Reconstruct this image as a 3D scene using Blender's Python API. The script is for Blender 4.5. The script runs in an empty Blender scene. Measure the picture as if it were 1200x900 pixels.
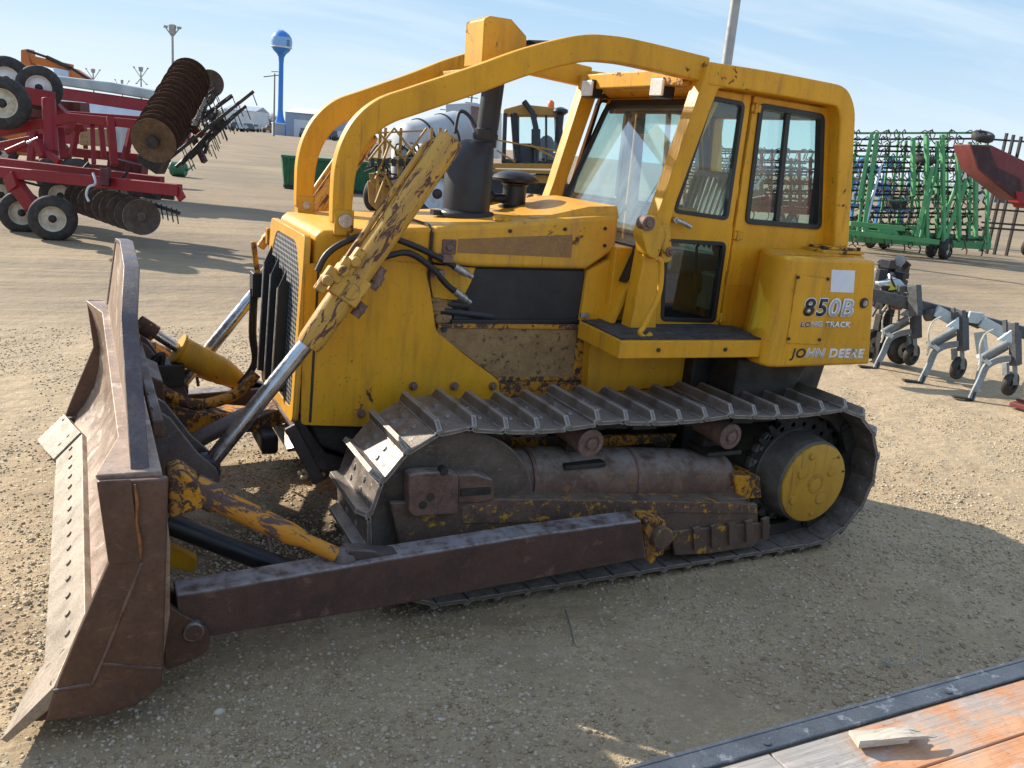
import bpy, bmesh, math, random
import numpy as np
from mathutils import Vector, Matrix

random.seed(7)
SC = bpy.context.scene
COL = SC.collection
R = math.radians

# ------------------------------------------------------------------ camera
F_PX = 1017.9
CAM = Vector((4.05466, 4.87231, 2.29997))
_yaw, _pitch, _roll = -0.4716504, 0.2626526, 0.0913678
_d = Vector((math.sin(_yaw) * math.cos(_pitch), -math.cos(_yaw) * math.cos(_pitch), -math.sin(_pitch)))
_r = Vector((-math.cos(_yaw), -math.sin(_yaw), 0))
_u = _r.cross(_d)
CR = math.cos(_roll) * _r + math.sin(_roll) * _u
CU = math.cos(_roll) * _u - math.sin(_roll) * _r
CD = _d
cam = bpy.data.cameras.new("camera")
cam.sensor_width = 36
cam.lens = 36 * F_PX / 1200
cam.clip_start = 0.05
cam.clip_end = 5000
cam_o = bpy.data.objects.new("camera", cam)
COL.objects.link(cam_o)
m4 = Matrix((CR, CU, -CD)).transposed().to_4x4()
m4.translation = CAM
cam_o.matrix_world = m4
SC.camera = cam_o

# ------------------------------------------------------------------ sun and sky
SUN_AZ, SUN_EL = R(32), R(29)          # azimuth from -Y towards +X
sun_dir = Vector((math.sin(SUN_AZ) * math.cos(SUN_EL), -math.cos(SUN_AZ) * math.cos(SUN_EL), math.sin(SUN_EL)))
sun = bpy.data.lights.new("sun", 'SUN')
sun.energy = 4.1
sun.angle = R(0.6)
sun.color = (1.0, 0.91, 0.78)
sun_o = bpy.data.objects.new("sun", sun)
COL.objects.link(sun_o)
sun_o.rotation_euler = sun_dir.to_track_quat('Z', 'Y').to_euler()

world = bpy.data.worlds.new("World")
SC.world = world
world.use_nodes = True
wn = world.node_tree
wn.nodes.clear()
w_out = wn.nodes.new('ShaderNodeOutputWorld')
w_bg = wn.nodes.new('ShaderNodeBackground')
w_sky = wn.nodes.new('ShaderNodeTexSky')
w_sky.sky_type = 'NISHITA'
w_sky.sun_disc = False
w_sky.sun_elevation = SUN_EL
w_sky.sun_rotation = math.atan2(sun_dir.x, sun_dir.y)
w_sky.altitude = 100
w_sky.air_density = 1.0
w_sky.dust_density = 0.15
w_sky.ozone_density = 2.0
# thin cirrus streaks: noise on the sky direction projected to a cloud layer
w_tc = wn.nodes.new('ShaderNodeTexCoord')
w_sep = wn.nodes.new('ShaderNodeSeparateXYZ')
wn.links.new(w_tc.outputs['Generated'], w_sep.inputs[0])
w_add = wn.nodes.new('ShaderNodeMath'); w_add.operation = 'ADD'; w_add.inputs[1].default_value = 0.12
wn.links.new(w_sep.outputs['Z'], w_add.inputs[0])
w_div = wn.nodes.new('ShaderNodeVectorMath'); w_div.operation = 'DIVIDE'
w_cmb = wn.nodes.new('ShaderNodeCombineXYZ')
for i in range(3):
    wn.links.new(w_add.outputs[0], w_cmb.inputs[i])
wn.links.new(w_tc.outputs['Generated'], w_div.inputs[0])
wn.links.new(w_cmb.outputs[0], w_div.inputs[1])
w_map = wn.nodes.new('ShaderNodeMapping')
w_map.inputs['Rotation'].default_value = (0, 0, R(35))
w_map.inputs['Scale'].default_value = (0.55, 1.9, 1)
wn.links.new(w_div.outputs[0], w_map.inputs[0])
w_noise = wn.nodes.new('ShaderNodeTexNoise')
w_noise.inputs['Scale'].default_value = 1.3
w_noise.inputs['Detail'].default_value = 9
w_noise.inputs['Roughness'].default_value = 0.56
w_noise.inputs['Distortion'].default_value = 0.5
wn.links.new(w_map.outputs[0], w_noise.inputs['Vector'])
w_ramp = wn.nodes.new('ShaderNodeMapRange')
w_ramp.inputs['From Min'].default_value = 0.43
w_ramp.inputs['From Max'].default_value = 0.80
w_ramp.inputs['To Max'].default_value = 0.75
wn.links.new(w_noise.outputs['Fac'], w_ramp.inputs['Value'])
w_mix = wn.nodes.new('ShaderNodeMix'); w_mix.data_type = 'RGBA'
w_mix.inputs['B'].default_value = (5.6, 5.9, 6.2, 1)
wn.links.new(w_ramp.outputs[0], w_mix.inputs['Factor'])
wn.links.new(w_sky.outputs[0], w_mix.inputs['A'])
# pale haze band low over the horizon
w_hz = wn.nodes.new('ShaderNodeMapRange'); w_hz.interpolation_type = 'SMOOTHSTEP'
w_hz.inputs['From Min'].default_value = 0.62
w_hz.inputs['From Max'].default_value = 0.28
w_hz.inputs['To Max'].default_value = 0.95
wn.links.new(w_sep.outputs['Z'], w_hz.inputs['Value'])
w_hm = wn.nodes.new('ShaderNodeMix'); w_hm.data_type = 'RGBA'
w_h2 = wn.nodes.new('ShaderNodeMapRange'); w_h2.interpolation_type = 'SMOOTHSTEP'
w_h2.inputs['From Min'].default_value = -0.03
w_h2.inputs['From Max'].default_value = 0.17
wn.links.new(w_sep.outputs['Z'], w_h2.inputs['Value'])
w_hc = wn.nodes.new('ShaderNodeMix'); w_hc.data_type = 'RGBA'
w_hc.inputs['A'].default_value = (2.75, 3.1, 3.35, 1)
w_hc.inputs['B'].default_value = (1.5, 2.2, 2.95, 1)
wn.links.new(w_h2.outputs[0], w_hc.inputs['Factor'])
wn.links.new(w_hc.outputs['Result'], w_hm.inputs['B'])
wn.links.new(w_hz.outputs[0], w_hm.inputs['Factor'])
wn.links.new(w_mix.outputs['Result'], w_hm.inputs['A'])
w_cl = wn.nodes.new('ShaderNodeMix'); w_cl.data_type = 'RGBA'
w_cl.inputs['B'].default_value = (2.7, 3.15, 3.45, 1)
wn.links.new(w_ramp.outputs[0], w_cl.inputs['Factor'])
wn.links.new(w_hm.outputs['Result'], w_cl.inputs['A'])
wn.links.new(w_cl.outputs['Result'], w_bg.inputs['Color'])
w_bg.inputs['Strength'].default_value = 0.15
wn.links.new(w_bg.outputs[0], w_out.inputs['Surface'])

SC.view_settings.view_transform = 'Standard'
SC.view_settings.look = 'None'
SC.view_settings.gamma = 1
SC.view_settings.exposure = 1.02

# ------------------------------------------------------------------ image pixel to scene point helpers
def ray(u, v):
    return CD + CR * ((u - 600) / F_PX) - CU * ((v - 450) / F_PX)
def at_plane(u, v, axis, val):
    k = 'XYZ'.index(axis)
    d = ray(u, v)
    return CAM + d * ((val - CAM[k]) / d[k])
def XZ(Y, *pts):
    out = []
    for u, v in pts:
        p = at_plane(u, v, 'Y', Y)
        out.append((p.x, p.z))
    return out
def at_depth(u, v, dep):
    return CAM + ray(u, v) * dep
def ground(u, v):
    p = at_plane(u, v, 'Z', 0)
    return Vector((p.x, p.y, 0))

# ------------------------------------------------------------------ mesh helpers
class MB:
    def __init__(self):
        self.bm = bmesh.new()
    def _poly(self, a, b):
        bm = self.bm
        va = [bm.verts.new(p) for p in a]
        vb = [bm.verts.new(p) for p in b]
        n = len(va)
        bm.faces.new(va); bm.faces.new(vb[::-1])
        for i in range(n):
            bm.faces.new((va[i], vb[i], vb[(i + 1) % n], va[(i + 1) % n]))
        return self
    def prism_y(self, pts, y0, y1):
        return self._poly([(x, y0, z) for x, z in pts], [(x, y1, z) for x, z in pts])
    def prism_x(self, pts, x0, x1):
        return self._poly([(x0, y, z) for y, z in pts], [(x1, y, z) for y, z in pts])
    def prism_z(self, pts, z0, z1):
        return self._poly([(x, y, z0) for x, y in pts], [(x, y, z1) for x, y in pts])
    def box(self, x0, x1, y0, y1, z0, z1):
        return self.prism_z([(x0, y0), (x1, y0), (x1, y1), (x0, y1)], z0, z1)
    def bar(self, p, q, w, h, up=(0, 0, 1)):
        p, q = Vector(p), Vector(q)
        t = (q - p).normalized()
        up = Vector(up)
        if abs(t.dot(up)) > 0.98:
            up = Vector((1, 0, 0)) if abs(t.x) < 0.9 else Vector((0, 1, 0))
        s = t.cross(up).normalized() * (w / 2)
        n = s.cross(t).normalized() * (h / 2)
        return self._poly([p + s + n, p - s + n, p - s - n, p + s - n], [q + s + n, q - s + n, q - s - n, q + s - n])
    def cyl(self, p, q, r, r2=None, n=24):
        p, q = Vector(p), Vector(q)
        r2 = r if r2 is None else r2
        t = (q - p).normalized()
        a = t.orthogonal().normalized(); b = t.cross(a)
        cs = [(math.cos(2 * math.pi * i / n), math.sin(2 * math.pi * i / n)) for i in range(n)]
        return self._poly([p + (a * c + b * s) * r for c, s in cs], [q + (a * c + b * s) * r2 for c, s in cs])
    def loft(self, rings, closed_ring=True, caps=True):
        bm = self.bm
        vs = [[bm.verts.new(p) for p in rg] for rg in rings]
        n = len(vs[0])
        for A, B in zip(vs, vs[1:]):
            for i in range(n if closed_ring else n - 1):
                j = (i + 1) % n
                bm.faces.new((A[i], A[j], B[j], B[i]))
        if caps and closed_ring:
            bm.faces.new(vs[0][::-1]); bm.faces.new(vs[-1])
        return self
    def lathe(self, o, d, prof, n=32, caps=True):
        o, d = Vector(o), Vector(d).normalized()
        a = d.orthogonal().normalized(); b = d.cross(a)
        rings = []
        for t, r in prof:
            rings.append([o + d * t + (a * math.cos(2 * math.pi * i / n) + b * math.sin(2 * math.pi * i / n)) * max(r, 1e-4) for i in range(n)])
        return self.loft(rings, caps=caps)
    def tube(self, pts, r, n=10, rad=None):
        pts = [Vector(p) for p in pts]
        rings = []
        a = None
        for i, p in enumerate(pts):
            t = (pts[min(i + 1, len(pts) - 1)] - pts[max(i - 1, 0)]).normalized()
            if a is None:
                a = t.orthogonal().normalized()
            else:
                a = (a - t * a.dot(t)).normalized()
            b = t.cross(a)
            rr = r if rad is None else rad[i]
            rings.append([p + (a * math.cos(2 * math.pi * k / n) + b * math.sin(2 * math.pi * k / n)) * rr for k in range(n)])
        return self.loft(rings)
    def sweep_rect(self, pts, w, h, side=(0, 1, 0), hs=None):
        """box section swept along a path; w runs along `side`, h across it"""
        pts = [Vector(p) for p in pts]
        rings = []
        for i, p in enumerate(pts):
            t = (pts[min(i + 1, len(pts) - 1)] - pts[max(i - 1, 0)]).normalized()
            s = Vector(side); s = (s - t * s.dot(t)).normalized()
            nn = t.cross(s)
            hh = (h if hs is None else hs[i]) / 2
            s = s * (w / 2)
            rings.append([p + s + nn * hh, p - s + nn * hh, p - s - nn * hh, p + s - nn * hh])
        return self.loft(rings)
    def ball(self, c, r, sub=2, scale=(1, 1, 1)):
        g = bmesh.ops.create_icosphere(self.bm, subdivisions=sub, radius=r)
        for v in g['verts']:
            v.co = Vector((v.co.x * scale[0], v.co.y * scale[1], v.co.z * scale[2])) + Vector(c)
        return self
    def plate(self, outer, holes, y0, y1, plane='Y'):
        """flat plate with holes; outline in XZ (plane Y) or YZ (plane X)"""
        bm = self.bm
        def mk(pt, k):
            return (pt[0], k, pt[1]) if plane == 'Y' else (k, pt[0], pt[1])
        edges = []
        loops = []
        for lp in [outer] + list(holes):
            vs = [bm.verts.new(mk(p, y0)) for p in lp]
            loops.append(vs)
            for i in range(len(vs)):
                edges.append(bm.edges.new((vs[i], vs[(i + 1) % len(vs)])))
        res = bmesh.ops.triangle_fill(bm, edges=edges, use_beauty=True)
        faces = [g for g in res['geom'] if isinstance(g, bmesh.types.BMFace)]
        ext = bmesh.ops.extrude_face_region(bm, geom=faces, use_keep_orig=True)
        dv = Vector((0, y1 - y0, 0)) if plane == 'Y' else Vector((y1 - y0, 0, 0))
        bmesh.ops.translate(bm, vec=dv, verts=[g for g in ext['geom'] if isinstance(g, bmesh.types.BMVert)])
        return self
    def build(self, name, mat, parent=None, bevel=0.0, smooth=38, seg=2):
        bm = self.bm
        bmesh.ops.recalc_face_normals(bm, faces=bm.faces)
        me = bpy.data.meshes.new(name)
        bm.to_mesh(me); bm.free()
        o = bpy.data.objects.new(name, me)
        COL.objects.link(o)
        me.materials.append(mat)
        me.polygons.foreach_set('use_smooth', [True] * len(me.polygons))
        me.set_sharp_from_angle(angle=R(smooth))
        if bevel:
            b = o.modifiers.new('bevel', 'BEVEL')
            b.width = bevel; b.segments = seg; b.limit_method = 'ANGLE'; b.angle_limit = R(40)
            b.harden_normals = True
        if parent is not None:
            o.parent = parent
            if parent.parent is None and parent.type == 'EMPTY':
                o.location = -Vector(parent.location)
        return o

def rounded(pts, r, seg=4):
    """polygon with rounded corners"""
    out = []
    n = len(pts)
    P = [Vector(p) for p in pts]
    for i in range(n):
        a, b, c = P[i - 1], P[i], P[(i + 1) % n]
        d1 = (a - b); d2 = (c - b)
        rr = min(r, d1.length * 0.45, d2.length * 0.45)
        p1 = b + d1.normalized() * rr; p2 = b + d2.normalized() * rr
        for k in range(seg + 1):
            t = k / seg
            q = p1 * (1 - t) ** 2 + b * 2 * t * (1 - t) + p2 * t * t
            out.append((q.x, q.y))
    return out
def offset_poly(pts, d):
    """grow (d>0) or shrink a convex-ish polygon"""
    P = [Vector(p) for p in pts]
    area = sum(P[i - 1].x * P[i].y - P[i].x * P[i - 1].y for i in range(len(P)))
    sg = 1 if area > 0 else -1
    out = []
    n = len(P)
    for i in range(n):
        a, b, c = P[i - 1], P[i], P[(i + 1) % n]
        e1 = (b - a).normalized(); e2 = (c - b).normalized()
        n1 = Vector((e1.y, -e1.x)) * sg; n2 = Vector((e2.y, -e2.x)) * sg
        m = (n1 + n2)
        if m.length < 1e-6:
            m = n1
        m = m.normalized()
        k = d / max(0.35, m.dot(n1))
        q = b + m * k
        out.append((q.x, q.y))
    return out
def spline(pts, n=8):
    """Catmull-Rom through points"""
    P = [Vector(p) for p in pts]
    out = []
    for i in range(len(P) - 1):
        p0 = P[max(i - 1, 0)]; p1 = P[i]; p2 = P[i + 1]; p3 = P[min(i + 2, len(P) - 1)]
        for k in range(n):
            t = k / n
            out.append(0.5 * ((2 * p1) + (p2 - p0) * t + (2 * p0 - 5 * p1 + 4 * p2 - p3) * t * t + (3 * p1 - p0 - 3 * p2 + p3) * t ** 3))
    out.append(P[-1])
    return out

def thing(name, label, cat, loc=(0, 0, 0), group=None):
    o = bpy.data.objects.new(name, None)
    COL.objects.link(o)
    o.location = loc
    o.empty_display_size = 0.2
    tag(o, label, cat, group)
    return o
def tag(o, label=None, cat=None, group=None, kind=None):
    if label: o['label'] = label
    if cat: o['category'] = cat
    if group: o['group'] = group
    if kind: o['kind'] = kind
    return o
def copy_tree(o, parent=None):
    c = o.copy()
    COL.objects.link(c)
    if parent is not None:
        c.parent = parent
    for ch in list(o.children):
        copy_tree(ch, c)
    return c
# ------------------------------------------------------------------ materials
def new_mat(name):
    m = bpy.data.materials.new(name)
    m.use_nodes = True
    nt = m.node_tree
    nt.nodes.clear()
    out = nt.nodes.new('ShaderNodeOutputMaterial')
    return m, nt, out
class G:
    """tiny node-graph writer"""
    def __init__(self, nt):
        self.nt = nt
        self.tc = nt.nodes.new('ShaderNodeTexCoord')
        self.co = self.tc.outputs['Object']
    def n(self, t, **kw):
        nd = self.nt.nodes.new(t)
        for k, v in kw.items():
            setattr(nd, k, v)
        return nd
    def set(self, sock, v):
        if isinstance(v, bpy.types.NodeSocket):
            self.nt.links.new(v, sock)
        elif isinstance(v, (tuple, list)) and len(v) == 3 and sock.type == 'RGBA':
            sock.default_value = (*v, 1)
        else:
            sock.default_value = v
    def mapping(self, scale=(1, 1, 1), rot=(0, 0, 0), loc=(0, 0, 0), co=None):
        m = self.n('ShaderNodeMapping')
        m.inputs['Scale'].default_value = scale
        m.inputs['Rotation'].default_value = rot
        m.inputs['Location'].default_value = loc
        self.set(m.inputs[0], co or self.co)
        return m.outputs[0]
    def noise(self, scale, detail=5, rough=0.55, co=None, dist=0.0, out='Fac'):
        t = self.n('ShaderNodeTexNoise')
        t.inputs['Scale'].default_value = scale
        t.inputs['Detail'].default_value = detail
        t.inputs['Roughness'].default_value = rough
        t.inputs['Distortion'].default_value = dist
        self.set(t.inputs['Vector'], co or self.co)
        return t.outputs[out]
    def voro(self, scale, co=None, feature='F1', out='Distance'):
        t = self.n('ShaderNodeTexVoronoi', feature=feature)
        t.inputs['Scale'].default_value = scale
        self.set(t.inputs['Vector'], co or self.co)
        return t.outputs[out]
    def ramp(self, v, a, b, lo=0.0, hi=1.0, smooth=True):
        r = self.n('ShaderNodeMapRange')
        if smooth: r.interpolation_type = 'SMOOTHSTEP'
        self.set(r.inputs['Value'], v)
        r.inputs['From Min'].default_value = a; r.inputs['From Max'].default_value = b
        r.inputs['To Min'].default_value = lo; r.inputs['To Max'].default_value = hi
        return r.outputs[0]
    def math(self, op, a, b=0.0, clamp=False):
        m = self.n('ShaderNodeMath', operation=op, use_clamp=clamp)
        self.set(m.inputs[0], a); self.set(m.inputs[1], b)
        return m.outputs[0]
    def mix(self, f, a, b, blend='MIX'):
        m = self.n('ShaderNodeMix', data_type='RGBA', blend_type=blend)
        self.set(m.inputs['Factor'], f); self.set(m.inputs['A'], a); self.set(m.inputs['B'], b)
        return m.outputs['Result']
    def bump(self, h, strength=0.3, dist=0.01, normal=None):
        b = self.n('ShaderNodeBump')
        b.inputs['Strength'].default_value = strength
        b.inputs['Distance'].default_value = dist
        self.set(b.inputs['Height'], h)
        if normal is not None: self.set(b.inputs['Normal'], normal)
        return b.outputs[0]
    def edge(self, radius=0.012):
        """1 on worn outside edges"""
        b = self.n('ShaderNodeBevel', samples=4)
        b.inputs['Radius'].default_value = radius
        g = self.n('ShaderNodeNewGeometry')
        d = self.n('ShaderNodeVectorMath', operation='DOT_PRODUCT')
        self.set(d.inputs[0], b.outputs[0]); self.set(d.inputs[1], g.outputs['Normal'])
        return self.ramp(d.outputs['Value'], 0.985, 0.90)
    def bsdf(self, out, col, rough=0.5, metal=0.0, normal=None, spec=0.5, coat=0.0):
        p = self.n('ShaderNodeBsdfPrincipled')
        self.set(p.inputs['Base Color'], col)
        self.set(p.inputs['Roughness'], rough)
        self.set(p.inputs['Metallic'], metal)
        p.inputs['Specular IOR Level'].default_value = spec
        if coat: p.inputs['Coat Weight'].default_value = coat
        if normal is not None: self.set(p.inputs['Normal'], normal)
        self.nt.links.new(p.outputs[0], out.inputs['Surface'])
        return p

def mul(c, k):
    return tuple(x * k for x in c)

def worn_paint(name, paint, rust=(0.085, 0.036, 0.02), chips=0.60, big=0.66, dirt=(0.16, 0.11, 0.07), dirt_amt=0.35, rough=0.45, edge=True, scale=1.0, wear_edge=0.75, aim=None, run_amt=0.5):
    """old paint: fading, dirt film with vertical runs, chips down to rust, worn edges"""
    m, nt, out = new_mat(name)
    g = G(nt)
    if aim is not None:      # wear runs along a sloping part
        g.co = g.mapping((1, 1, 0.28), co=g.mapping(rot=(0, R(aim), 0)))
    v = g.noise(1.7 * scale, 6, 0.6)
    col = g.mix(g.ramp(v, 0.3, 0.7), mul(paint, 0.86), mul(paint, 1.08))
    fade = g.noise(6 * scale, 4, 0.5)
    col = g.mix(g.ramp(fade, 0.45, 0.75, 0, 0.10), col, tuple(min(1, x * 0.9 + 0.06) for x in paint))
    runs = g.noise(5, 6, 0.65, g.mapping((2.2, 2.2, 0.35)))
    d = g.math('MULTIPLY', g.ramp(runs, 0.42, 0.78), dirt_amt)
    col = g.mix(d, col, dirt)
    if run_amt:
        rr_ = g.noise(7, 5, 0.6, g.mapping((3.2, 3.2, 0.22), loc=(1, 5, 2)))
        col = g.mix(g.math('MULTIPLY', g.ramp(rr_, 0.57, 0.72, 0, run_amt), g.ramp(g.noise(1.3, 4), 0.4, 0.6)), col, (0.17, 0.07, 0.03))
    speck = g.noise(55 * scale, 3, 0.7)
    col = g.mix(g.ramp(speck, 0.60, 0.72, 0, 0.45), col, mul(dirt, 0.6))
    c1 = g.noise(14 * scale, 9, 0.72, dist=0.6)
    c2 = g.noise(2.3 * scale, 4, 0.6)
    cm = g.math('ADD', c1, g.math('MULTIPLY', g.math('SUBTRACT', c2, 0.5), 0.55))
    chip = g.ramp(cm, chips + 0.035, chips + 0.07)
    patch = g.ramp(g.noise(1.4 * scale, 8, 0.68, g.mapping(loc=(3.1, 7.7, 1.3))), big + 0.03, big + 0.07)
    chip = g.math('MAXIMUM', chip, patch)
    if edge:
        e = g.math('MULTIPLY', g.edge(), g.ramp(g.noise(18, 5, 0.7), 0.38, 0.6, 0, wear_edge))
        chip = g.math('MAXIMUM', chip, e)
    rc = g.mix(g.noise(30, 5, 0.6), mul(rust, 0.6), mul(rust, 1.7))
    col = g.mix(chip, col, rc)
    rg = g.math('ADD', g.math('MULTIPLY', chip, 0.35), g.math('ADD', rough, g.math('MULTIPLY', d, 0.5)), True)
    h = g.math('SUBTRACT', g.math('MULTIPLY', g.noise(90, 3), 0.12), g.math('MULTIPLY', chip, 0.5))
    g.bsdf(out, col, rg, 0.0, g.bump(h, 0.25, 0.004, g.bump(g.noise(3.1, 4, 0.5), 0.22, 0.03)), 0.32)
    return m

def steel(name, a, b, c=None, rough=0.5, metal=0.3, scale=1.0, scratch=True, cpos=0.62, polish=0.0, dust=None):
    """bare worn steel: two browns/greys, optional third colour in patches, scratches, polished edges"""
    m, nt, out = new_mat(name)
    g = G(nt)
    v = g.noise(4 * scale, 9, 0.65, dist=0.4)
    col = g.mix(g.ramp(v, 0.32, 0.68), a, b)
    fine = g.noise(60 * scale, 6, 0.7)
    col = g.mix(g.ramp(fine, 0.45, 0.75, 0, 0.55), col, mul(a, 0.45))
    col = g.mix(g.ramp(g.noise(23 * scale, 6, 0.7), 0.52, 0.72, 0, 0.5), col, mul(b, 1.5))
    if c is not None:
        p = g.noise(7 * scale, 8, 0.7, g.mapping(loc=(5, 1, 9)))
        col = g.mix(g.ramp(p, cpos, cpos + 0.06), col, c)
    if scratch:
        s = g.noise(9, 7, 0.75, g.mapping((1.5, 14, 14), (0.2, 0.3, 0.25)))
        col = g.mix(g.ramp(s, 0.60, 0.70, 0, 0.55), col, tuple(min(0.7, x * 2.2 + 0.05) for x in b))
    if polish:
        e = g.math('MULTIPLY', g.edge(0.014), g.ramp(g.noise(12, 4), 0.3, 0.6, 0, polish))
        col = g.mix(e, col, (0.52, 0.50, 0.48))
    if dust is not None:
        geo = g.n('ShaderNodeNewGeometry')
        sp = g.n('ShaderNodeSeparateXYZ'); g.set(sp.inputs[0], geo.outputs['Normal'])
        dm = g.math('MULTIPLY', g.ramp(sp.outputs['Z'], 0.3, 0.9), g.ramp(g.noise(11, 6, 0.7), 0.3, 0.62, 0, 0.8))
        col = g.mix(dm, col, dust)
    rg = g.ramp(g.noise(8, 5), 0.3, 0.7, rough - 0.12, rough + 0.15)
    g.bsdf(out, col, rg, metal, g.bump(g.math('ADD', fine, g.math('MULTIPLY', v, 1.5)), 0.35, 0.006), 0.5)
    return m

def plain(name, col, rough=0.5, metal=0.0, var=0.2, scale=8, bump=0.1, spec=0.5):
    m, nt, out = new_mat(name)
    g = G(nt)
    v = g.noise(scale, 6, 0.6)
    c = g.mix(g.ramp(v, 0.3, 0.7), mul(col, 1 - var), mul(col, 1 + var))
    g.bsdf(out, c, g.ramp(g.noise(scale * 2, 4), 0.3, 0.7, max(0, rough - 0.08), min(1, rough + 0.08)), metal, g.bump(g.noise(scale * 8, 4), bump, 0.004), spec)
    return m

def dusty(name, col, dust=(0.36, 0.29, 0.2), amt=0.5, rough=0.6, scale=9):
    m, nt, out = new_mat(name)
    g = G(nt)
    c = g.mix(g.ramp(g.noise(scale, 7, 0.65), 0.35, 0.72, 0, amt), col, dust)
    c = g.mix(g.ramp(g.noise(scale * 5, 4, 0.7), 0.5, 0.7, 0, amt * 0.5), c, mul(dust, 0.7))
    g.bsdf(out, c, rough, 0, g.bump(g.noise(scale * 6, 4), 0.15, 0.004))
    return m

YEL = (0.69, 0.328, 0.013)
M = {}
M['yellow'] = worn_paint('yellow_paint', YEL, chips=0.625, big=0.72, dirt_amt=0.42, dirt=(0.20, 0.095, 0.03))
M['yellow_clean'] = worn_paint('yellow_cab_paint', (0.70, 0.335, 0.014), chips=0.66, big=0.76, dirt_amt=0.36, dirt=(0.22, 0.11, 0.035), wear_edge=0.75)
M['yellow_hood'] = worn_paint('yellow_hood_paint', (0.68, 0.345, 0.03), chips=0.63, big=0.70, dirt=(0.36, 0.19, 0.09), dirt_amt=0.55, rust=(0.12, 0.05, 0.03))
M['yellow_chipped'] = worn_paint('yellow_chipped_paint', (0.64, 0.33, 0.02), chips=0.56, big=0.64, dirt_amt=0.45)
M['yellow_ruined'] = worn_paint('yellow_flaking_paint', (0.58, 0.25, 0.015), chips=0.455, big=0.54, scale=1.9, dirt_amt=0.75, dirt=(0.10, 0.07, 0.05), rust=(0.075, 0.045, 0.035))
M['yellow_lift'] = worn_paint('yellow_lift_cylinder_paint', (0.60, 0.33, 0.055), chips=0.50, big=0.66, scale=2.4, dirt_amt=0.75, dirt=(0.25, 0.15, 0.08), rust=(0.11, 0.055, 0.04), aim=33)
M['rust_brown'] = steel('rust_brown_panel', (0.23, 0.135, 0.06), (0.34, 0.205, 0.085), (0.10, 0.055, 0.03), rough=0.75, metal=0.0, scale=3, cpos=0.56, scratch=False)
M['decal_brown'] = steel('faded_stripe', (0.26, 0.14, 0.055), (0.34, 0.18, 0.06), (0.15, 0.07, 0.03), rough=0.7, metal=0.0, scale=2, cpos=0.62, scratch=False)
M['blade'] = steel('blade_brown_steel', (0.080, 0.043, 0.030), (0.13, 0.071, 0.050), (0.17, 0.10, 0.072), rough=0.5, metal=0.2, scale=0.8, cpos=0.66)
M['blade_face'] = steel('blade_face_steel', (0.23, 0.15, 0.105), (0.37, 0.27, 0.20), (0.47, 0.39, 0.31), rough=0.45, metal=0.2, scale=0.8, cpos=0.56)
M['cut_edge'] = steel('cutting_edge_steel', (0.23, 0.185, 0.14), (0.32, 0.265, 0.205), (0.20, 0.13, 0.09), rough=0.5, metal=0.3, scale=1.5, cpos=0.63)
M['beam'] = steel('push_beam_steel', (0.062, 0.036, 0.031), (0.10, 0.054, 0.045), (0.15, 0.085, 0.065), rough=0.55, metal=0.2, scale=1.3, cpos=0.6, polish=0.7, dust=(0.34, 0.315, 0.31))
M['guard'] = steel('guard_steel', (0.10, 0.08, 0.078), (0.15, 0.12, 0.115), (0.13, 0.075, 0.055), rough=0.45, metal=0.4, scale=1.2, cpos=0.58)
M['track'] = steel('track_steel', (0.125, 0.10, 0.082), (0.205, 0.172, 0.145), (0.32, 0.29, 0.265), rough=0.45, metal=0.4, scale=2.0, cpos=0.6, polish=1.0, dust=(0.31, 0.275, 0.245))
M['track_frame'] = steel('track_frame_steel', (0.10, 0.055, 0.038), (0.20, 0.12, 0.088), (0.27, 0.125, 0.04), rough=0.6, metal=0.1, scale=1.3, cpos=0.58, dust=(0.33, 0.30, 0.28))
M['ledge'] = steel('ledge_flaking_paint', (0.085, 0.052, 0.04), (0.16, 0.095, 0.065), (0.50, 0.24, 0.018), rough=0.65, metal=0.1, scale=2.4, cpos=0.545, dust=(0.2, 0.16, 0.12))
M['yoke'] = steel('rusty_yoke_casting', (0.085, 0.045, 0.034), (0.17, 0.10, 0.075), (0.36, 0.16, 0.03), rough=0.65, metal=0.1, scale=2.0, cpos=0.64, dust=(0.28, 0.24, 0.21))
M['frame_yellow'] = steel('track_frame_flaking', (0.085, 0.056, 0.042), (0.14, 0.09, 0.062), (0.46, 0.24, 0.02), rough=0.65, metal=0.1, scale=1.2, cpos=0.575, dust=(0.2, 0.16, 0.12))
M['rust_pink'] = steel('roller_rust', (0.15, 0.085, 0.065), (0.24, 0.15, 0.125), (0.07, 0.04, 0.03), rough=0.7, metal=0.1, scale=5, cpos=0.6)
M['dark_steel'] = steel('dark_greasy_steel', (0.022, 0.019, 0.017), (0.045, 0.038, 0.032), (0.10, 0.08, 0.06), rough=0.6, metal=0.2, scale=2.5, cpos=0.68)
M['idler'] = steel('idler_steel', (0.10, 0.08, 0.068), (0.165, 0.135, 0.115), None, rough=0.5, metal=0.35, scale=2.0)
M['hub'] = steel('final_drive_dirt', (0.085, 0.075, 0.065), (0.15, 0.135, 0.115), (0.28, 0.16, 0.03), rough=0.7, metal=0.1, scale=2.2, cpos=0.68, scratch=False)
M['hub_yellow'] = worn_paint('hub_yellow', (0.54, 0.29, 0.03), chips=0.615, big=0.70, dirt_amt=0.3, rust=(0.03, 0.02, 0.015), wear_edge=1.0)
M['chrome'] = plain('chrome_rod', (0.44, 0.46, 0.50), 0.27, 1.0, 0.2, 12, 0.04)
M['dull_metal'] = plain('dull_fitting', (0.42, 0.42, 0.42), 0.4, 0.8, 0.3, 30)
M['black'] = plain('black_paint', (0.014, 0.015, 0.018), 0.42, 0, 0.3, 6, 0.05)
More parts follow.
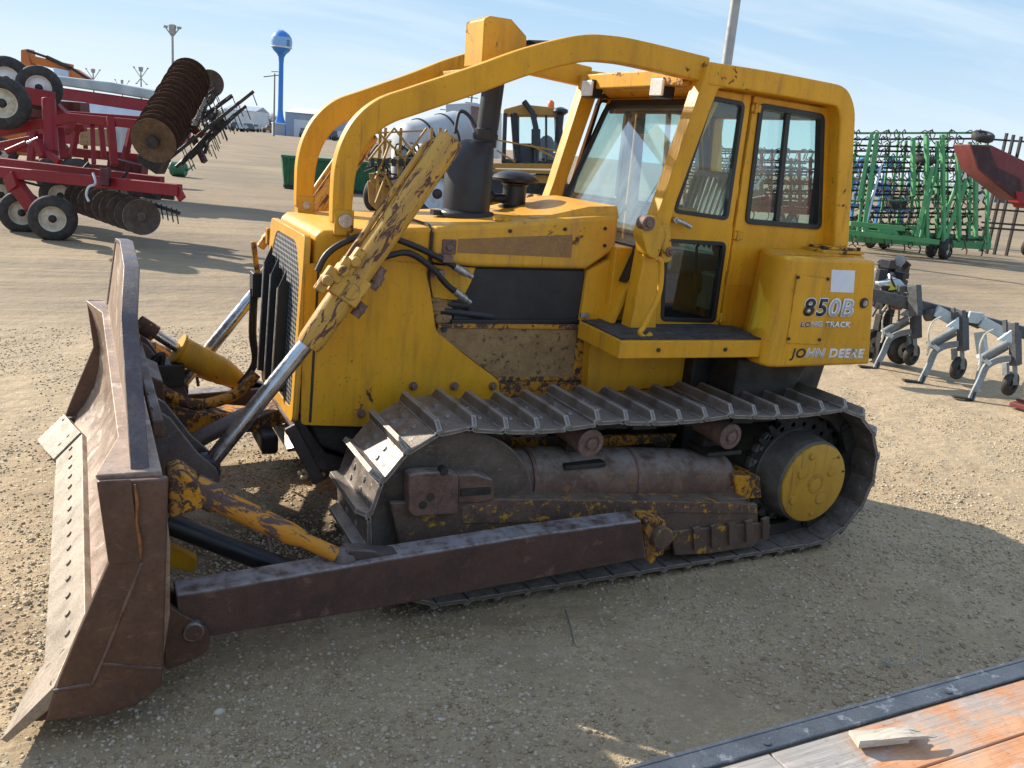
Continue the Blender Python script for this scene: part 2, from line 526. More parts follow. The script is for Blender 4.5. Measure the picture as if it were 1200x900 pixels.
M['stack_black'] = dusty('stack_black_paint', (0.008, 0.010, 0.0145), (0.05, 0.055, 0.065), 0.3, 0.45, 5)
M['panel_black'] = dusty('black_side_screen', (0.010, 0.011, 0.015), (0.05, 0.04, 0.032), 0.4, 0.5, 6)
M['rubber'] = dusty('rubber', (0.018, 0.018, 0.019), (0.10, 0.085, 0.065), 0.45, 0.75, 10)
M['hose'] = plain('hose_rubber', (0.016, 0.016, 0.017), 0.5, 0, 0.3, 20)
M['white_paint'] = plain('white_paint', (0.72, 0.72, 0.70), 0.5, 0, 0.08, 5)
M['step_top'] = dusty('anti_slip_mat', (0.02, 0.021, 0.024), (0.11, 0.10, 0.09), 0.6, 0.85, 20)
M['dull_cream'] = dusty('dirty_white_rim', (0.62, 0.58, 0.47), (0.3, 0.23, 0.15), 0.6, 0.6, 10)

# perforated grille plate: round holes in a staggered grid, in object Y/Z
def perforated():
    m, nt, out = new_mat('perforated_plate')
    g = G(nt)
    sep = g.n('ShaderNodeSeparateXYZ'); g.set(sep.inputs[0], g.co)
    p = 0.042
    zr = g.math('DIVIDE', sep.outputs['Z'], 0.026)
    row = g.math('FLOOR', zr)
    odd = g.math('MODULO', g.math('ABSOLUTE', row), 2)
    yy = g.math('ADD', g.math('DIVIDE', sep.outputs['Y'], p), g.math('MULTIPLY', odd, 0.0))
    fy = g.math('SUBTRACT', g.math('FRACT', yy), 0.5)
    fz = g.math('SUBTRACT', g.math('FRACT', zr), 0.5)
    r = g.math('SQRT', g.math('ADD', g.math('MULTIPLY', fy, fy), g.math('MULTIPLY', fz, fz)))
    hole = g.ramp(r, 0.45, 0.40)
    plate_c = g.mix(g.ramp(g.noise(7, 6), 0.4, 0.75, 0, 0.3), (0.27, 0.27, 0.265), (0.18, 0.16, 0.13))
    col = g.mix(hole, plate_c, (0.006, 0.006, 0.008))
    g.bsdf(out, col, 0.5, 0)
    return m
M['perforated'] = perforated()

def glass(name, tint=(0.94, 0.985, 0.98), dust=0.10, refl=1.0):
    m, nt, out = new_mat(name)
    g = G(nt)
    tr = g.n('ShaderNodeBsdfTransparent'); tr.inputs[0].default_value = (*tint, 1)
    gl = g.n('ShaderNodeBsdfGlossy'); gl.inputs['Roughness'].default_value = 0.02
    gl.inputs['Color'].default_value = (1, 1, 1, 1)
    df = g.n('ShaderNodeBsdfDiffuse'); df.inputs['Color'].default_value = (0.55, 0.6, 0.6, 1)
    fr = g.n('ShaderNodeFresnel'); fr.inputs['IOR'].default_value = 1.55
    geo = g.n('ShaderNodeNewGeometry')        # no reflection where the ray leaves the pane again
    lw = g.math('MULTIPLY', g.math('MULTIPLY', fr.outputs[0], refl, True), g.math('SUBTRACT', 1.0, geo.outputs['Backfacing']))
    mx = g.n('ShaderNodeMixShader')
    dm = g.ramp(g.noise(6, 6, 0.6, g.mapping((1, 1, 0.5))), 0.25, 0.8, dust * 0.4, dust * 1.7)
    g.set(mx.inputs[0], dm)
    nt.links.new(tr.outputs[0], mx.inputs[1]); nt.links.new(df.outputs[0], mx.inputs[2])
    m2 = g.n('ShaderNodeMixShader')
    g.set(m2.inputs[0], lw)
    nt.links.new(mx.outputs[0], m2.inputs[1]); nt.links.new(gl.outputs[0], m2.inputs[2])
    nt.links.new(m2.outputs[0], out.inputs['Surface'])
    return m
M['glass'] = glass('cab_glass', (0.86, 0.955, 0.95), 0.02, 1.6)
M['windshield'] = glass('windshield_glass', (0.80, 0.94, 0.93), 0.14, 2.8)
M['dark_glass'] = glass('dark_glass', (0.36, 0.46, 0.45), 0.008, 1.3)
M['black_glass'] = plain('black_glass', (0.012, 0.017, 0.018), 0.08, 0, 0.2, 3, 0.0)

# far implements
M['imp_red'] = worn_paint('implement_red', (0.25, 0.012, 0.018), chips=0.70, big=0.8, dirt=(0.20, 0.06, 0.05), dirt_amt=0.3, edge=False)
M['imp_red_dark'] = worn_paint('implement_dark_red', (0.09, 0.010, 0.012), chips=0.72, big=0.8, dirt_amt=0.4, edge=False)
M['imp_green'] = worn_paint('implement_green', (0.075, 0.29, 0.105), chips=0.74, big=0.85, dirt=(0.26, 0.36, 0.22), dirt_amt=0.35, edge=False)
M['imp_dkgreen'] = worn_paint('dark_green_paint', (0.018, 0.13, 0.065), chips=0.72, big=0.8, dirt=(0.2, 0.22, 0.14), dirt_amt=0.35, edge=False)
M['imp_blue'] = worn_paint('implement_blue', (0.05, 0.2, 0.42), chips=0.74, big=0.85, dirt=(0.3, 0.34, 0.36), dirt_amt=0.3, edge=False)
M['imp_yellow'] = worn_paint('sprayer_yellow', (0.38, 0.20, 0.03), chips=0.62, big=0.7, dirt=(0.2, 0.15, 0.09), dirt_amt=0.5, edge=False)
M['imp_grey'] = steel('grey_paint_steel', (0.17, 0.19, 0.195), (0.29, 0.32, 0.33), (0.14, 0.11, 0.09), rough=0.5, metal=0.2, scale=2, cpos=0.66)
M['imp_pale'] = steel('pale_blue_grey_paint', (0.46, 0.53, 0.54), (0.60, 0.66, 0.66), (0.3, 0.28, 0.25), rough=0.5, metal=0.1, scale=2, cpos=0.7)
M['imp_dkgrey'] = steel('dark_toolbar_steel', (0.06, 0.062, 0.065), (0.11, 0.11, 0.112), (0.2, 0.18, 0.15), rough=0.55, metal=0.3, scale=2, cpos=0.66)
M['imp_orange'] = worn_paint('loader_orange', (0.56, 0.16, 0.03), chips=0.72, big=0.8, dirt_amt=0.3, edge=False)
M['disc_rust'] = steel('disc_rust', (0.06, 0.042, 0.034), (0.11, 0.075, 0.055), (0.17, 0.13, 0.10), rough=0.7, metal=0.15, scale=3, cpos=0.63, polish=0.55)
M['gang_rust'] = steel('worn_disc_blades', (0.045, 0.02, 0.012), (0.085, 0.04, 0.022), (0.03, 0.02, 0.016), rough=0.7, metal=0.15, scale=3, cpos=0.6)
M['tank_white'] = dusty('poly_tank_white', (0.42, 0.45, 0.48), (0.42, 0.38, 0.3), 0.4, 0.5, 4)
M['grey_tarp'] = plain('grey_tarp', (0.36, 0.40, 0.40), 0.7, 0, 0.2, 2)
M['pale_panel'] = plain('pale_panel', (0.52, 0.60, 0.72), 0.5, 0, 0.12, 2)
M['tower_blue'] = plain('tower_blue', (0.03, 0.20, 0.62), 0.45, 0, 0.06, 0.3, 0.0)
M['tower_pale'] = plain('tower_pale_blue', (0.22, 0.42, 0.72), 0.45, 0, 0.06, 0.3, 0.0)
M['pole_grey'] = plain('galvanised_pole', (0.36, 0.36, 0.35), 0.5, 0.3, 0.15, 3)
M['pole_wood'] = plain('wood_pole', (0.22, 0.19, 0.16), 0.8, 0, 0.2, 3)
M['bldg_grey'] = plain('grey_cladding', (0.30, 0.35, 0.42), 0.6, 0, 0.08, 0.3, 0.02)
M['bldg_white'] = plain('white_cladding', (0.62, 0.64, 0.66), 0.6, 0, 0.08, 0.3, 0.02)
M['bldg_dark'] = plain('dark_cladding', (0.10, 0.11, 0.13), 0.6, 0, 0.1, 0.3, 0.02)
M['bark'] = plain('bare_twigs', (0.13, 0.115, 0.10), 0.9, 0, 0.3, 1)
M['red_paint'] = plain('red_paint', (0.5, 0.05, 0.03), 0.5, 0, 0.1, 1)
M['amber'] = plain('amber_lens', (0.75, 0.16, 0.03), 0.25, 0, 0.1, 20)
M['lens'] = plain('lamp_lens', (0.75, 0.76, 0.74), 0.2, 0, 0.08, 40)
M['seat'] = dusty('seat_grey', (0.34, 0.35, 0.35), (0.2, 0.18, 0.15), 0.5, 0.8, 12)
M['interior'] = plain('dark_interior', (0.03, 0.031, 0.033), 0.8, 0, 0.3, 8)
# ------------------------------------------------------------------ ground
def ground_mat():
    m, nt, out = new_mat('gravel_ground')
    g = G(nt)
    big = g.noise(0.35, 6, 0.6)
    mid = g.noise(2.1, 7, 0.62, dist=0.4)
    fine = g.noise(28, 6, 0.7)
    col = g.mix(g.ramp(big, 0.3, 0.7), (0.49, 0.37, 0.225), (0.40, 0.31, 0.195))
    col = g.mix(g.ramp(mid, 0.38, 0.72, 0, 0.6), col, (0.285, 0.215, 0.135))
    col = g.mix(g.ramp(fine, 0.40, 0.70, 0, 0.6), col, (0.27, 0.20, 0.125))
    # pebbles: every voronoi cell is a stone with its own tone
    vc = g.voro(95, out='Color'); vd = g.voro(95, out='Distance')
    sepc = g.n('ShaderNodeSeparateColor'); g.set(sepc.inputs[0], vc)
    tone = g.mix(sepc.outputs[0], (0.28, 0.205, 0.125), (0.68, 0.54, 0.35))
    stony = g.math('MULTIPLY', g.ramp(mid, 0.62, 0.38), g.ramp(vd, 0.62, 0.3, 0, 0.62))
    col = g.mix(stony, col, tone)
    vc2 = g.voro(31, out='Color'); vd2 = g.voro(31, out='Distance')
    sep2 = g.n('ShaderNodeSeparateColor'); g.set(sep2.inputs[0], vc2)
    few = g.math('MULTIPLY', g.ramp(sep2.outputs[1], 0.72, 0.76), g.ramp(vd2, 0.42, 0.3, 0, 0.75))
    col = g.mix(few, col, g.mix(sep2.outputs[0], (0.34, 0.27, 0.18), (0.62, 0.53, 0.40)))
    # wheel tracks across the yard, running roughly along the drive lanes
    tr = g.noise(1.0, 6, 0.62, g.mapping((0.10, 1.4, 1), (0, 0, R(27))))
    sep = g.n('ShaderNodeSeparateXYZ'); g.set(sep.inputs[0], g.co)
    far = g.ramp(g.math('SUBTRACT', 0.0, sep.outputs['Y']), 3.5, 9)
    tone_f = g.mix(g.ramp(g.noise(0.16, 6, 0.62), 0.36, 0.62), (0.31, 0.235, 0.148), (0.19, 0.15, 0.105))  # far yard tone: wet ground, with its many shadows mixed into the colour
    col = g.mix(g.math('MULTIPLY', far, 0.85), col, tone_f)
    lane = g.math('MULTIPLY', far, g.math('MULTIPLY', g.ramp(tr, 0.46, 0.62, 0, 0.7), g.ramp(g.noise(0.3, 5, 0.6), 0.35, 0.6, 0.2, 1.0)))
    col = g.mix(lane, col, (0.22, 0.175, 0.125))
    tr2 = g.noise(2.2, 5, 0.6, g.mapping((0.08, 1.8, 1), (0, 0, R(20)), (4, 9, 0)))
    lane2 = g.math('MULTIPLY', far, g.ramp(tr2, 0.55, 0.70, 0, 0.4))
    col = g.mix(lane2, col, (0.34, 0.275, 0.19))
    # oil-soaked ground where the machine has stood
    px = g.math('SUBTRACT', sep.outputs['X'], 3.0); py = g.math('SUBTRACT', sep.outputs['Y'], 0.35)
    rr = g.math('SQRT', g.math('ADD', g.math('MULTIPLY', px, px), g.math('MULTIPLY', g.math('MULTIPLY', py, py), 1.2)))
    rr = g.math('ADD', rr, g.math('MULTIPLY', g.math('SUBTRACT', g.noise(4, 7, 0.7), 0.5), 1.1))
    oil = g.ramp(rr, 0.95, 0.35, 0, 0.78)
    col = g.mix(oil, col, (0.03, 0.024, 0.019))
    h = g.math('ADD', g.math('MULTIPLY', fine, 0.6), g.math('MULTIPLY', stony, 0.9))
    h = g.math('ADD', h, g.math('MULTIPLY', few, 1.2))
    h = g.math('ADD', h, g.math('MULTIPLY', g.noise(120, 3, 0.6), 0.35))
    nb = g.bump(h, 0.5, 0.009)
    nb = g.bump(g.math('ADD', g.noise(5, 5), g.math('MULTIPLY', g.math('MULTIPLY', tr, far), 3.0)), 0.6, 0.06, nb)
    g.bsdf(out, col, 0.92, 0, nb, 0.2)
    return m
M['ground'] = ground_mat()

# one sheet out to the horizon, finer with gentle dips near the machine
def axis(lo, hi, step, far):
    a = [lo - k for k in (far, far * 0.4, far * 0.12, far * 0.03, far * 0.012, far * 0.005)]
    n = int((hi - lo) / step)
    a += [lo + (hi - lo) * i / n for i in range(n + 1)]
    a += [hi + k for k in (far * 0.005, far * 0.012, far * 0.03, far * 0.12, far * 0.4, far)]
    return np.array(a)
from mathutils import noise as mnoise
gx = axis(-9, 8, 0.12, 2500); gy = axis(-16, 4.2, 0.12, 2500)
gv = []
for y in gy:
    for x in gx:
        r = math.hypot(x - 2, y + 2)
        fade = max(0.0, min(1.0, (16 - r) / 6))
        z = 0.0
        if fade > 0:
            z = fade * (0.018 * (mnoise.noise((x * 0.9, y * 0.9, 3.1))) + 0.010 * mnoise.noise((x * 2.7, y * 2.7, 7.7)) - 0.012)
        gv.append((x, y, z))
nx = len(gx)
gf = [(j * nx + i, j * nx + i + 1, (j + 1) * nx + i + 1, (j + 1) * nx + i) for j in range(len(gy) - 1) for i in range(nx - 1)]
gme = bpy.data.meshes.new('ground')
gme.from_pydata(gv, [], gf)
gme.polygons.foreach_set('use_smooth', [True] * len(gf))
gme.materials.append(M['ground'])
ground_o = bpy.data.objects.new('ground', gme)
COL.objects.link(ground_o)
tag(ground_o, kind='structure')
def ground_z(x, y):
    r = math.hypot(x - 2, y + 2)
    fade = max(0.0, min(1.0, (16 - r) / 6))
    return fade * (0.018 * (mnoise.noise((x * 0.9, y * 0.9, 3.1))) + 0.010 * mnoise.noise((x * 2.7, y * 2.7, 7.7)) - 0.012)

# loose stones, thousands of them in one mesh
def pebbles():
    m, nt, out = new_mat('loose_stone')
    g = G(nt)
    geo = g.n('ShaderNodeNewGeometry')
    rnd = geo.outputs['Random Per Island']
    c = g.mix(g.ramp(rnd, 0.0, 0.6, smooth=False), (0.31, 0.235, 0.145), (0.48, 0.375, 0.235))
    c = g.mix(g.ramp(rnd, 0.55, 0.95, smooth=False), c, (0.60, 0.52, 0.40))
    c = g.mix(g.ramp(g.noise(90, 3), 0.4, 0.7, 0, 0.35), c, (0.16, 0.13, 0.1))
    g.bsdf(out, c, 0.85, 0, None, 0.25)
    rng = np.random.default_rng(5)
    N = 90000
    pts = []
    # density falls with distance from the camera; clustered by noise
    cx, cy = CAM.x, CAM.y
    while len(pts) < N:
        r = 2.0 + 8.5 * rng.random() ** 1.15
        a = rng.uniform(-math.pi, math.pi)
        x = cx + r * math.cos(a); y = cy + r * math.sin(a)
        v = Vector((x, y, 0)) - CAM
        dep = v.dot(CD)
        if dep < 1.5: continue
        u = 600 + F_PX * v.dot(CR) / dep; w = 450 - F_PX * v.dot(CU) / dep
        if not (-120 < u < 1320 and 100 < w < 1000): continue
        k = mnoise.noise((x * 1.1, y * 1.1, 1.7)) + 0.5 * mnoise.noise((x * 3.3, y * 3.3, 4.2))
        if rng.random() > 0.45 + 0.8 * k: continue
        pts.append((x, y))
    pts = np.array(pts)
    bm = bmesh.new(); bmesh.ops.create_icosphere(bm, subdivisions=1, radius=1)
    base = np.array([v.co for v in bm.verts]); fac = np.array([[v.index for v in f.verts] for f in bm.faces]); bm.free()
    nv, nf = len(base), len(fac)
    size = 0.0030 + 0.0085 * rng.random(N) ** 3.4
    big = rng.random(N) < 0.012
    size[big] *= 1.7
    sc = np.stack([size * rng.uniform(0.8, 1.5, N), size * rng.uniform(0.7, 1.2, N), size * rng.uniform(0.45, 0.85, N)], 1)
    jit = 1 + 0.22 * rng.standard_normal((N, nv, 1))
    P = base[None] * jit * sc[:, None, :]
    an = rng.uniform(0, 2 * math.pi, N); ca, sa = np.cos(an)[:, None], np.sin(an)[:, None]
    X = P[..., 0] * ca - P[..., 1] * sa; Y = P[..., 0] * sa + P[..., 1] * ca
    gz = np.array([ground_z(x, y) for x, y in pts])
    P = np.stack([X + pts[:, :1], Y + pts[:, 1:], P[..., 2] + (sc[:, 2] * 0.35 + gz)[:, None]], -1).reshape(-1, 3)
    Fc = (fac[None] + (np.arange(N) * nv)[:, None, None]).reshape(-1)
    me = bpy.data.meshes.new('loose_stones')
    me.vertices.add(N * nv); me.vertices.foreach_set('co', P.astype(np.float32).ravel())
    me.loops.add(N * nf * 3); me.loops.foreach_set('vertex_index', Fc.astype(np.int32))
    me.polygons.add(N * nf); me.polygons.foreach_set('loop_start', np.arange(0, N * nf * 3, 3, dtype=np.int32))
    me.update(calc_edges=True)
    me.materials.append(m)
    o = bpy.data.objects.new('loose_stones', me)
    COL.objects.link(o)
    tag(o, kind='stuff')
pebbles()
# ================================================================== the yard behind
D = at_depth
def depth_of(p):
    return (Vector(p) - CAM).dot(CD)
def bpart(mb, name, mat, parent, **kw):
    return mb.build(name, M[mat], parent, **kw)
VIEW = Vector((CD.x, CD.y, 0)).normalized()          # level viewing direction
SIDE = Vector((CR.x, CR.y, 0)).normalized()          # level, to the right

def add_wheel(parent, c, r, w, axis, rim='dull_cream', hubn=6, name='wheel'):
    """tyre with tread ribs, dished rim, hub: wheel > rim"""
    c = Vector(c); ax = Vector(axis).normalized()
    b = MB()
    b.lathe(c - ax * w / 2, ax, [(0.02 * w, r * 0.56), (0.0, r * 0.62), (0.02 * w, r * 0.84), (0.16 * w, r * 0.96), (0.3 * w, r), (0.34 * w, r * 0.985), (0.38 * w, r), (0.48 * w, r), (0.5 * w, r * 0.985), (0.52 * w, r), (0.62 * w, r), (0.66 * w, r * 0.985), (0.7 * w, r), (0.84 * w, r * 0.96), (0.98 * w, r * 0.84), (w, r * 0.62), (0.98 * w, r * 0.56), (0.5 * w, r * 0.5), (0.02 * w, r * 0.56)], 32, caps=False)
    wh = bpart(b, name, 'rubber', parent)
    b = MB()
    b.lathe(c - ax * w * 0.44, ax, [(0, r * 0.1), (0.0, r * 0.30), (w * 0.1, r * 0.42), (0.02, r * 0.57), (w * 0.86, r * 0.57), (w * 0.78, r * 0.50), (w * 0.60, r * 0.46), (w * 0.66, r * 0.26), (w * 0.74, r * 0.13), (w * 0.80, r * 0.11), (w * 0.80, r * 0.02)], 28)
    a = ax.orthogonal().normalized(); bb = ax.cross(a)
    for k in range(hubn):
        t = 2 * math.pi * k / hubn
        p = c + ax * (w * 0.20) + (a * math.cos(t) + bb * math.sin(t)) * r * 0.2
        b.cyl(p, p + ax * 0.03, r * 0.035, n=6)
    bpart(b, 'rim', rim, wh)
    b = MB(); b.lathe(c, ax, [(w * 0.1, r * 0.20), (w * 0.30, r * 0.17), (w * 0.40, r * 0.10), (w * 0.42, r * 0.02)], 12); bpart(b, 'hub', 'dark_steel', wh)
    return wh
def add_disc(parent, c, r, ax, mat, name='disc_blade', scal=False):
    c = Vector(c); ax = Vector(ax).normalized()
    b = MB()
    b.lathe(c, ax, [(-0.035, r * 0.12), (-0.03, r * 0.3), (-0.012, r * 0.7), (0.006, r), (0.0, r), (-0.02, r * 0.7), (-0.04, r * 0.3), (-0.05, r * 0.12)], 30)
    b.cyl(c - ax * 0.05, c + ax * 0.02, r * 0.2, n=12)
    return bpart(b, name, mat, parent, smooth=30)

# ------------------------------------------------------------------ red disc harrow, left
g0 = ground(62, 281)
HD = depth_of(g0)
HAR = thing('disc_harrow', 'folded red disc harrow with rusty disc gangs and white-rimmed wheels at left', 'disc harrow', (g0.x, g0.y, 0))
def hbar(name, mat, a, c, w, h, da=HD, dc=None, par=None, bev=0.012):
    b = MB(); b.bar(D(*a, da), D(*c, dc or da), w, h); return bpart(b, name, mat, par or HAR, bevel=bev)
n_ax = (-VIEW * 0.86 + SIDE * 0.38)          # wheel faces look towards us, a little to the right
# rails and truss
hbar('frame_rail', 'imp_red', (-12, 200), (211, 223), 0.14, 0.20, HD + 0.5, HD - 0.9)
hbar('end_plate', 'imp_red', (206, 219), (214, 234), 0.05, 0.16, HD - 0.9)
hbar('frame_rail', 'imp_red', (-12, 190), (190, 214), 0.16, 0.22, HD + 1.6, HD + 0.6)
hbar('frame_rail', 'imp_red', (-10, 170), (168, 186), 0.14, 0.18, HD + 2.6, HD + 1.8)
hbar('truss_top', 'imp_red', (-8, 156), (86, 138), 0.16, 0.17, HD + 0.3, HD + 0.2)
hbar('truss_top', 'imp_red', (84, 138), (166, 146), 0.16, 0.16, HD + 0.2, HD)
hbar('truss_top', 'imp_red', (-8, 172), (100, 150), 0.12, 0.12, HD + 2.0, HD + 1.6)
hbar('truss_top', 'imp_red', (60, 133), (172, 141), 0.14, 0.14, HD + 1.8, HD + 1.4)
for a, c, w, dd in (((57, 118), (60, 178), 0.2, 0.2), ((71, 150), (74, 186), 0.12, 0.6), ((108, 144), (110, 192), 0.08, 0.2), ((129, 138), (134, 194), 0.13, 0.0), ((154, 150), (146, 186), 0.10, 0.4), ((90, 152), (84, 182), 0.10, 1.5), ((40, 152), (36, 190), 0.12, 1.6), ((118, 148), (122, 186), 0.1, 1.6)):
    hbar('upright', 'imp_red', a, c, w, w, HD + dd)
b = MB(); b.cyl(D(57, 116, HD + 0.2), D(60, 178, HD + 0.2), 0.12, n=16); bpart(b, 'pivot_tube', 'imp_red', HAR, bevel=0.01)
hbar('wing_beam', 'imp_red', (22, 110), (62, 117), 0.22, 0.30, HD + 0.8)
hbar('wing_beam', 'imp_red_dark', (24, 126), (100, 131), 0.4, 0.35, HD + 2.0)
hbar('wing_beam', 'imp_red_dark', (26, 140), (62, 146), 0.3, 0.25, HD + 2.4)
hbar('wing_beam', 'imp_red', (58, 118), (92, 150), 0.16, 0.16, HD + 1.2)
hbar('cross_beam', 'imp_red_dark', (-5, 196), (60, 205), 0.3, 0.15, HD + 2.0)
hbar('cross_beam', 'imp_red_dark', (130, 190), (170, 200), 0.3, 0.2, HD + 1.6)
# hydraulic ram
a, c = D(8, 178, HD), D(45, 162, HD)
b = MB(); b.cyl(a, a + (c - a) * 0.62, 0.055, n=14); ram = bpart(b, 'hydraulic_ram', 'imp_red', HAR)
b = MB(); b.cyl(a + (c - a) * 0.6, c, 0.03, n=12); bpart(b, 'rod', 'chrome', ram)
hbar('ram_lug', 'imp_red', (42, 164), (52, 184), 0.14, 0.12, HD)
hbar('ram_lug', 'imp_red', (54, 178), (70, 190), 0.1, 0.1, HD)
# wheels
def hub(u, v, dep): return D(u, v, dep)
add_wheel(HAR, hub(62, 256, HD), 0.41, 0.28, n_ax)
add_wheel(HAR, hub(26, 249, HD + 0.7), 0.40, 0.28, n_ax)
add_wheel(HAR, hub(71, 229, HD + 2.2), 0.40, 0.28, n_ax)
add_wheel(HAR, hub(2, 228, HD + 2.4), 0.40, 0.28, n_ax)
add_wheel(HAR, hub(46, 103, HD + 0.9), 0.41, 0.28, n_ax, 'white_paint')
add_wheel(HAR, hub(3, 121, HD - 0.2), 0.46, 0.30, n_ax)
add_wheel(HAR, hub(8, 94, HD + 0.9), 0.44, 0.30, n_ax, 'white_paint')
hbar('wheel_leg', 'imp_red', (15, 212), (38, 242), 0.16, 0.26, HD + 0.35)
hbar('wheel_leg', 'imp_red', (14, 205), (20, 222), 0.2, 0.34, HD + 0.35)
hbar('axle', 'imp_red_dark', (30, 244), (66, 254), 0.12, 0.12, HD + 0.5)
b = MB(); P = [D(28, 213, HD + 1.0), D(48, 218, HD + 1.2), D(80, 214, HD + 1.4)]; b.tube(P, 0.025, 6); bpart(b, 'hose', 'hose', HAR)
# near bottom gang: shaft with eight blades
gA, gB = D(166, 254.5, HD - 0.4), D(96, 232, HD + 1.4)
gx_ = (gA - gB).normalized()
fx_ax = (gx_ * 0.85 - VIEW * 0.5).normalized()
b = MB(); b.cyl(gA, gB, 0.045, n=10); gang = bpart(b, 'gang_shaft', 'dark_steel', HAR)
for k in range(9):
    add_disc(HAR, gA + (gB - gA) * k / 8, 0.315, fx_ax, 'disc_rust')
for k in range(3):
    t = (0.2, 0.5, 0.85)[k]
    p = gA + (gB - gA) * t
    b = MB(); b.tube(spline([p + Vector((0, 0, 0.72)), p + SIDE * -0.16 + Vector((0, 0, 0.5)), p + SIDE * -0.12 + Vector((0, 0, 0.25)), p], 5), 0.022, 6); bpart(b, 'gang_hanger', 'dark_steel', HAR)
hbar('gang_beam', 'dark_steel', (186, 231), (88, 214), 0.10, 0.10, HD - 0.3, HD + 1.6)
b = MB(); b.tube(spline([D(109, 203, HD - 0.5), D(112, 215, HD - 0.6), D(104, 219, HD - 0.7), D(101, 228, HD - 0.7), D(104, 236, HD - 0.7)], 5), 0.022, 6); bpart(b, 'scraper', 'imp_pale', HAR)
hbar('clevis', 'imp_red_dark', (124, 198), (123, 218), 0.16, 0.12, HD - 0.6)
for k in range(7):
    p = D(171 + k * 6, 233 + k * 2.0, HD - 0.2)
    b = MB(); b.tube([p, p + Vector((0, 0, -0.08)), p + Vector((0, 0, -0.26)) + SIDE * 0.03], 0.012, 5); bpart(b, 'rake_tooth', 'dark_steel', HAR)
hbar('rake_bar', 'dark_steel', (168, 236), (211, 250), 0.06, 0.06, HD - 0.2)
hbar('scraper_arm', 'dark_steel', (168, 227), (204, 232), 0.08, 0.08, HD - 0.2)
M['disc_edge'] = steel('end_disc_rust', (0.09, 0.05, 0.026), (0.15, 0.09, 0.045), (0.07, 0.04, 0.03), rough=0.7, metal=0.1, scale=3)
# wing gang folded up on end
wA, wB = D(180, 165, HD - 1.2), D(222, 92, HD + 0.4)
wd = (wB - wA).normalized()
w_ax = (-wd * 0.72 - VIEW * 0.62).normalized()
for k in range(16):
    add_disc(HAR, wA + (wB - wA) * k / 15, 0.375 + 0.012 * math.sin(k * 2.3), -wd * 0.9 + VIEW * -0.55, 'gang_rust' if k else 'disc_edge')
b = MB(); b.cyl(wA, wB, 0.06, n=10); bpart(b, 'gang_shaft', 'dark_steel', HAR)
b = MB(); b.cyl(wA + w_ax * 0.03, wA + w_ax * 0.10, 0.11, n=14); bpart(b, 'gang_nut', 'dark_steel', HAR)
wC = D(246, 98, HD + 1.0)
add_disc(HAR, wC, 0.26, (-VIEW + SIDE * 0.5), 'disc_rust')
add_disc(HAR, D(236, 108, HD + 1.2), 0.28, (-VIEW + SIDE * 0.5), 'disc_rust')
# tine harrow bars folded beside it
rt = random.Random(11)
for k, (a, c, w) in enumerate((((198, 186), (297, 107), 0.06), ((190, 172), (272, 112), 0.07), ((206, 196), (288, 124), 0.06), ((186, 158), (250, 104), 0.07), ((212, 192), (262, 140), 0.08), ((222, 186), (276, 134), 0.07), ((228, 150), (246, 110), 0.09), ((204, 176), (236, 128), 0.1), ((240, 180), (254, 128), 0.05))):
    hb = hbar('tine_bar', 'dark_steel', a, c, w, w, HD + 0.2 + 0.2 * (k % 3), HD + 0.6 + 0.2 * (k % 4), None, 0.006)
    A_, C_ = D(*a, HD + 0.3), D(*c, HD + 0.6)
    for j in range(6):
        p = A_ + (C_ - A_) * ((j + 0.5) / 6)
        b = MB(); b.tube([p, p + Vector((0.02, 0, 0.1)) + SIDE * 0.12, p + SIDE * 0.2 + Vector((0, 0, -0.14))], 0.010, 5); bpart(b, 'tine', 'dark_steel', hb)
hbar('wing_link', 'imp_red', (210, 142), (240, 160), 0.12, 0.12, HD + 0.9)
hbar('wing_link', 'imp_red_dark', (226, 160), (240, 190), 0.1, 0.1, HD + 0.9)
hbar('wing_plate', 'dark_steel', (168, 180), (192, 196), 0.3, 0.3, HD + 0.2)
# green tyre-like roller behind it
rl = ground(206, 207)
RL = thing('green_roller', 'dark green packer drum lying on the ground behind the folded disc gang', 'roller', (rl.x, rl.y, 0))
b = MB(); c0 = rl + Vector((0, 0, 0.3)); b.lathe(c0 - SIDE * 0.3 + VIEW * 0.3, SIDE, [(0, 0.05), (0, 0.26), (0.05, 0.3), (0.55, 0.3), (0.6, 0.26), (0.6, 0.05)], 28); dr = bpart(b, 'drum', 'imp_dkgreen', RL)
b = MB(); b.cyl(c0 - SIDE * 0.42 + VIEW * 0.3, c0 + SIDE * 0.42 + VIEW * 0.3, 0.04); b.bar(c0 - SIDE * 0.38 + VIEW * 0.3, c0 - SIDE * 0.38 + VIEW * 1.0 + Vector((0, 0, 0.2)), 0.06, 0.06); b.bar(c0 + SIDE * 0.38 + VIEW * 0.3, c0 + SIDE * 0.38 + VIEW * 1.0 + Vector((0, 0, 0.2)), 0.06, 0.06); bpart(b, 'drum_frame', 'imp_dkgreen', RL)

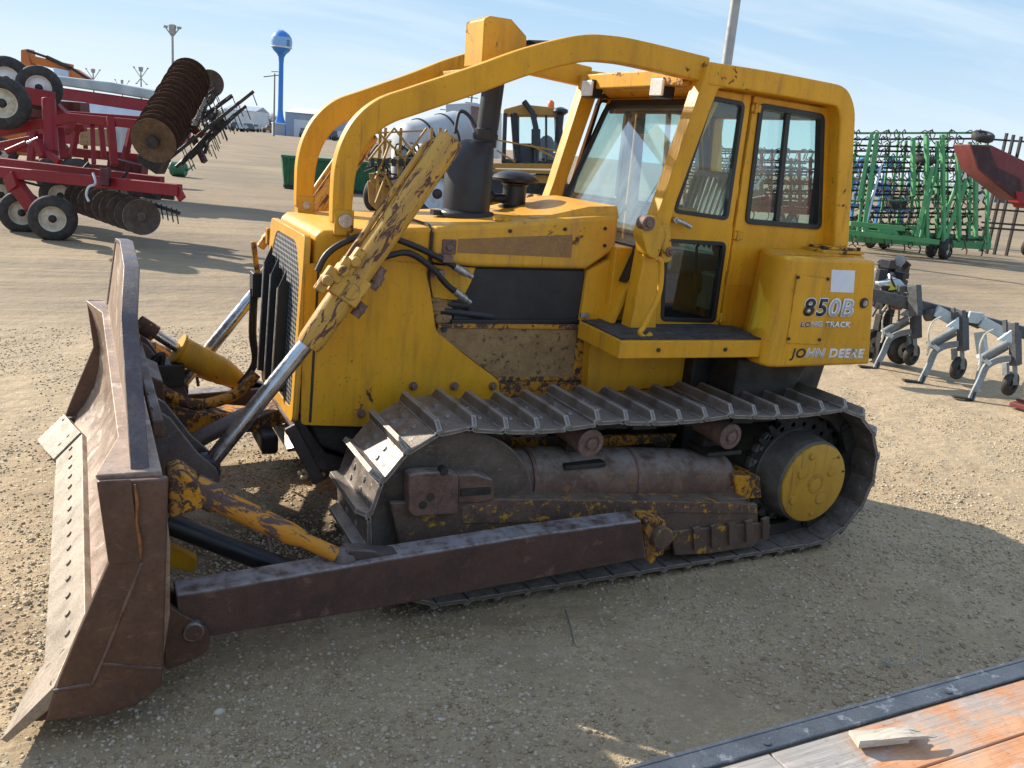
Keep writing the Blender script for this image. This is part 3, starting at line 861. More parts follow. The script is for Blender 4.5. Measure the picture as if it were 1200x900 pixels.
# ------------------------------------------------------------------ red grain trailer with grey cover
TDp = 24.0
def prism_view(pix, dep, thick, mb=None):
    """outline from image pixels set at one chosen distance, given real thickness away from us"""
    b = mb or MB()
    f = [D(u, v, dep) for u, v in pix]
    return b._poly(f, [p + VIEW * thick for p in f])
tp0 = D(120, 121, TDp); 
GT = thing('grain_trailer', 'long red grain trailer with rolled grey cover behind the disc harrow', 'trailer', (tp0.x, tp0.y, 0))
prism_view([(30, 97), (186, 119), (188, 168), (30, 168)], TDp, 2.3).build('body', M['imp_red'], GT, bevel=0.03)
prism_view([(60, 88), (130, 96), (182, 106), (184, 118), (130, 109), (62, 99)], TDp - 0.05, 2.4).build('rolled_cover', M['grey_tarp'], GT, bevel=0.06)
prism_view([(62, 116), (100, 120), (100, 124), (62, 120)], TDp - 0.06, 0.05).build('rail_trim', M['white_paint'], GT)
prism_view([(102, 121), (170, 131), (169, 140), (103, 132)], TDp - 0.5, 0.08).build('side_panel', M['pale_panel'], GT)
for u in (60, 90, 150):
    q = D(u, 170, TDp)
    add_wheel(GT, (q.x, q.y, 0.5), 0.5, 0.28, -VIEW)
b = MB()
for u in (50, 100, 150): q = D(u, 165, TDp); b.bar((q.x, q.y, q.z), (q.x, q.y, 0.6), 0.12, 0.12)
q0, q1 = D(40, 165, TDp), D(170, 168, TDp); b.bar((q0.x, q0.y, 0.75), (q1.x, q1.y, 0.75), 0.2, 0.25); bpart(b, 'chassis', 'imp_red_dark', GT)
# tan gearbox clutter under it
prism_view([(92, 150), (128, 150), (128, 172), (92, 170)], TDp - 1.5, 0.6).build('drive_housing', M['rust_brown'], GT, bevel=0.05)
prism_view([(134, 146), (143, 146), (141, 188), (133, 186)], TDp - 1.2, 0.5).build('corner_post', M['tank_white'], GT, bevel=0.04)

# ------------------------------------------------------------------ orange loader boom further back
LD = 32.0
lp = D(29, 90, LD)
LO = thing('loader', 'orange loader boom rising above the red grain trailer', 'loader', (lp.x, lp.y, 0))
prism_view([(24, 58), (32, 57), (36, 78), (36, 100), (24, 100)], LD, 0.5).build('mast', M['imp_orange'], LO, bevel=0.03)
b = MB(); b.bar(D(34, 69, LD + 0.2), D(84, 80, LD + 0.2), 0.3, 0.28); bpart(b, 'lower_arm', 'imp_orange', LO, bevel=0.02)
prism_view([(81, 79), (88, 81), (108, 95), (100, 95), (80, 90)], LD, 0.4).build('arm_knuckle', M['imp_orange'], LO, bevel=0.02)
b = MB(); b.cyl(D(32, 59, LD), D(55, 67, LD), 0.045, n=8); b.cyl(D(55, 67, LD), D(83, 80, LD), 0.075, n=10); b.cyl(D(84, 80, LD), D(106, 94, LD), 0.05, n=8); bpart(b, 'boom_ram', 'dark_steel', LO)
prism_view([(62, 79), (80, 83), (80, 91), (64, 88)], LD - 0.1, 0.1).build('name_board', M['pale_panel'], LO)
b = MB(); q = D(29, 95, LD); b.box(q.x - 1.2, q.x + 1.2, q.y - 0.8, q.y + 0.8, 0.5, 1.8); b.bar((q.x, q.y, 1.5), (q.x, q.y, q.z), 0.4, 0.4); bpart(b, 'loader_body', 'imp_orange', LO, bevel=0.05)
for sx in (-0.9, 0.9):
    for sy in (-0.9, 0.9): add_wheel(LO, (q.x + sx, q.y + sy, 0.55), 0.55, 0.35, (0, 1, 0))

# ------------------------------------------------------------------ lamp posts and poles
def lamp_post(u, vtop, dep, r, label, arms=2, lean=0.0):
    t = D(u, vtop, dep)
    o = thing('lamp_post', label, 'lamp post', (t.x, t.y, 0), 'lamp posts round the yard')
    b = MB(); b.tube([(t.x, t.y, 0), (t.x, t.y, t.z)], r, 10, [r, r * 0.65]); bpart(b, 'pole', 'pole_grey', o)
    for k in range(arms):
        sg_ = 1 if k % 2 == 0 else -1
        e = Vector((t.x, t.y, t.z)) + SIDE * (sg_ * (8 - 2 * (k // 2)) * dep / F_PX) + VIEW * (0.2 * (k // 2)) + Vector((0, 0, (0.1 - 1.5 * (k // 2)) * dep / 85))
        b = MB(); b.bar(t + Vector((0, 0, -0.9 * dep / 85)), e + Vector((0, 0, -0.15)), r * 0.6, r * 0.6); arm = bpart(b, 'arm', 'pole_grey', o)
        b = MB(); b.box(e.x - 0.2, e.x + 0.2, e.y - 0.2, e.y + 0.2, e.z - 0.2, e.z + 0.02); bpart(b, 'lamp_head', 'pole_grey', arm, bevel=0.04)
    b = MB(); b.lathe((t.x, t.y, t.z), (0, 0, 1), [(-0.6, r * 1.8), (0.2, r * 2.4), (0.3, r)], 10); bpart(b, 'lamp_ring', 'pole_grey', o)
    return o
lamp_post(202, 32, 85, 0.16, 'tall lamp post with spread lamp heads above the folded disc gang')
lamp_post(165, 80, 170, 0.2, 'distant lamp post above the grey trailer cover, right of the orange boom', 4)
lamp_post(109, 82, 190, 0.2, 'faint distant lamp post at the tip of the orange boom', 2)
lamp_post(143, 95, 200, 0.14, 'shortest distant lamp post, just left of the folded disc gang', 2)
up = D(322, 86, 240)
UP = thing('utility_pole', 'slim utility pole with crossarm beside the blue water tower', 'utility pole', (up.x, up.y, 0))
b = MB(); b.tube([(up.x, up.y, 0), (up.x, up.y, up.z)], 0.24, 8, [0.28, 0.18]); bpart(b, 'pole', 'pole_wood', UP)
b = MB(); b.bar(D(309, 90, 240), D(328, 88, 240), 0.25, 0.25); b.bar(D(318, 84, 240), D(326, 84, 240), 0.2, 0.2); bpart(b, 'crossarm', 'pole_wood', UP)
# thick grey pole right behind the cab
pb = D(847.2, 105, 27.0); pt = D(867, -6, 27.0)
GP_ = thing('light_pole', 'thick pale grey pole rising behind the cab roof of the yellow bulldozer', 'pole', (pb.x, pb.y, 0))
b = MB(); b.tube([(pb.x, pb.y, 0), (pb.x, pb.y, 11.0)], 0.16, 20, [0.17, 0.14]); bpart(b, 'pole', 'pole_grey', GP_)
b = MB(); b.cyl((pb.x, pb.y, 0), (pb.x, pb.y, 0.5), 0.3, n=24); bpart(b, 'footing', 'bldg_white', GP_)
b = MB(); b.box(pb.x - 0.9, pb.x + 0.9, pb.y - 0.2, pb.y + 0.2, 11, 11.2); bpart(b, 'lamp_head', 'pole_grey', GP_)
for u, vt, dep, lab in ((524, 120, 120, 'utility pole with short crossarm seen above the white sprayer tank, left one'), (553, 112, 125, 'utility pole with double crossarm seen above the white box truck')):
    t = D(u, vt, dep)
    o = thing('utility_pole', lab, 'utility pole', (t.x, t.y, 0))
    b = MB(); b.tube([(t.x, t.y, 0), (t.x, t.y, t.z)], 0.13, 8); bpart(b, 'pole', 'pole_wood', o)
    b = MB()
    for dz in (0.3, 1.0): b.bar(Vector((t.x, t.y, t.z - dz)) - SIDE * 0.9, Vector((t.x, t.y, t.z - dz)) + SIDE * 0.9, 0.12, 0.12)
    bpart(b, 'crossarm', 'pole_wood', o)

# ------------------------------------------------------------------ blue water tower
wt = ground(328, 158.5); WD = depth_of(wt)
k_ = WD / F_PX
WT_ = thing('water_tower', 'blue water tower with round tank on a slender flared stem', 'water tower', (wt.x, wt.y, 0))
def wz(v): return D(330, v, WD).z
zb, zt = wz(68), wz(38.5)
b = MB(); b.lathe((wt.x, wt.y, 0), (0, 0, 1), [(0, 7.4 * k_), (wz(146), 6.6 * k_), (wz(136), 3.6 * k_), (wz(128), 2.9 * k_), (wz(76), 2.7 * k_), (wz(69), 3.2 * k_), (wz(64), 6.0 * k_)], 40); bpart(b, 'stem', 'tower_blue', WT_, smooth=60)
b = MB(); b.lathe((wt.x, wt.y, 0), (0, 0, 1), [(wz(65), 5.5 * k_), (wz(61.5), 9.2 * k_), (wz(57), 11.3 * k_)], 40); b.lathe((wt.x, wt.y, 0), (0, 0, 1), [(wz(46.8), 11.2 * k_), (wz(43), 8.6 * k_), (wz(40), 4.5 * k_), (wz(39), 1.5 * k_)], 40); tank = bpart(b, 'tank', 'tower_blue', WT_, smooth=60)
b = MB(); b.lathe((wt.x, wt.y, 0), (0, 0, 1), [(wz(57.2), 11.3 * k_), (wz(53), 11.9 * k_), (wz(50), 11.9 * k_), (wz(46.6), 11.2 * k_)], 40); bpart(b, 'tank_band', 'tower_pale', tank, smooth=60)
b = MB(); b.lathe((wt.x, wt.y, 0), (0, 0, 1), [(wz(58.6), 11.4 * k_), (wz(58.2), 12.0 * k_), (wz(57.4), 12.0 * k_), (wz(57.0), 11.4 * k_)], 40); bpart(b, 'walkway', 'bldg_white', tank)
b = MB()
e = Vector((wt.x, wt.y, 0)) - VIEW * (11.6 * k_) * 0.6 + SIDE * (11.6 * k_) * 0.80
for dz, w in ((wz(50.5), 3.2), (wz(53), 2.6), (wz(55), 3.0)): b.box(e.x - w * k_ * 0.5, e.x + w * k_ * 0.5, e.y - w * k_ * 0.5, e.y + w * k_ * 0.5, dz - 0.5 * k_, dz + 0.5 * k_)
bpart(b, 'painted_mark', 'bldg_dark', tank)
b = MB()
for dx in (-3, -1, 1.5, 5): b.cyl((wt.x + dx * k_ * 0.6, wt.y, wz(40)), (wt.x + dx * k_ * 0.6, wt.y, wz(38.2 - abs(dx) * 0.1)), 0.25 * k_, n=6)
bpart(b, 'antenna', 'bldg_dark', WT_)
q = wt - VIEW * 7 * k_
SH = thing('pump_house', 'small pale square pump house at the foot of the blue water tower', 'building', (q.x, q.y, 0))
b = MB(); b.box(q.x - 6.4 * k_, q.x + 6.4 * k_, q.y - 6 * k_, q.y + 6 * k_, 0, wz(145.5)); bpart(b, 'wall', 'bldg_grey', SH)
b = MB(); b.box(q.x - 7 * k_, q.x + 7 * k_, q.y - 6.5 * k_, q.y + 6.5 * k_, wz(145.5), wz(144.2)); bpart(b, 'roof', 'bldg_white', SH)

# ------------------------------------------------------------------ far buildings
def shed(u0, u1, vroof, veave, vbase, dep, thick, wall, roof, label, door=None):
    a, c = D(u0, vbase, dep), D(u1, vbase + (u1 - u0) * 0.087, dep)
    a.z = c.z = 0
    ze = D((u0 + u1) / 2, veave, dep).z; zr = D((u0 + u1) / 2, vroof, dep).z
    m = (a + c) / 2
    o = thing('shed', label, 'building', (m.x, m.y, 0))
    b = MB(); up_ = Vector((0, 0, ze)); bk = VIEW * thick
    b._poly([a, c, c + up_, a + up_], [a + bk, c + bk, c + bk + up_, a + bk + up_]); bpart(b, 'wall', wall, o)
    b = MB(); rz = Vector((0, 0, zr)); ov = VIEW * -0.4
    b._poly([a + up_ + ov, a + bk + up_, a + bk * 0.5 + rz], [c + up_ + ov, c + bk + up_, c + bk * 0.5 + rz]); bpart(b, 'roof', roof, o)
    if door:
        x0, x1 = door
        p = a + (c - a) * x0 - VIEW * 0.1; q = a + (c - a) * x1 - VIEW * 0.1
        b = MB(); uz = Vector((0, 0, ze * 0.72)); b._poly([p, q, q + uz, p + uz], [p + VIEW * 0.08, q + VIEW * 0.08, q + VIEW * 0.08 + uz, p + VIEW * 0.08 + uz]); bpart(b, 'door', 'bldg_white', o)
    return o
shed(334, 404, 127, 134, 152, 300, 30, 'bldg_grey', 'bldg_white', 'long grey shed with pale roof right of the water tower', (0.15, 0.5))
shed(262, 300, 123, 129, 142, 380, 20, 'bldg_white', 'bldg_grey', 'small white shed behind bare trees left of the water tower')
shed(1168, 1260, 196, 204, 222, 240, 25, 'bldg_dark', 'bldg_grey', 'low dark shed behind the red auger at far right')
# red and white storage sign block among the implements
q = ground(397, 163)
SB = thing('fuel_tank_stand', 'small red and white tank standing among the far implements', 'tank', (q.x, q.y, 0))
dq = depth_of(q); kq = dq / F_PX
b = MB(); b.box(q.x - 5 * kq, q.x + 5 * kq, q.y - 2 * kq, q.y + 2 * kq, 7 * kq, 15 * kq); bpart(b, 'tank', 'red_paint', SB, bevel=0.05)
b = MB(); b.box(q.x - 2 * kq, q.x + 2 * kq, q.y - 2.2 * kq, q.y + 2.2 * kq, 8 * kq, 14 * kq); bpart(b, 'panel', 'bldg_white', SB)
b = MB()
for dx in (-4, 4): b.box(q.x + (dx - 0.5) * kq, q.x + (dx + 0.5) * kq, q.y - kq, q.y + kq, 0, 7 * kq)
bpart(b, 'stand', 'bldg_dark', SB)

# bare trees on the skyline
def bare_trees(name, u0, u1, vb, hpx, dep, n, seed, label):
    rr = random.Random(seed)
    b = MB()
    k = dep / F_PX
    for i in range(n):
        u = rr.uniform(u0, u1)
        p = D(u, vb + (u - u0) * 0.087, dep + rr.uniform(-20, 40)); p.z = 0
        h = hpx * k * rr.uniform(0.5, 1.15)
        b.tube([p, p + Vector((0, 0, h * 0.6)), p + Vector((0, 0, h))], 0.3, 4, [0.35, 0.2, 0.05])
        for j in range(9):
            z = h * rr.uniform(0.25, 0.9); a = rr.uniform(0, 6.28); L = (h - z) * 0.55 + 0.8
            e = p + Vector((math.cos(a) * L, math.sin(a) * L, z + L * 0.8))
            b.tube([p + Vector((0, 0, z)), e], 0.1, 3, [0.12, 0.04])
            for t in range(3):
                f = p + Vector((0, 0, z)) + (e - p - Vector((0, 0, z))) * rr.uniform(0.4, 1)
                b.tube([f, f + Vector((rr.uniform(-1, 1), rr.uniform(-1, 1), rr.uniform(0.3, 1.6)))], 0.05, 3, [0.07, 0.03])
    o = b.build(name, M['bark'])
    tag(o, kind='stuff')
    return o
bare_trees('far_tree_belt', 236, 330, 141, 17, 420, 260, 4, '')
bare_trees('far_tree_belt', 985, 1200, 205, 12, 420, 60, 6, '')
bare_trees('far_tree_belt', -30, 240, 118, 12, 450, 50, 9, '')
# far rows of small implements parked along the yard edge
def small_implement(kind):
    root = bpy.data.objects.new('parked_implement', None); COL.objects.link(root); root.empty_display_size = 0.2
    body, acc = {0: ('tank_white', 'bldg_dark'), 1: ('bldg_dark', 'pole_grey'), 2: ('rust_brown', 'bldg_dark'), 3: ('bldg_grey', 'white_paint')}[kind]
    b = MB(); b.prism_y([(-1.6, 0.6), (1.6, 0.6), (1.5, 1.15), (0.6, 1.25), (0.3, 1.8), (-1.1, 1.8), (-1.5, 1.2)], -0.8, 0.8); b.build('body', M[body], root, bevel=0.06)
    b = MB(); b.prism_y([(0.28, 1.28), (0.1, 1.68), (-0.9, 1.68), (-1.15, 1.28)], -0.82, 0.82); b.build('window_band', M['bldg_dark'], root)
    for x in (-1.0, 1.0):
        for y in (-0.78, 0.78):
            b = MB(); b.lathe((x, y - 0.12, 0.42), (0, 1, 0), [(0, 0.1), (0, 0.4), (0.03, 0.42), (0.21, 0.42), (0.24, 0.4), (0.24, 0.1)], 14); b.build('wheel', M['rubber'], root)
    b = MB(); b.bar((1.5, 0, 0.7), (2.4, 0, 0.6), 0.12, 0.12); b.build('drawbar', M[acc], root)
    return root
def HOR(u):
    return 450 + ((u - 600) / F_PX * CR.z + CD.z) * F_PX / CU.z
LAB = ['small white vehicle in the row parked along the far yard edge', 'small dark vehicle in the row parked along the far yard edge', 'small brown vehicle in the row parked along the far yard edge', 'small grey vehicle in the row parked along the far yard edge']
protos = {}
rr = random.Random(21)
spots = [(u, HOR(u) + rr.uniform(5.6, 9.0)) for u in [246, 252, 259, 265, 271, 278, 284, 290, 296, 302, 308, 314, 343, 349, 356, 362, 370, 378, 386, 392, 400, 404, 409, 414, 418, 424, 430]]
for i, (u, v) in enumerate(spots):
    kd = rr.choice([0, 0, 1, 1, 2, 3])
    if kd not in protos:
        o = protos[kd] = small_implement(kd)
    else:
        o = copy_tree(protos[kd])
    p = ground(u, v)
    o.location = p; o.rotation_euler = (0, 0, rr.uniform(0, 6.28)); o.scale = (1.5, 1.5, 1.7)
    tag(o, LAB[kd], 'parked vehicle', ['white', 'dark', 'brown', 'grey'][kd] + ' vehicles in the far row')

# ------------------------------------------------------------------ green dumpster-like box
gb = ground(333, 221); GD = depth_of(gb)
GB = thing('green_bin', 'dark green steel bin standing on the yard behind the bulldozer risers', 'bin', (gb.x, gb.y, 0))
b = MB()
A = D(325, 181, GD); z1 = A.z
ex = (SIDE * 0.96 + VIEW * 0.28).normalized(); ey = Vector((-ex.y, ex.x, 0))
if ey.dot(VIEW) < 0: ey = -ey
o0 = Vector((gb.x, gb.y, 0))
L_ = 4.6
b._poly([o0 + Vector((0, 0, 0.12)), o0 + ey * 1.1 + Vector((0, 0, 0.12)), o0 + ey * 1.4 - ex * 0.12 + Vector((0, 0, z1)), o0 - ey * 0.25 - ex * 0.12 + Vector((0, 0, z1))],
        [o0 + ex * L_ + Vector((0, 0, 0.12)), o0 + ex * L_ + ey * 1.1 + Vector((0, 0, 0.12)), o0 + ex * (L_ + 0.12) + ey * 1.4 + Vector((0, 0, z1)), o0 + ex * (L_ + 0.12) - ey * 0.25 + Vector((0, 0, z1))])
gbb = bpart(b, 'bin_body', 'imp_dkgreen', GB, bevel=0.02)
b = MB()
for t in (0.03, 0.2, 0.4, 0.6, 0.8, 0.97):
    p = o0 + ex * (L_ * t) - ey * 0.02; b.bar(p + Vector((0, 0, 0.15)), p - ey * 0.26 + Vector((0, 0, z1 - 0.05)), 0.10, 0.06)
b.bar(o0 - ey * 0.26 - ex * 0.15 + Vector((0, 0, z1 - 0.03)), o0 - ey * 0.26 + ex * (L_ + 0.15) + Vector((0, 0, z1 - 0.03)), 0.08, 0.10)
bpart(b, 'stiffener', 'imp_dkgreen', gbb, bevel=0.01)
b = MB(); b.bar(o0 + Vector((0, 0, 0.06)), o0 + ex * L_ + Vector((0, 0, 0.06)), 0.15, 0.12); b.bar(o0 + ey * 1.1 + Vector((0, 0, 0.06)), o0 + ey * 1.1 + ex * L_ + Vector((0, 0, 0.06)), 0.15, 0.12); bpart(b, 'skid', 'dark_steel', GB)

# ------------------------------------------------------------------ yellow self-propelled sprayer
SD = 27.0
sp0 = D(540, 210, SD)
SPR = thing('sprayer', 'yellow self-propelled crop sprayer with white tank, folded booms and black cab', 'sprayer', (sp0.x, sp0.y, 0))
def sb(name, mat, a, c, w, h, da=SD, dc=None, par=None):
    b = MB(); b.bar(D(*a, da), D(*c, dc or da), w, h); return bpart(b, name, mat, par or SPR, bevel=0.008)
# tank: white barrel with steel bands
b = MB(); tA, tB = D(478, 174, SD + 0.4), D(536, 160, SD + 1.6); tdv = (tB - tA).normalized()
b.lathe(tA, tdv, [(-0.3, 0.2), (-0.2, 0.6), (0, 0.80), ((tB - tA).length, 0.82), ((tB - tA).length + 0.2, 0.65), ((tB - tA).length + 0.3, 0.2)], 36); tk = bpart(b, 'tank', 'tank_white', SPR, smooth=50)
for t in (0.25, 0.7):
    p = tA + (tB - tA) * t; b = MB(); b.lathe(p, tdv, [(0, 0.815), (0, 0.84), (0.06, 0.84), (0.06, 0.815)], 36); bpart(b, 'band', 'dark_steel', tk)
b = MB(); b.lathe(D(470, 196, SD - 0.3), (0, 0, 1), [(-0.55, 0.1), (-0.5, 0.3), (0.5, 0.32), (0.62, 0.2), (0.66, 0.08)], 24); bpart(b, 'rinse_tank', 'tank_white', SPR, smooth=50)
b = MB(); b.lathe(D(496, 197, SD - 0.4), (0, 0, 1), [(-0.45, 0.1), (-0.42, 0.26), (0.6, 0.28), (0.72, 0.15)], 24); bpart(b, 'rinse_tank', 'tank_white', SPR, smooth=50)
# rear frame and booms
prism_view([(430, 212), (530, 212), (528, 243), (440, 246), (432, 238)], SD - 0.2, 1.4).build('chassis', M['imp_yellow'], SPR, bevel=0.04)
sb('boom_rail', 'imp_yellow', (428, 186), (530, 196), 0.10, 0.12, SD - 0.9)
sb('boom_rail', 'imp_yellow', (440, 156), (500, 153), 0.05, 0.05, SD - 0.9)
for u in (446, 452, 470, 506, 516):
    sb('boom_post', 'imp_yellow', (u, 150), (u - 4, 240), 0.09, 0.09, SD - 0.8)
for a, c in (((432, 188), (462, 150)), ((462, 150), (494, 192)), ((494, 192), (524, 152)), ((440, 210), (458, 165)), ((478, 190), (440, 152)), ((500, 150), (470, 192)), ((440, 238), (452, 206)), ((466, 238), (452, 206)), ((476, 240), (468, 206))):
    sb('boom_brace', 'imp_yellow', a, c, 0.06, 0.06, SD - 1.0)
rs = random.Random(5)
for k in range(16):
    u, v = rs.uniform(434, 500), rs.uniform(165, 200)
    P = [D(u, v, SD - 0.7), D(u + rs.uniform(-10, 10), v + rs.uniform(4, 14), SD - 0.9), D(u + rs.uniform(-14, 14), v + rs.uniform(-6, 18), SD - 0.8), D(u + rs.uniform(-20, 20), v + rs.uniform(4, 22), SD - 0.6)]
    b = MB(); b.tube(spline(P, 5), 0.028, 6); bpart(b, 'spray_hose', 'hose', SPR)
for k in range(9):
    u = 436 + k * 8.5
    b = MB(); p = D(u, 190, SD - 1.0); b.box(p.x - 0.06, p.x + 0.06, p.y - 0.05, p.y + 0.05, p.z - 0.12, p.z + 0.1); bpart(b, 'nozzle_body', 'black', SPR)
# wheels
wax = (SIDE * 0.5 - VIEW * 0.87)
def wheel_on_ground(par, u, dep, r, w, ax, rim):
    p = D(u, 230, dep); return add_wheel(par, (p.x, p.y, r), r, w, ax, rim)
M['rim_blue'] = plain('pale_blue_rim', (0.42, 0.50, 0.58), 0.5, 0, 0.15, 6)
wheel_on_ground(SPR, 440, SD + 0.6, 0.52, 0.36, SIDE * 0.9 - VIEW * 0.42, 'imp_yellow')
wheel_on_ground(SPR, 462, SD + 1.0, 0.52, 0.36, SIDE * 0.9 - VIEW * 0.42, 'imp_yellow')
prism_view([(432, 203), (530, 203), (530, 222), (498, 236), (470, 240), (448, 232), (434, 214)], SD - 0.35, 0.5).build('rear_frame', M['imp_yellow'], SPR, bevel=0.03)
wheel_on_ground(SPR, 512, SD - 1.5, 0.86, 0.42, (SIDE * 0.15 - VIEW), 'rim_blue')
wheel_on_ground(SPR, 640, SD + 0.5, 0.86, 0.42, (SIDE * 0.15 - VIEW), 'rim_blue')
wheel_on_ground(SPR, 565, SD + 2.2, 0.86, 0.42, (SIDE * 0.15 - VIEW), 'rim_blue')
# cab
prism_view([(590, 128), (612, 122), (650, 126), (660, 132), (660, 136), (590, 135)], SD, 1.5).build('cab_roof', M['imp_yellow'], SPR, bevel=0.04)
CB = prism_view([(588, 186), (660, 190), (660, 196), (588, 194)], SD, 1.5).build('cab_base', M['black'], SPR, bevel=0.03)
for a, c, w in (((592, 133), (590, 190), 0.12), ((602, 133), (606, 190), 0.16), ((627, 134), (626, 190), 0.10), ((655, 134), (658, 192), 0.14), ((640, 135), (640, 190), 0.06)):
    sb('cab_pillar', 'black', a, c, w, w, SD)
for a, c, w in (((606, 133), (606, 188), 0.12), ((652, 134), (654, 190), 0.12)):
    sb('cab_pillar', 'black', a, c, w, w, SD + 1.4)
prism_view([(604, 138), (626, 138), (626, 168), (606, 170)], SD + 0.05, 0.03).build('window_pane', M['glass'], SPR)
prism_view([(628, 138), (654, 139), (656, 190), (628, 188)], SD + 0.05, 0.03).build('window_pane', M['glass'], SPR)
prism_view([(604, 168), (626, 168), (626, 190), (606, 190)], SD + 0.03, 0.05).build('door_panel', M['black'], SPR)
b = MB(); b.ball(D(640, 172, SD + 0.7), 0.28, 2, (1, 1, 1.3)); b.box(*[x for p in [D(640, 182, SD + 0.7)] for x in (p.x - 0.3, p.x + 0.3, p.y - 0.3, p.y + 0.3, p.z - 0.3, p.z + 0.1)]); bpart(b, 'cab_seat', 'interior', SPR)
q = D(645.5, 125, SD + 0.6)
b = MB(); b.lathe((q.x, q.y, q.z), (0, 0, 1), [(-0.1, 0.1), (0, 0.11), (0.14, 0.10), (0.2, 0.03)], 16); bpart(b, 'beacon', 'amber', SPR, smooth=50)
b = MB(); b.tube([D(628, 192, SD - 0.2), D(628, 150, SD - 0.2), D(624, 132, SD - 0.2), D(614, 119, SD - 0.2)], 0.09, 12); b.cyl(D(628, 175, SD - 0.2), D(628, 152, SD - 0.2), 0.14, n=14); bpart(b, 'exhaust', 'black', SPR, smooth=50)
b = MB(); b.lathe(D(657, 131, SD - 0.1), (0, 0, 1), [(-1.2, 0.10), (-0.1, 0.12), (0, 0.24), (0.08, 0.22), (0.14, 0.05)], 18); bpart(b, 'air_intake', 'black', SPR)
sb('hand_rail', 'imp_yellow', (582, 164), (660, 178), 0.05, 0.05, SD - 0.6)
sb('hand_rail', 'imp_yellow', (582, 176), (604, 190), 0.05, 0.05, SD - 0.6)
sb('hand_rail', 'imp_yellow', (622, 170), (660, 190), 0.05, 0.05, SD - 0.6)
for a, c, w in (((575, 194), (660, 195), 0.14), ((575, 200), (650, 202), 0.10)):
    sb('folded_boom', 'imp_yellow', a, c, w, w, SD - 0.7)
prism_view([(575, 204), (665, 206), (660, 232), (575, 236)], SD + 0.2, 1.2).build('engine_house', M['black'], SPR, bevel=0.05)
prism_view([(618, 205), (665, 207), (665, 216), (618, 214)], SD - 0.5, 0.1).build('side_skirt', M['imp_yellow'], SPR, bevel=0.02)
b = MB(); b.tube(spline([D(533, 130 + 26, SD), D(538, 132, SD), D(548, 134, SD), D(558, 150, SD), D(562, 172, SD)], 5), 0.06, 8); bpart(b, 'boom_hose', 'hose', SPR)
# white box truck beyond
BT = 45.0
q = D(550, 150, BT)
TR = thing('box_truck', 'white box truck parked beyond the sprayer tank', 'truck', (q.x, q.y, 0))
prism_view([(522, 122), (556, 120), (584, 128), (584, 186), (522, 180)], BT, 5.0).build('cargo_box', M['tank_white'], TR, bevel=0.05)
prism_view([(552, 124), (566, 126), (566, 150), (552, 150)], BT - 0.1, 0.1).build('side_door', M['rust_pink'], TR)
for u in (530, 572):
    p = D(u, 190, BT); add_wheel(TR, (p.x, p.y, 0.5), 0.5, 0.3, -VIEW)
b = MB(); p0, p1 = D(515, 186, BT), D(590, 190, BT); b.bar((p0.x, p0.y, 0.85), (p1.x, p1.y, 0.85), 0.4, 0.5); bpart(b, 'chassis', 'dark_steel', TR)
prism_view([(505, 150), (522, 140), (522, 190), (505, 188)], BT, 2.3).build('truck_cab', M['bldg_grey'], TR, bevel=0.1)
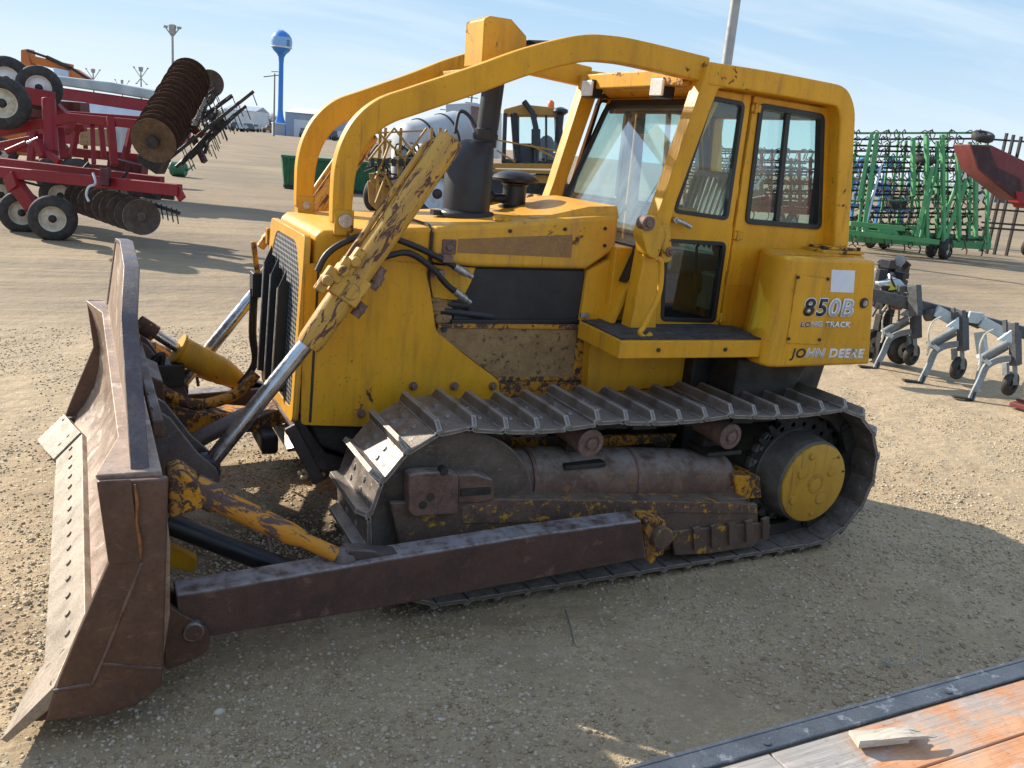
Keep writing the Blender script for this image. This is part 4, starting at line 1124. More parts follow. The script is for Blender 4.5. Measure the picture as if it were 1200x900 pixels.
# ------------------------------------------------------------------ folded field cultivators, right
def cultivator(root, gm, u0, u1, vt, vb, dep, seed, slant=0.0, wheels=True, tine_mat='dark_steel'):
    """folded wings: upright main tubes, many dark tine bars with shanks"""
    r_ = random.Random(seed)
    def hb(u): return vb + (u - u0) * 0.06
    # base frame
    for dv, dd in ((0, 0.0), (-9, 1.6), (-3, 3.0)):
        b = MB(); b.bar(D(u0, vb + dv, dep + dd), D(u1, hb(u1) + dv, dep + dd), 0.16, 0.20); bpart(b, 'base_rail', gm, root, bevel=0.01)
    n = 15
    tine_b = MB()
    for k in range(n):
        u = u0 + (u1 - u0) * (k + 0.4 * r_.random()) / (n - 0.6)
        dd = r_.choice([0.0, 0.6, 1.4, 2.2, 3.0])
        lean = slant * (1 if u < (u0 + u1) / 2 else 0.0) + r_.uniform(-2, 2)
        b = MB(); b.bar(D(u, hb(u) - 4, dep + dd), D(u + lean, vt + r_.uniform(0, 14), dep + dd), r_.choice([0.07, 0.09, 0.12]), 0.10)
        up_ = bpart(b, 'wing_tube', gm, root, bevel=0.008)
    nh = 19
    for k in range(nh):
        v = vt + (vb - vt) * (k + 0.3 + 0.2 * r_.random()) / nh
        dd = r_.choice([0.0, 0.8, 1.6, 2.4])
        a_, c_ = u0 + r_.uniform(0, 18), u1 - r_.uniform(0, 22)
        tilt = r_.uniform(-3, 6)
        b = MB(); b.bar(D(a_, v, dep + dd), D(c_, v + tilt, dep + dd), 0.07, 0.07); bpart(b, 'tine_bar', gm if k % 4 == 0 else tine_mat, root, bevel=0.004)
        m = 15
        for j in range(m):
            t = (j + r_.random() * 0.6) / m
            p = D(a_ + (c_ - a_) * t, v + tilt * t, dep + dd)
            s1 = r_.choice([-1, 1])
            P = [p, p + SIDE * (0.12 * s1) - VIEW * 0.12 + Vector((0, 0, 0.10)), p + SIDE * (0.24 * s1) - VIEW * 0.25, p + SIDE * (0.16 * s1) - VIEW * 0.32 + Vector((0, 0, -0.26)), p + SIDE * (0.28 * s1) - VIEW * 0.30 + Vector((0, 0, -0.34))]
            tine_b.tube(P, 0.020, 5)
    tb = bpart(tine_b, 'tines', tine_mat, root); tb['kind'] = 'stuff'
    # diagonal rams and gussets
    for k in range(5):
        u = r_.uniform(u0 + 10, u1 - 30)
        b = MB(); b.cyl(D(u, hb(u) - 6, dep - 0.3), D(u + r_.uniform(14, 30), vt + r_.uniform(30, 70), dep - 0.2), 0.06, n=10); bpart(b, 'fold_ram', gm if k else 'chrome', root)
    for k in range(4):
        u = u0 + (u1 - u0) * r_.uniform(0.05, 0.9); v = vb - r_.uniform(6, 18)
        prism_view([(u, v), (u + 22, v + 2), (u + 26, v + 10), (u + 6, v + 9)], dep - 0.1, 0.12).build('gusset_plate', M[gm], root, bevel=0.02)
    for k in range(9):
        u = u0 + (u1 - u0) * (k + 0.5) / 9.3
        p = D(u, hb(u), dep + r_.choice([0, 1.5, 3])); p2 = Vector(p)
        b = MB(); b.tube(spline([p, p + SIDE * 0.22 + Vector((0, 0, -0.15)), p + SIDE * 0.2 + Vector((0, 0, -0.4)), p + SIDE * -0.08 + Vector((0, 0, -0.62))], 4), 0.028, 6); bpart(b, 'sweep_shank', 'rust_pink' if k % 2 else tine_mat, root)

CV = 29.6
c0 = ground(1102, 305)
FC = thing('field_cultivator', 'bright green folded field cultivator with dark tines, at right behind the grey toolbar', 'cultivator', (c0.x, c0.y, 0))
cultivator(FC, 'imp_green', 990, 1160, 154, 279, CV, 3, 14)
for u, v, r, dd in ((1092, 291, 0.34, 0.2), (1107, 293, 0.36, -0.1), (1020, 285, 0.34, 2.0), (1036, 285, 0.34, 2.2)):
    p = D(u, v, CV + dd); add_wheel(FC, (p.x, p.y, r), r, 0.25, (SIDE * 0.75 - VIEW * 0.66))
for u, v, dd in ((1152, 160, -0.4), (1082, 187, 0.0), (1050, 238, 0.2)):
    add_wheel(FC, D(u, v, CV + dd), 0.36, 0.26, (Vector((0, 0, 1)) + VIEW * -0.35), 'dark_steel')
b = MB(); b.bar(D(1074, 278, CV - 0.5), D(1093, 196, CV - 0.5), 0.13, 0.13); bpart(b, 'brace_tube', 'imp_pale_green', FC, bevel=0.01) if 'imp_pale_green' in M else bpart(b, 'brace_tube', 'imp_green', FC, bevel=0.01)
for a, c in (((1086, 160), (1086, 282)), ((1104, 158), (1106, 284)), ((1122, 172), (1124, 278)), ((1070, 162), (1070, 230)), ((1022, 156), (1006, 236)), ((1028, 156), (1012, 270)), ((1143, 205), (1143, 278))):
    b = MB(); b.bar(D(*a, CV - 0.3), D(*c, CV - 0.3), 0.12, 0.12); bpart(b, 'wing_tube', 'imp_green', FC, bevel=0.01)
for a, c in (((992, 272), (1100, 284)), ((996, 262), (1060, 268))):
    b = MB(); b.bar(D(*a, CV - 0.8), D(*c, CV - 0.8), 0.16, 0.16); bpart(b, 'hitch_tube', 'imp_green', FC, bevel=0.01)
# blue machine behind it
BD = 39.0
q = D(1030, 220, BD)
BL = thing('blue_planter', 'blue implement half hidden behind the green cultivator', 'implement', (q.x, q.y, 0))
for k, pl_ in enumerate(([(996, 192), (1014, 184), (1016, 194), (998, 206)], [(1016, 196), (1028, 192), (1030, 204), (1018, 208)], [(1042, 182), (1060, 190), (1058, 202), (1040, 196)], [(996, 212), (1006, 208), (1006, 224), (996, 226)], [(1024, 212), (1052, 218), (1044, 234), (1026, 230)])):
    prism_view(pl_, BD + 0.3 * k, 0.5).build('seed_hopper', M['imp_blue'], BL, bevel=0.04)
b = MB(); p0, p1 = D(990, 240, BD), D(1070, 248, BD); b.bar(p0, p1, 0.2, 0.2); bpart(b, 'toolbar', 'imp_blue', BL)
for u in (1000, 1030, 1060):
    p = D(u, 240, BD); b = MB(); b.bar((p.x, p.y, 0.0), (p.x, p.y, D(u, 190, BD).z), 0.12, 0.12); bpart(b, 'upright', 'imp_blue', BL)
for u in (1005, 1055):
    p = D(u, 250, BD); add_wheel(BL, (p.x, p.y, 0.4), 0.4, 0.25, -VIEW)
# red folded cultivator seen through the cab glass
RCd = 36.0
c0 = D(900, 240, RCd)
RC = thing('field_cultivator', 'red folded field cultivator standing behind the cab, seen through its windows', 'cultivator', (c0.x, c0.y, 0))
cultivator(RC, 'imp_red', 800, 962, 172, 240, RCd, 8, 8, False)
for u in (830, 850, 915, 930):
    p = D(u, 245, RCd); add_wheel(RC, (p.x, p.y, 0.4), 0.4, 0.25, (SIDE * 0.7 - VIEW * 0.7))
# red auger with a black spare tyre on the hopper
AD = 21.0
M['chute_red'] = worn_paint('faded_chute_red', (0.16, 0.03, 0.03), chips=0.66, big=0.76, dirt=(0.2, 0.12, 0.1), dirt_amt=0.4, edge=False)
M['chute_dark'] = worn_paint('chute_shaded_red', (0.04, 0.012, 0.012), chips=0.7, big=0.8, dirt_amt=0.2, edge=False)  # darker red, shade under and inside the chute put into the colour
q = D(1180, 230, AD)
AU = thing('red_hopper', 'dark red steel hopper chute jutting in at the right edge beside the green cultivator', 'hopper', (q.x, q.y, 0))
b = MB()
f = [D(u, v, AD) for u, v in ((1136, 169), (1162, 170), (1204, 190), (1230, 196), (1230, 240), (1192, 236), (1146, 199))]
b._poly(f, [p + VIEW * 0.9 for p in f]); ho = bpart(b, 'chute', 'chute_red', AU, bevel=0.03)
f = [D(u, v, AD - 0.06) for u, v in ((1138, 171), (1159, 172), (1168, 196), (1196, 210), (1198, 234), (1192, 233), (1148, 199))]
b = MB(); b._poly(f, [p + VIEW * 0.05 for p in f]); bpart(b, 'chute_shaded_face', 'chute_dark', ho)  # dark sheet laid over the chute where it is shaded
b = MB(); p = D(1196, 236, AD + 0.3); b.bar((p.x, p.y, p.z), D(1192, 240, AD + 0.3), 0.3, 0.2); q1 = D(1240, 240, AD + 0.4); b.bar((q1.x, q1.y, 0), (q1.x, q1.y, q1.z + 1), 0.2, 0.2); b.bar((q1.x, q1.y, 0.9), (q1.x + SIDE.x * 1.5, q1.y + SIDE.y * 1.5, 0.9), 0.2, 0.2); bpart(b, 'stand', 'imp_red', AU)
prism_view([(1190, 224), (1212, 226), (1212, 238), (1194, 238)], AD - 0.1, 0.5).build('chute_lip', M['imp_red'], AU, bevel=0.02)
p = D(1262, 290, AD); add_wheel(AU, (p.x, p.y, 0.4), 0.4, 0.25, -VIEW)
# black steel rack
KD = 33.0
q = D(1188, 270, KD)
RK = thing('steel_rack', 'black upright steel rack with thin rails right of the green cultivator', 'rack', (q.x, q.y, 0))
for u, v0 in ((1180, 156), (1188, 158), (1197, 160), (1212, 160)):
    p = D(u, v0, KD + (u % 3)); b = MB(); b.bar((p.x, p.y, 0), (p.x, p.y, p.z), 0.09, 0.09); bpart(b, 'post', 'dark_steel', RK)
for v in (164, 206, 222, 246, 262, 268):
    b = MB(); b.bar(D(1150, v - 1.5, KD + 0.5), D(1216, v + 3, KD + 0.5), 0.07, 0.07); bpart(b, 'rail', 'dark_steel', RK)
# tyre lying at far right edge
p = ground(1203, 300)
tag(add_wheel(None, (p.x, p.y, 0.35), 0.35, 0.25, (SIDE * 0.4 - VIEW * 0.9)), 'dark wheel standing at the right edge behind the gravel lane', 'wheel')

# ------------------------------------------------------------------ grey strip-till toolbar with row units
feet = [ground(1029, 431.5), ground(1082, 448), ground(1141, 467.5)]
dirx = (feet[2] - feet[0]).normalized()
pitch_ = (feet[2] - feet[0]).length / 2
UD = depth_of(feet[1])
def P6(u, v):            # pixels in the enlarged crop of the photograph
    return 1010 + u * 0.2111, 290 + v * 0.2111
def tz(u, v, dd=0.0):
    return D(*P6(u, v), UD + dd)
def row_unit():
    """middle unit, traced from image pixels; others are copies along the toolbar"""
    f = feet[1]
    root = thing('row_unit', 'x', 'row unit', (f.x, f.y, 0), 'row units on the grey toolbar')
    def bp(mb, n, m, par=None, **k): return mb.build(n, M[m], par or root, **k)
    # curved shank with a narrow point
    P = [tz(535, 535), tz(470, 545), tz(425, 565), tz(400, 590), tz(375, 650), tz(345, 710), tz(326, 752)]
    P = [Vector(p) for p in spline(P, 5)]
    b = MB(); b.sweep_rect(P, 0.035, 0.075, VIEW); sh = bp(b, 'shank', 'imp_grey', bevel=0.006)
    b = MB(); b.bar(P[-6], P[-1] + Vector((0, 0, -0.05)), 0.05, 0.05); b.bar(P[-1] + Vector((0, 0, 0.01)), P[-1] - SIDE * 0.22 + Vector((0, 0, 0.02)), 0.08, 0.02); bp(b, 'shank_point', 'dark_steel', sh, bevel=0.004)
    # twin trip springs
    for dv, dd in ((0, -0.08), (22, 0.06)):
        a, c = tz(515, 455 + dv, dd), tz(385, 530 + dv * 0.9, dd)
        b = MB(); b.cyl(a, c, 0.034, n=14); b.cyl(c, c + (c - a) * 0.12, 0.016, n=8)
        n_ = 20
        for k in range(n_):
            p = a + (c - a) * (k + 0.5) / n_; d_ = (c - a).normalized(); b.lathe(p - d_ * 0.006, d_, [(0, 0.034), (0.006, 0.040), (0.012, 0.034)], 14)
        bp(b, 'trip_spring', 'imp_grey', smooth=50)
    b = MB(); b.bar(tz(372, 528), tz(418, 560), 0.18, 0.05); b.bar(tz(380, 520, -0.1), tz(368, 575, -0.1), 0.03, 0.04); b.bar(tz(420, 530, 0.08), tz(415, 575, 0.08), 0.03, 0.04); bp(b, 'spring_yoke', 'imp_pale', bevel=0.006)
    # upright slide with triangular gusset
    b = MB(); b.bar(tz(549, 350), tz(556, 575), 0.07, 0.09); bp(b, 'slide_post', 'imp_dkgrey', bevel=0.006)
    b = MB(); b.bar(tz(507, 335, 0.12), tz(510, 400, 0.12), 0.03, 0.05); b.bar(tz(575, 392, 0.1), tz(578, 570, 0.1), 0.05, 0.06); bp(b, 'clamp_strap', 'imp_dkgrey', bevel=0.004)
    b = MB(); f3 = [tz(470, 440, -0.06), tz(540, 388, -0.06), tz(540, 455, -0.06)]; b._poly(f3, [p + VIEW * 0.03 for p in f3]); f3 = [tz(470, 440, 0.08), tz(540, 388, 0.08), tz(540, 455, 0.08)]; b._poly(f3, [p + VIEW * 0.03 for p in f3]); bp(b, 'gusset', 'imp_pale', bevel=0.003)
    # gauge wheel
    wc = tz(530, 690, 0.1)
    wc.z = max(wc.z, 0.19)
    ax_ = (SIDE * 0.55 - VIEW * 0.83)
    b = MB(); r = 0.145; w = 0.08
    b.lathe(wc - ax_.normalized() * w / 2, ax_, [(0.005, r * 0.5), (0, r * 0.8), (0.012, r * 0.96), (0.03, r), (0.05, r), (0.068, r * 0.96), (w, r * 0.8), (w - 0.005, r * 0.5), (0.005, r * 0.5)], 28, caps=False); gw = bp(b, 'gauge_wheel', 'rubber')
    b = MB(); b.lathe(wc - ax_.normalized() * w * 0.46, ax_, [(0, 0.02), (0, r * 0.66), (w * 0.8, r * 0.66), (w * 0.62, r * 0.2), (w * 0.8, r * 0.16), (w * 0.8, 0.005)], 24); bp(b, 'wheel_disc', 'panel_black', gw)
    b = MB(); b.bar(tz(556, 570, 0.0), wc - ax_ * -0.06, 0.03, 0.05); b.bar(tz(512, 560, 0.15), tz(515, 625, 0.15), 0.05, 0.06); bp(b, 'wheel_arm', 'imp_grey', bevel=0.004)
    b = MB(); b.tube(spline([tz(440, 385, -0.1), tz(395, 410, -0.15), tz(370, 470, -0.15), tz(372, 560, -0.12), tz(360, 600, -0.1)], 5), 0.010, 6); bp(b, 'fluid_line', 'dull_cream')
    return root
U1 = row_unit()
LABU = ['middle grey row unit of the toolbar, its gauge wheel beside the curved shank', 'grey row unit nearest the yellow bulldozer, beside the black pump and boxes', 'grey row unit furthest right on the toolbar, near the cream wheel']
U1['label'] = LABU[0]
for k, sgn in ((1, 0), (2, 2)):
    o = copy_tree(U1)
    o.location = Vector(feet[sgn]); o['label'] = LABU[k]
TBp = thing('toolbar', 'dark square toolbar beam carrying the grey row units beside the gravel lane', 'toolbar', (feet[1].x, feet[1].y, 0))
a, c = tz(235, 305, 0.35), tz(930, 480, 0.35)
dl = (c - a).normalized()
b = MB(); b.bar(a - dl * 2.0, c + dl * 2.5, 0.15, 0.15); bpart(b, 'beam', 'imp_dkgrey', TBp, bevel=0.012)
for (u0, v0), (u1, v1), w in (((410, 350), (500, 400), 0.1), ((660, 410), (790, 480), 0.12), ((590, 385), (670, 395), 0.05)):
    b = MB(); b.bar(tz(u0, v0, 0.2), tz(u1, v1, 0.2), w, 0.14); bpart(b, 'clamp_plate', 'imp_pale', TBp, bevel=0.01)
b = MB(); b.cyl(tz(355, 378, 0.3), tz(405, 372, 0.2), 0.075, n=20); b.cyl(tz(620, 400, 0.3), tz(665, 420, 0.25), 0.085, n=20); bpart(b, 'bearing', 'imp_dkgrey', TBp, bevel=0.01)
b = MB(); b.bar(tz(655, 470, 0.25), tz(672, 590, 0.25), 0.11, 0.11); b.bar(tz(672, 585, 0.25), tz(672, 640, 0.5), 0.08, 0.08); q = tz(672, 620, 0.3); b.bar((q.x, q.y, q.z), (q.x, q.y, 0), 0.06, 0.06); st_ = bpart(b, 'parking_stand', 'imp_pale', TBp, bevel=0.01)
b = MB(); b.bar(tz(200, 230, 0.3), tz(300, 225, 0.3), 0.08, 0.08); b.bar(tz(290, 210, 0.2), tz(300, 380, 0.2), 0.10, 0.14); bpart(b, 'end_mast', 'imp_dkgrey', TBp, bevel=0.01)
q = tz(225, 535, 0.8); add_wheel(TBp, (q.x, q.y, 0.22), 0.20, 0.14, (SIDE * 0.35 - VIEW))
q = tz(55, 540, 1.0); add_wheel(TBp, (q.x, q.y, 0.22), 0.20, 0.14, (SIDE * 0.35 - VIEW))
# pump, valves and pale boxes at the end of the toolbar
q = tz(140, 300, 0.7)
PU = thing('pump_unit', 'black pump and valve clutter with hoses beside the yellow battery box', 'pump', (q.x, q.y, 0))
rp_ = random.Random(17)
for k in range(26):
    u, v = rp_.uniform(85, 235), rp_.uniform(90, 205)
    p = tz(u, v, rp_.uniform(0.5, 1.1)); s1, s2, s3 = (rp_.uniform(0.03, 0.085) for _ in range(3))
    b = MB()
    if k % 3: b.box(p.x - s1, p.x + s1, p.y - s2, p.y + s2, p.z - s3, p.z + s3)
    else: b.cyl(p, p + Vector((rp_.uniform(-0.1, 0.1), rp_.uniform(-0.1, 0.1), 0.1)), s1 * 0.8, n=12)
    bpart(b, 'valve', rp_.choice(['black', 'black', 'black', 'dull_metal', 'panel_black']), PU, bevel=0.006)
for k in range(12):
    u, v = rp_.uniform(80, 200), rp_.uniform(200, 420)
    p = tz(u, v, rp_.uniform(0.5, 1.0)); s1, s2, s3 = (rp_.uniform(0.05, 0.12) for _ in range(3))
    b = MB(); b.box(p.x - s1, p.x + s1, p.y - s2, p.y + s2, p.z - s3, p.z + s3); bpart(b, 'pump_body', rp_.choice(['black', 'panel_black', 'dark_steel']), PU, bevel=0.01)
for k in range(10):
    u, v = rp_.uniform(75, 220), rp_.uniform(110, 330)
    P = [tz(u, v, 0.5), tz(u + rp_.uniform(-40, 40), v + rp_.uniform(-20, 60), 0.4), tz(u + rp_.uniform(-40, 40), v + rp_.uniform(40, 130), 0.5)]
    b = MB(); b.tube(spline(P, 6), 0.013, 6); bpart(b, 'hose', rp_.choice(['hose', 'hose', 'dull_cream', 'rust_pink']), PU)
b = MB(); b.bar(tz(120, 430, 0.75), tz(130, 90, 0.75), 0.08, 0.08); p = tz(120, 430, 0.75); b.bar(p, (p.x, p.y, 0), 0.08, 0.08); bpart(b, 'frame_post', 'dark_steel', PU)
b = MB(); b.lathe(tz(208, 72, 0.6), -VIEW, [(0, 0.06), (0.01, 0.075), (0.02, 0.06)], 18); b.tube(spline([tz(190, 90, 0.6), tz(205, 55, 0.6), tz(228, 70, 0.6), tz(215, 110, 0.6)], 5), 0.008, 6); bpart(b, 'gauge', 'imp_grey', PU)
M['yellow_label'] = plain('yellow_label', (0.75, 0.62, 0.03), 0.5, 0, 0.05, 9)
bx = prism_view([P6(90, 195), P6(215, 178), P6(245, 215), P6(120, 250)], UD + 0.45, 0.35).build('manifold_box', M['imp_pale'], PU, bevel=0.01)
prism_view([P6(130, 207), P6(190, 203), P6(196, 232), P6(136, 240)], UD + 0.43, 0.015).build('yellow_label', M['yellow_label'], bx)
b2 = prism_view([P6(150, 255), P6(225, 250), P6(240, 300), P6(225, 350), P6(160, 345)], UD + 0.40, 0.3).build('control_box', M['imp_grey'], PU, bevel=0.015)
prism_view([P6(172, 290), P6(192, 280), P6(198, 340), P6(180, 345)], UD + 0.385, 0.012).build('red_label', M['red_paint'], b2)
# cream wheel and red drawbar cut off by the right edge
q = ground(1214, 474)
CW = thing('transport_wheel', 'cream wheel rim leaning at the right edge beside the row units', 'wheel', (q.x, q.y, 0))
b = MB(); ax_ = (SIDE * -0.2 - VIEW).normalized(); c_ = Vector((q.x, q.y, 0.20)); b.lathe(c_ - ax_ * 0.05, ax_, [(0, 0.02), (0, 0.14), (0.03, 0.19), (0.07, 0.20), (0.10, 0.19), (0.10, 0.15), (0.06, 0.13), (0.06, 0.02)], 32); bpart(b, 'rim', 'dull_cream', CW)
b = MB(); b.cyl(c_ - ax_ * 0.06, c_ + ax_ * 0.07, 0.035, n=14); bpart(b, 'hub', 'dull_metal', CW)
q = ground(1185, 476); q2 = ground(1260, 500)
DB = thing('drawbar', 'faded red steel drawbar lying on the gravel at the right edge', 'drawbar', (q.x, q.y, 0))
b = MB(); b.bar(q + Vector((0, 0, 0.03)), q2 + Vector((0, 0, 0.05)), 0.09, 0.05); bpart(b, 'tongue', 'chute_red', DB, bevel=0.008)
b = MB(); b.bar(ground(1192, 470) + Vector((0, 0, 0.02)), ground(1216, 478) + Vector((0, 0, 0.03)), 0.05, 0.03); bpart(b, 'hitch_plate', 'chute_red', DB, bevel=0.006)
# ================================================================== the bulldozer
DZ = thing('bulldozer', 'worn yellow crawler bulldozer with enclosed cab and rusty brown front blade, parked on gravel', 'bulldozer', (1.6, 0, 0))
def part(mb, name, mat, parent=None, **kw):
    if parent is None: parent = DZ
    while parent.parent is not None and parent.parent.parent is not None:
        parent = parent.parent          # never deeper than thing > part > sub-part
    return mb.build(name, M[mat], parent, **kw)
def ip(u, v, ax, val):
    return at_plane(u, v, ax, val)

# ---------------------------------------------------------- hull under the hood
b = MB()
b.prism_y([(0.2, 0.45), (2.5, 0.46), (2.92, 0.64), (3.0, 0.80), (0.2, 1.25)], -0.42, 0.42)
part(b, 'hull', 'dark_steel', bevel=0.02)
b = MB()
b.prism_y([(2.55, 0.36), (2.90, 0.46), (3.06, 0.72), (3.02, 0.80), (2.86, 0.56), (2.55, 0.44)], -0.30, 0.30)
b.bar((2.90, 0.33, 0.40), (3.07, 0.33, 0.74), 0.03, 0.07)
part(b, 'sump_guard', 'guard', bevel=0.01)

# ---------------------------------------------------------- nose, hood
b = MB()
b.prism_y([(3.02, 0.79), (2.99, 1.79), (2.95, 1.825), (2.36, 1.862), (2.36, 0.79)], -0.45, 0.45)
nose = part(b, 'radiator_guard', 'yellow', bevel=0.025, seg=3)
# rim and grille on the front face (front leans back a little)
def fx(z): return 3.02 + (1.79 - z) * 0.045
b = MB()
rim_o = rounded([(-0.45, 0.79), (0.45, 0.79), (0.45, 1.79), (-0.45, 1.79)], 0.06)
rim_i = rounded([(-0.385, 0.86), (0.385, 0.86), (0.385, 1.56), (0.26, 1.735), (-0.26, 1.735), (-0.385, 1.56)], 0.07)
b.plate(rim_o, [rim_i], 0, 0.034, 'X')
for v in b.bm.verts: v.co.x += fx(v.co.z) - 0.012
part(b, 'grille_rim', 'yellow_hood', nose, bevel=0.008)
b = MB()
b.prism_x(offset_poly(rim_i, 0.004), -0.004, 0.012)
for v in b.bm.verts: v.co.x += fx(v.co.z) + 0.006
gr = part(b, 'grille', 'perforated')
for y in (-0.27, -0.06, 0.15):
    b = MB()
    zt = 1.65 - 0.04 * (y + 0.27) / 0.21
    b.prism_y([(0.012, 0.88), (0.078, 0.90), (0.078, zt - 0.10), (0.04, zt), (0.036, zt - 0.06), (0.012, zt - 0.07)], y - 0.006, y + 0.006)
    for v in b.bm.verts: v.co.x += fx(v.co.z)
    part(b, 'grille_bar', 'black', gr, bevel=0.002)
    b = MB(); b.bar((fx(0.90) + 0.080, y, 0.90), (fx(zt - 0.1) + 0.080, y, zt - 0.10), 0.014, 0.006, (1, 0, 0)); part(b, 'bar_edge', 'dull_metal', gr)  # worn front edge, its sunlit line put into the pale metal

b = MB()
prof = [(2.355, 1.862), (1.9, 1.905), (1.185, 1.985), (1.185, 1.775), (1.372, 1.652), (2.10, 1.652), (2.355, 1.668)]
b.prism_y(prof, -0.45, 0.45)
hood = part(b, 'hood', 'yellow_hood', bevel=0.03, seg=3)
# upper rear hump in front of the windshield
b = MB()
b.loft([[(1.72, -0.36, 1.925), (1.72, 0.36, 1.925), (1.70, 0.36, 1.93), (1.70, -0.36, 1.93)],
        [(1.35, -0.40, 1.955), (1.35, 0.40, 1.955), (1.35, 0.36, 2.015), (1.35, -0.36, 2.015)],
        [(1.17, -0.42, 1.96), (1.17, 0.42, 1.96), (1.17, 0.38, 2.03), (1.17, -0.38, 2.03)]])
part(b, 'hood_hump', 'yellow_hood', hood, bevel=0.02)
b = MB()
b.prism_y(XZ(0.45, (537, 280), (671, 275), (669, 302), (536, 296)), 0.4505, 0.4525)
part(b, 'faded_stripe', 'decal_brown', hood)
# seam strip between nose and hood, hinge lug
b = MB()
b.sweep_rect([(2.365, 0.452, 1.50), (2.365, 0.452, 1.83), (2.365, 0.40, 1.868), (2.365, -0.40, 1.868)], 0.014, 0.012, (1, 0, 0))
part(b, 'seam_strip', 'dark_steel', hood)
b = MB()
b.box(2.22, 2.30, 0.44, 0.462, 1.72, 1.80)
b.cyl((2.26, 0.44, 1.76), (2.26, 0.475, 1.76), 0.02)
part(b, 'hood_latch', 'rust_pink', hood, bevel=0.006)
for x, z in ((1.28, 1.90), (1.27, 1.80), (1.9, 1.86), (1.55, 1.885)):
    b = MB(); b.cyl((x, 0.448, z), (x, 0.458, z), 0.011, n=8); part(b, 'bolt', 'dark_steel', hood)

# ---------------------------------------------------------- side plates
b = MB()
pl = XZ(0.455, (357, 309), (450, 305), (497, 308), (505, 345), (511, 388), (545, 416), (585, 446), (587, 500), (423, 500), (352, 498))
b.prism_y(rounded(pl, 0.03), 0.449, 0.460)
side = part(b, 'side_guard', 'yellow', bevel=0.004)
b = MB()
b.prism_y([(3.0 - 0.0, 0.80), (2.985, 0.80), (2.965, 1.66), (2.977, 1.66)], 0.4602, 0.4615)
part(b, 'seam', 'dark_steel', side)
for u, v in ((484, 452), (532, 452), (423, 484), (577, 452)):
    p = ip(u, v, 'Y', 0.46)
    b = MB(); b.cyl((p.x, 0.458, p.z), (p.x, 0.474, p.z), 0.024, n=18); b.cyl((p.x, 0.474, p.z), (p.x, 0.49, p.z), 0.016, n=6)
    part(b, 'bolt', 'rust_pink', side, bevel=0.002)
# far side guard
b = MB(); b.prism_y(pl, -0.46, -0.449); part(b, 'side_guard', 'yellow', bevel=0.004)

b = MB()
b.box(1.30, 2.36, -0.40, 0.40, 1.30, 1.66)
part(b, 'engine_bay', 'panel_black')
b = MB()
b.prism_y(XZ(0.43, (557, 315), (686, 318), (679, 375), (530, 376), (545, 345), (553, 330)), 0.418, 0.428)
part(b, 'engine_side_screen', 'panel_black', bevel=0.003)
b = MB()
q = XZ(0.43, (528, 374), (680, 374), (680, 379), (528, 380))
b.prism_y(q, 0.425, 0.447)
part(b, 'screen_sill', 'black', bevel=0.004)
b = MB()
b.prism_y(XZ(0.43, (500, 310), (558, 314), (553, 330), (545, 346), (535, 352), (508, 350)), 0.402, 0.426)
inner = part(b, 'inner_panel', 'yellow_chipped', bevel=0.004)
b = MB()
b.prism_y(XZ(0.43, (505, 350), (531, 352), (530, 378), (511, 380)), 0.40, 0.424)
b.box(2.28, 2.34, 0.42, 0.437, 1.455, 1.475)
b.box(2.25, 2.33, 0.42, 0.432, 1.40, 1.425)
b.cyl((2.29, 0.42, 1.36), (2.29, 0.45, 1.36), 0.022, n=12)
part(b, 'latch_bracket', 'rust_brown', inner, bevel=0.003)
b = MB()
b.cyl((2.27, 0.40, 1.40), (1.95, 0.41, 1.365), 0.03)
b.cyl((2.27, 0.37, 1.44), (2.1, 0.39, 1.43), 0.05)
part(b, 'pipe', 'black', inner)
b = MB()
b.prism_y(XZ(0.445, (513, 380), (688, 382), (682, 445), (583, 444), (512, 391)), 0.38, 0.447)
low = part(b, 'belly_panel', 'rust_brown', bevel=0.004)
b = MB()
b.prism_y(XZ(0.447, (513, 379), (688, 380), (688, 386), (513, 384)), 0.446, 0.456)
b.prism_y(XZ(0.447, (676, 386), (688, 386), (682, 446), (670, 446)), 0.4472, 0.454)
b.prism_y(XZ(0.447, (583, 441), (672, 441), (672, 446), (583, 446)), 0.4472, 0.454)
part(b, 'panel_edge', 'yellow_ruined', low, bevel=0.003)
b = MB()
b.prism_y(XZ(0.445, (583, 446), (681, 447), (679, 500), (583, 500)), 0.38, 0.449)
part(b, 'lower_side_plate', 'yellow_ruined', bevel=0.004)
for u, v in ((520, 386), (676, 434), (684, 391)):
    p = ip(u, v, 'Y', 0.45); b = MB(); b.cyl((p.x, 0.446, p.z), (p.x, 0.462, p.z), 0.016, n=10); part(b, 'bolt', 'dark_steel', low)
b = MB()
b.prism_y(XZ(0.45, (688, 318), (724, 299), (721, 386), (679, 378)), 0.36, 0.450)
rp = part(b, 'rear_side_plate', 'yellow_clean', bevel=0.005)
b = MB(); b.box(1.33, 1.385, 0.449, 0.466, 1.365, 1.395); part(b, 'plate_tag', 'dull_metal', rp, bevel=0.003)
b = MB(); b.prism_y([(1.40, 1.30), (1.40, 1.64), (1.2, 1.78), (1.2, 1.30)], -0.45, -0.36); part(b, 'rear_side_plate', 'yellow_clean', bevel=0.005)
b = MB(); b.prism_y([(2.36, 0.8), (2.36, 1.66), (1.4, 1.65), (1.4, 0.8)], -0.44, -0.40); part(b, 'belly_panel', 'rust_brown', bevel=0.005)
# hood to cab filler
b = MB(); b.box(1.02, 1.22, -0.5, 0.5, 1.25, 1.80); part(b, 'cowl', 'yellow_clean', bevel=0.01)

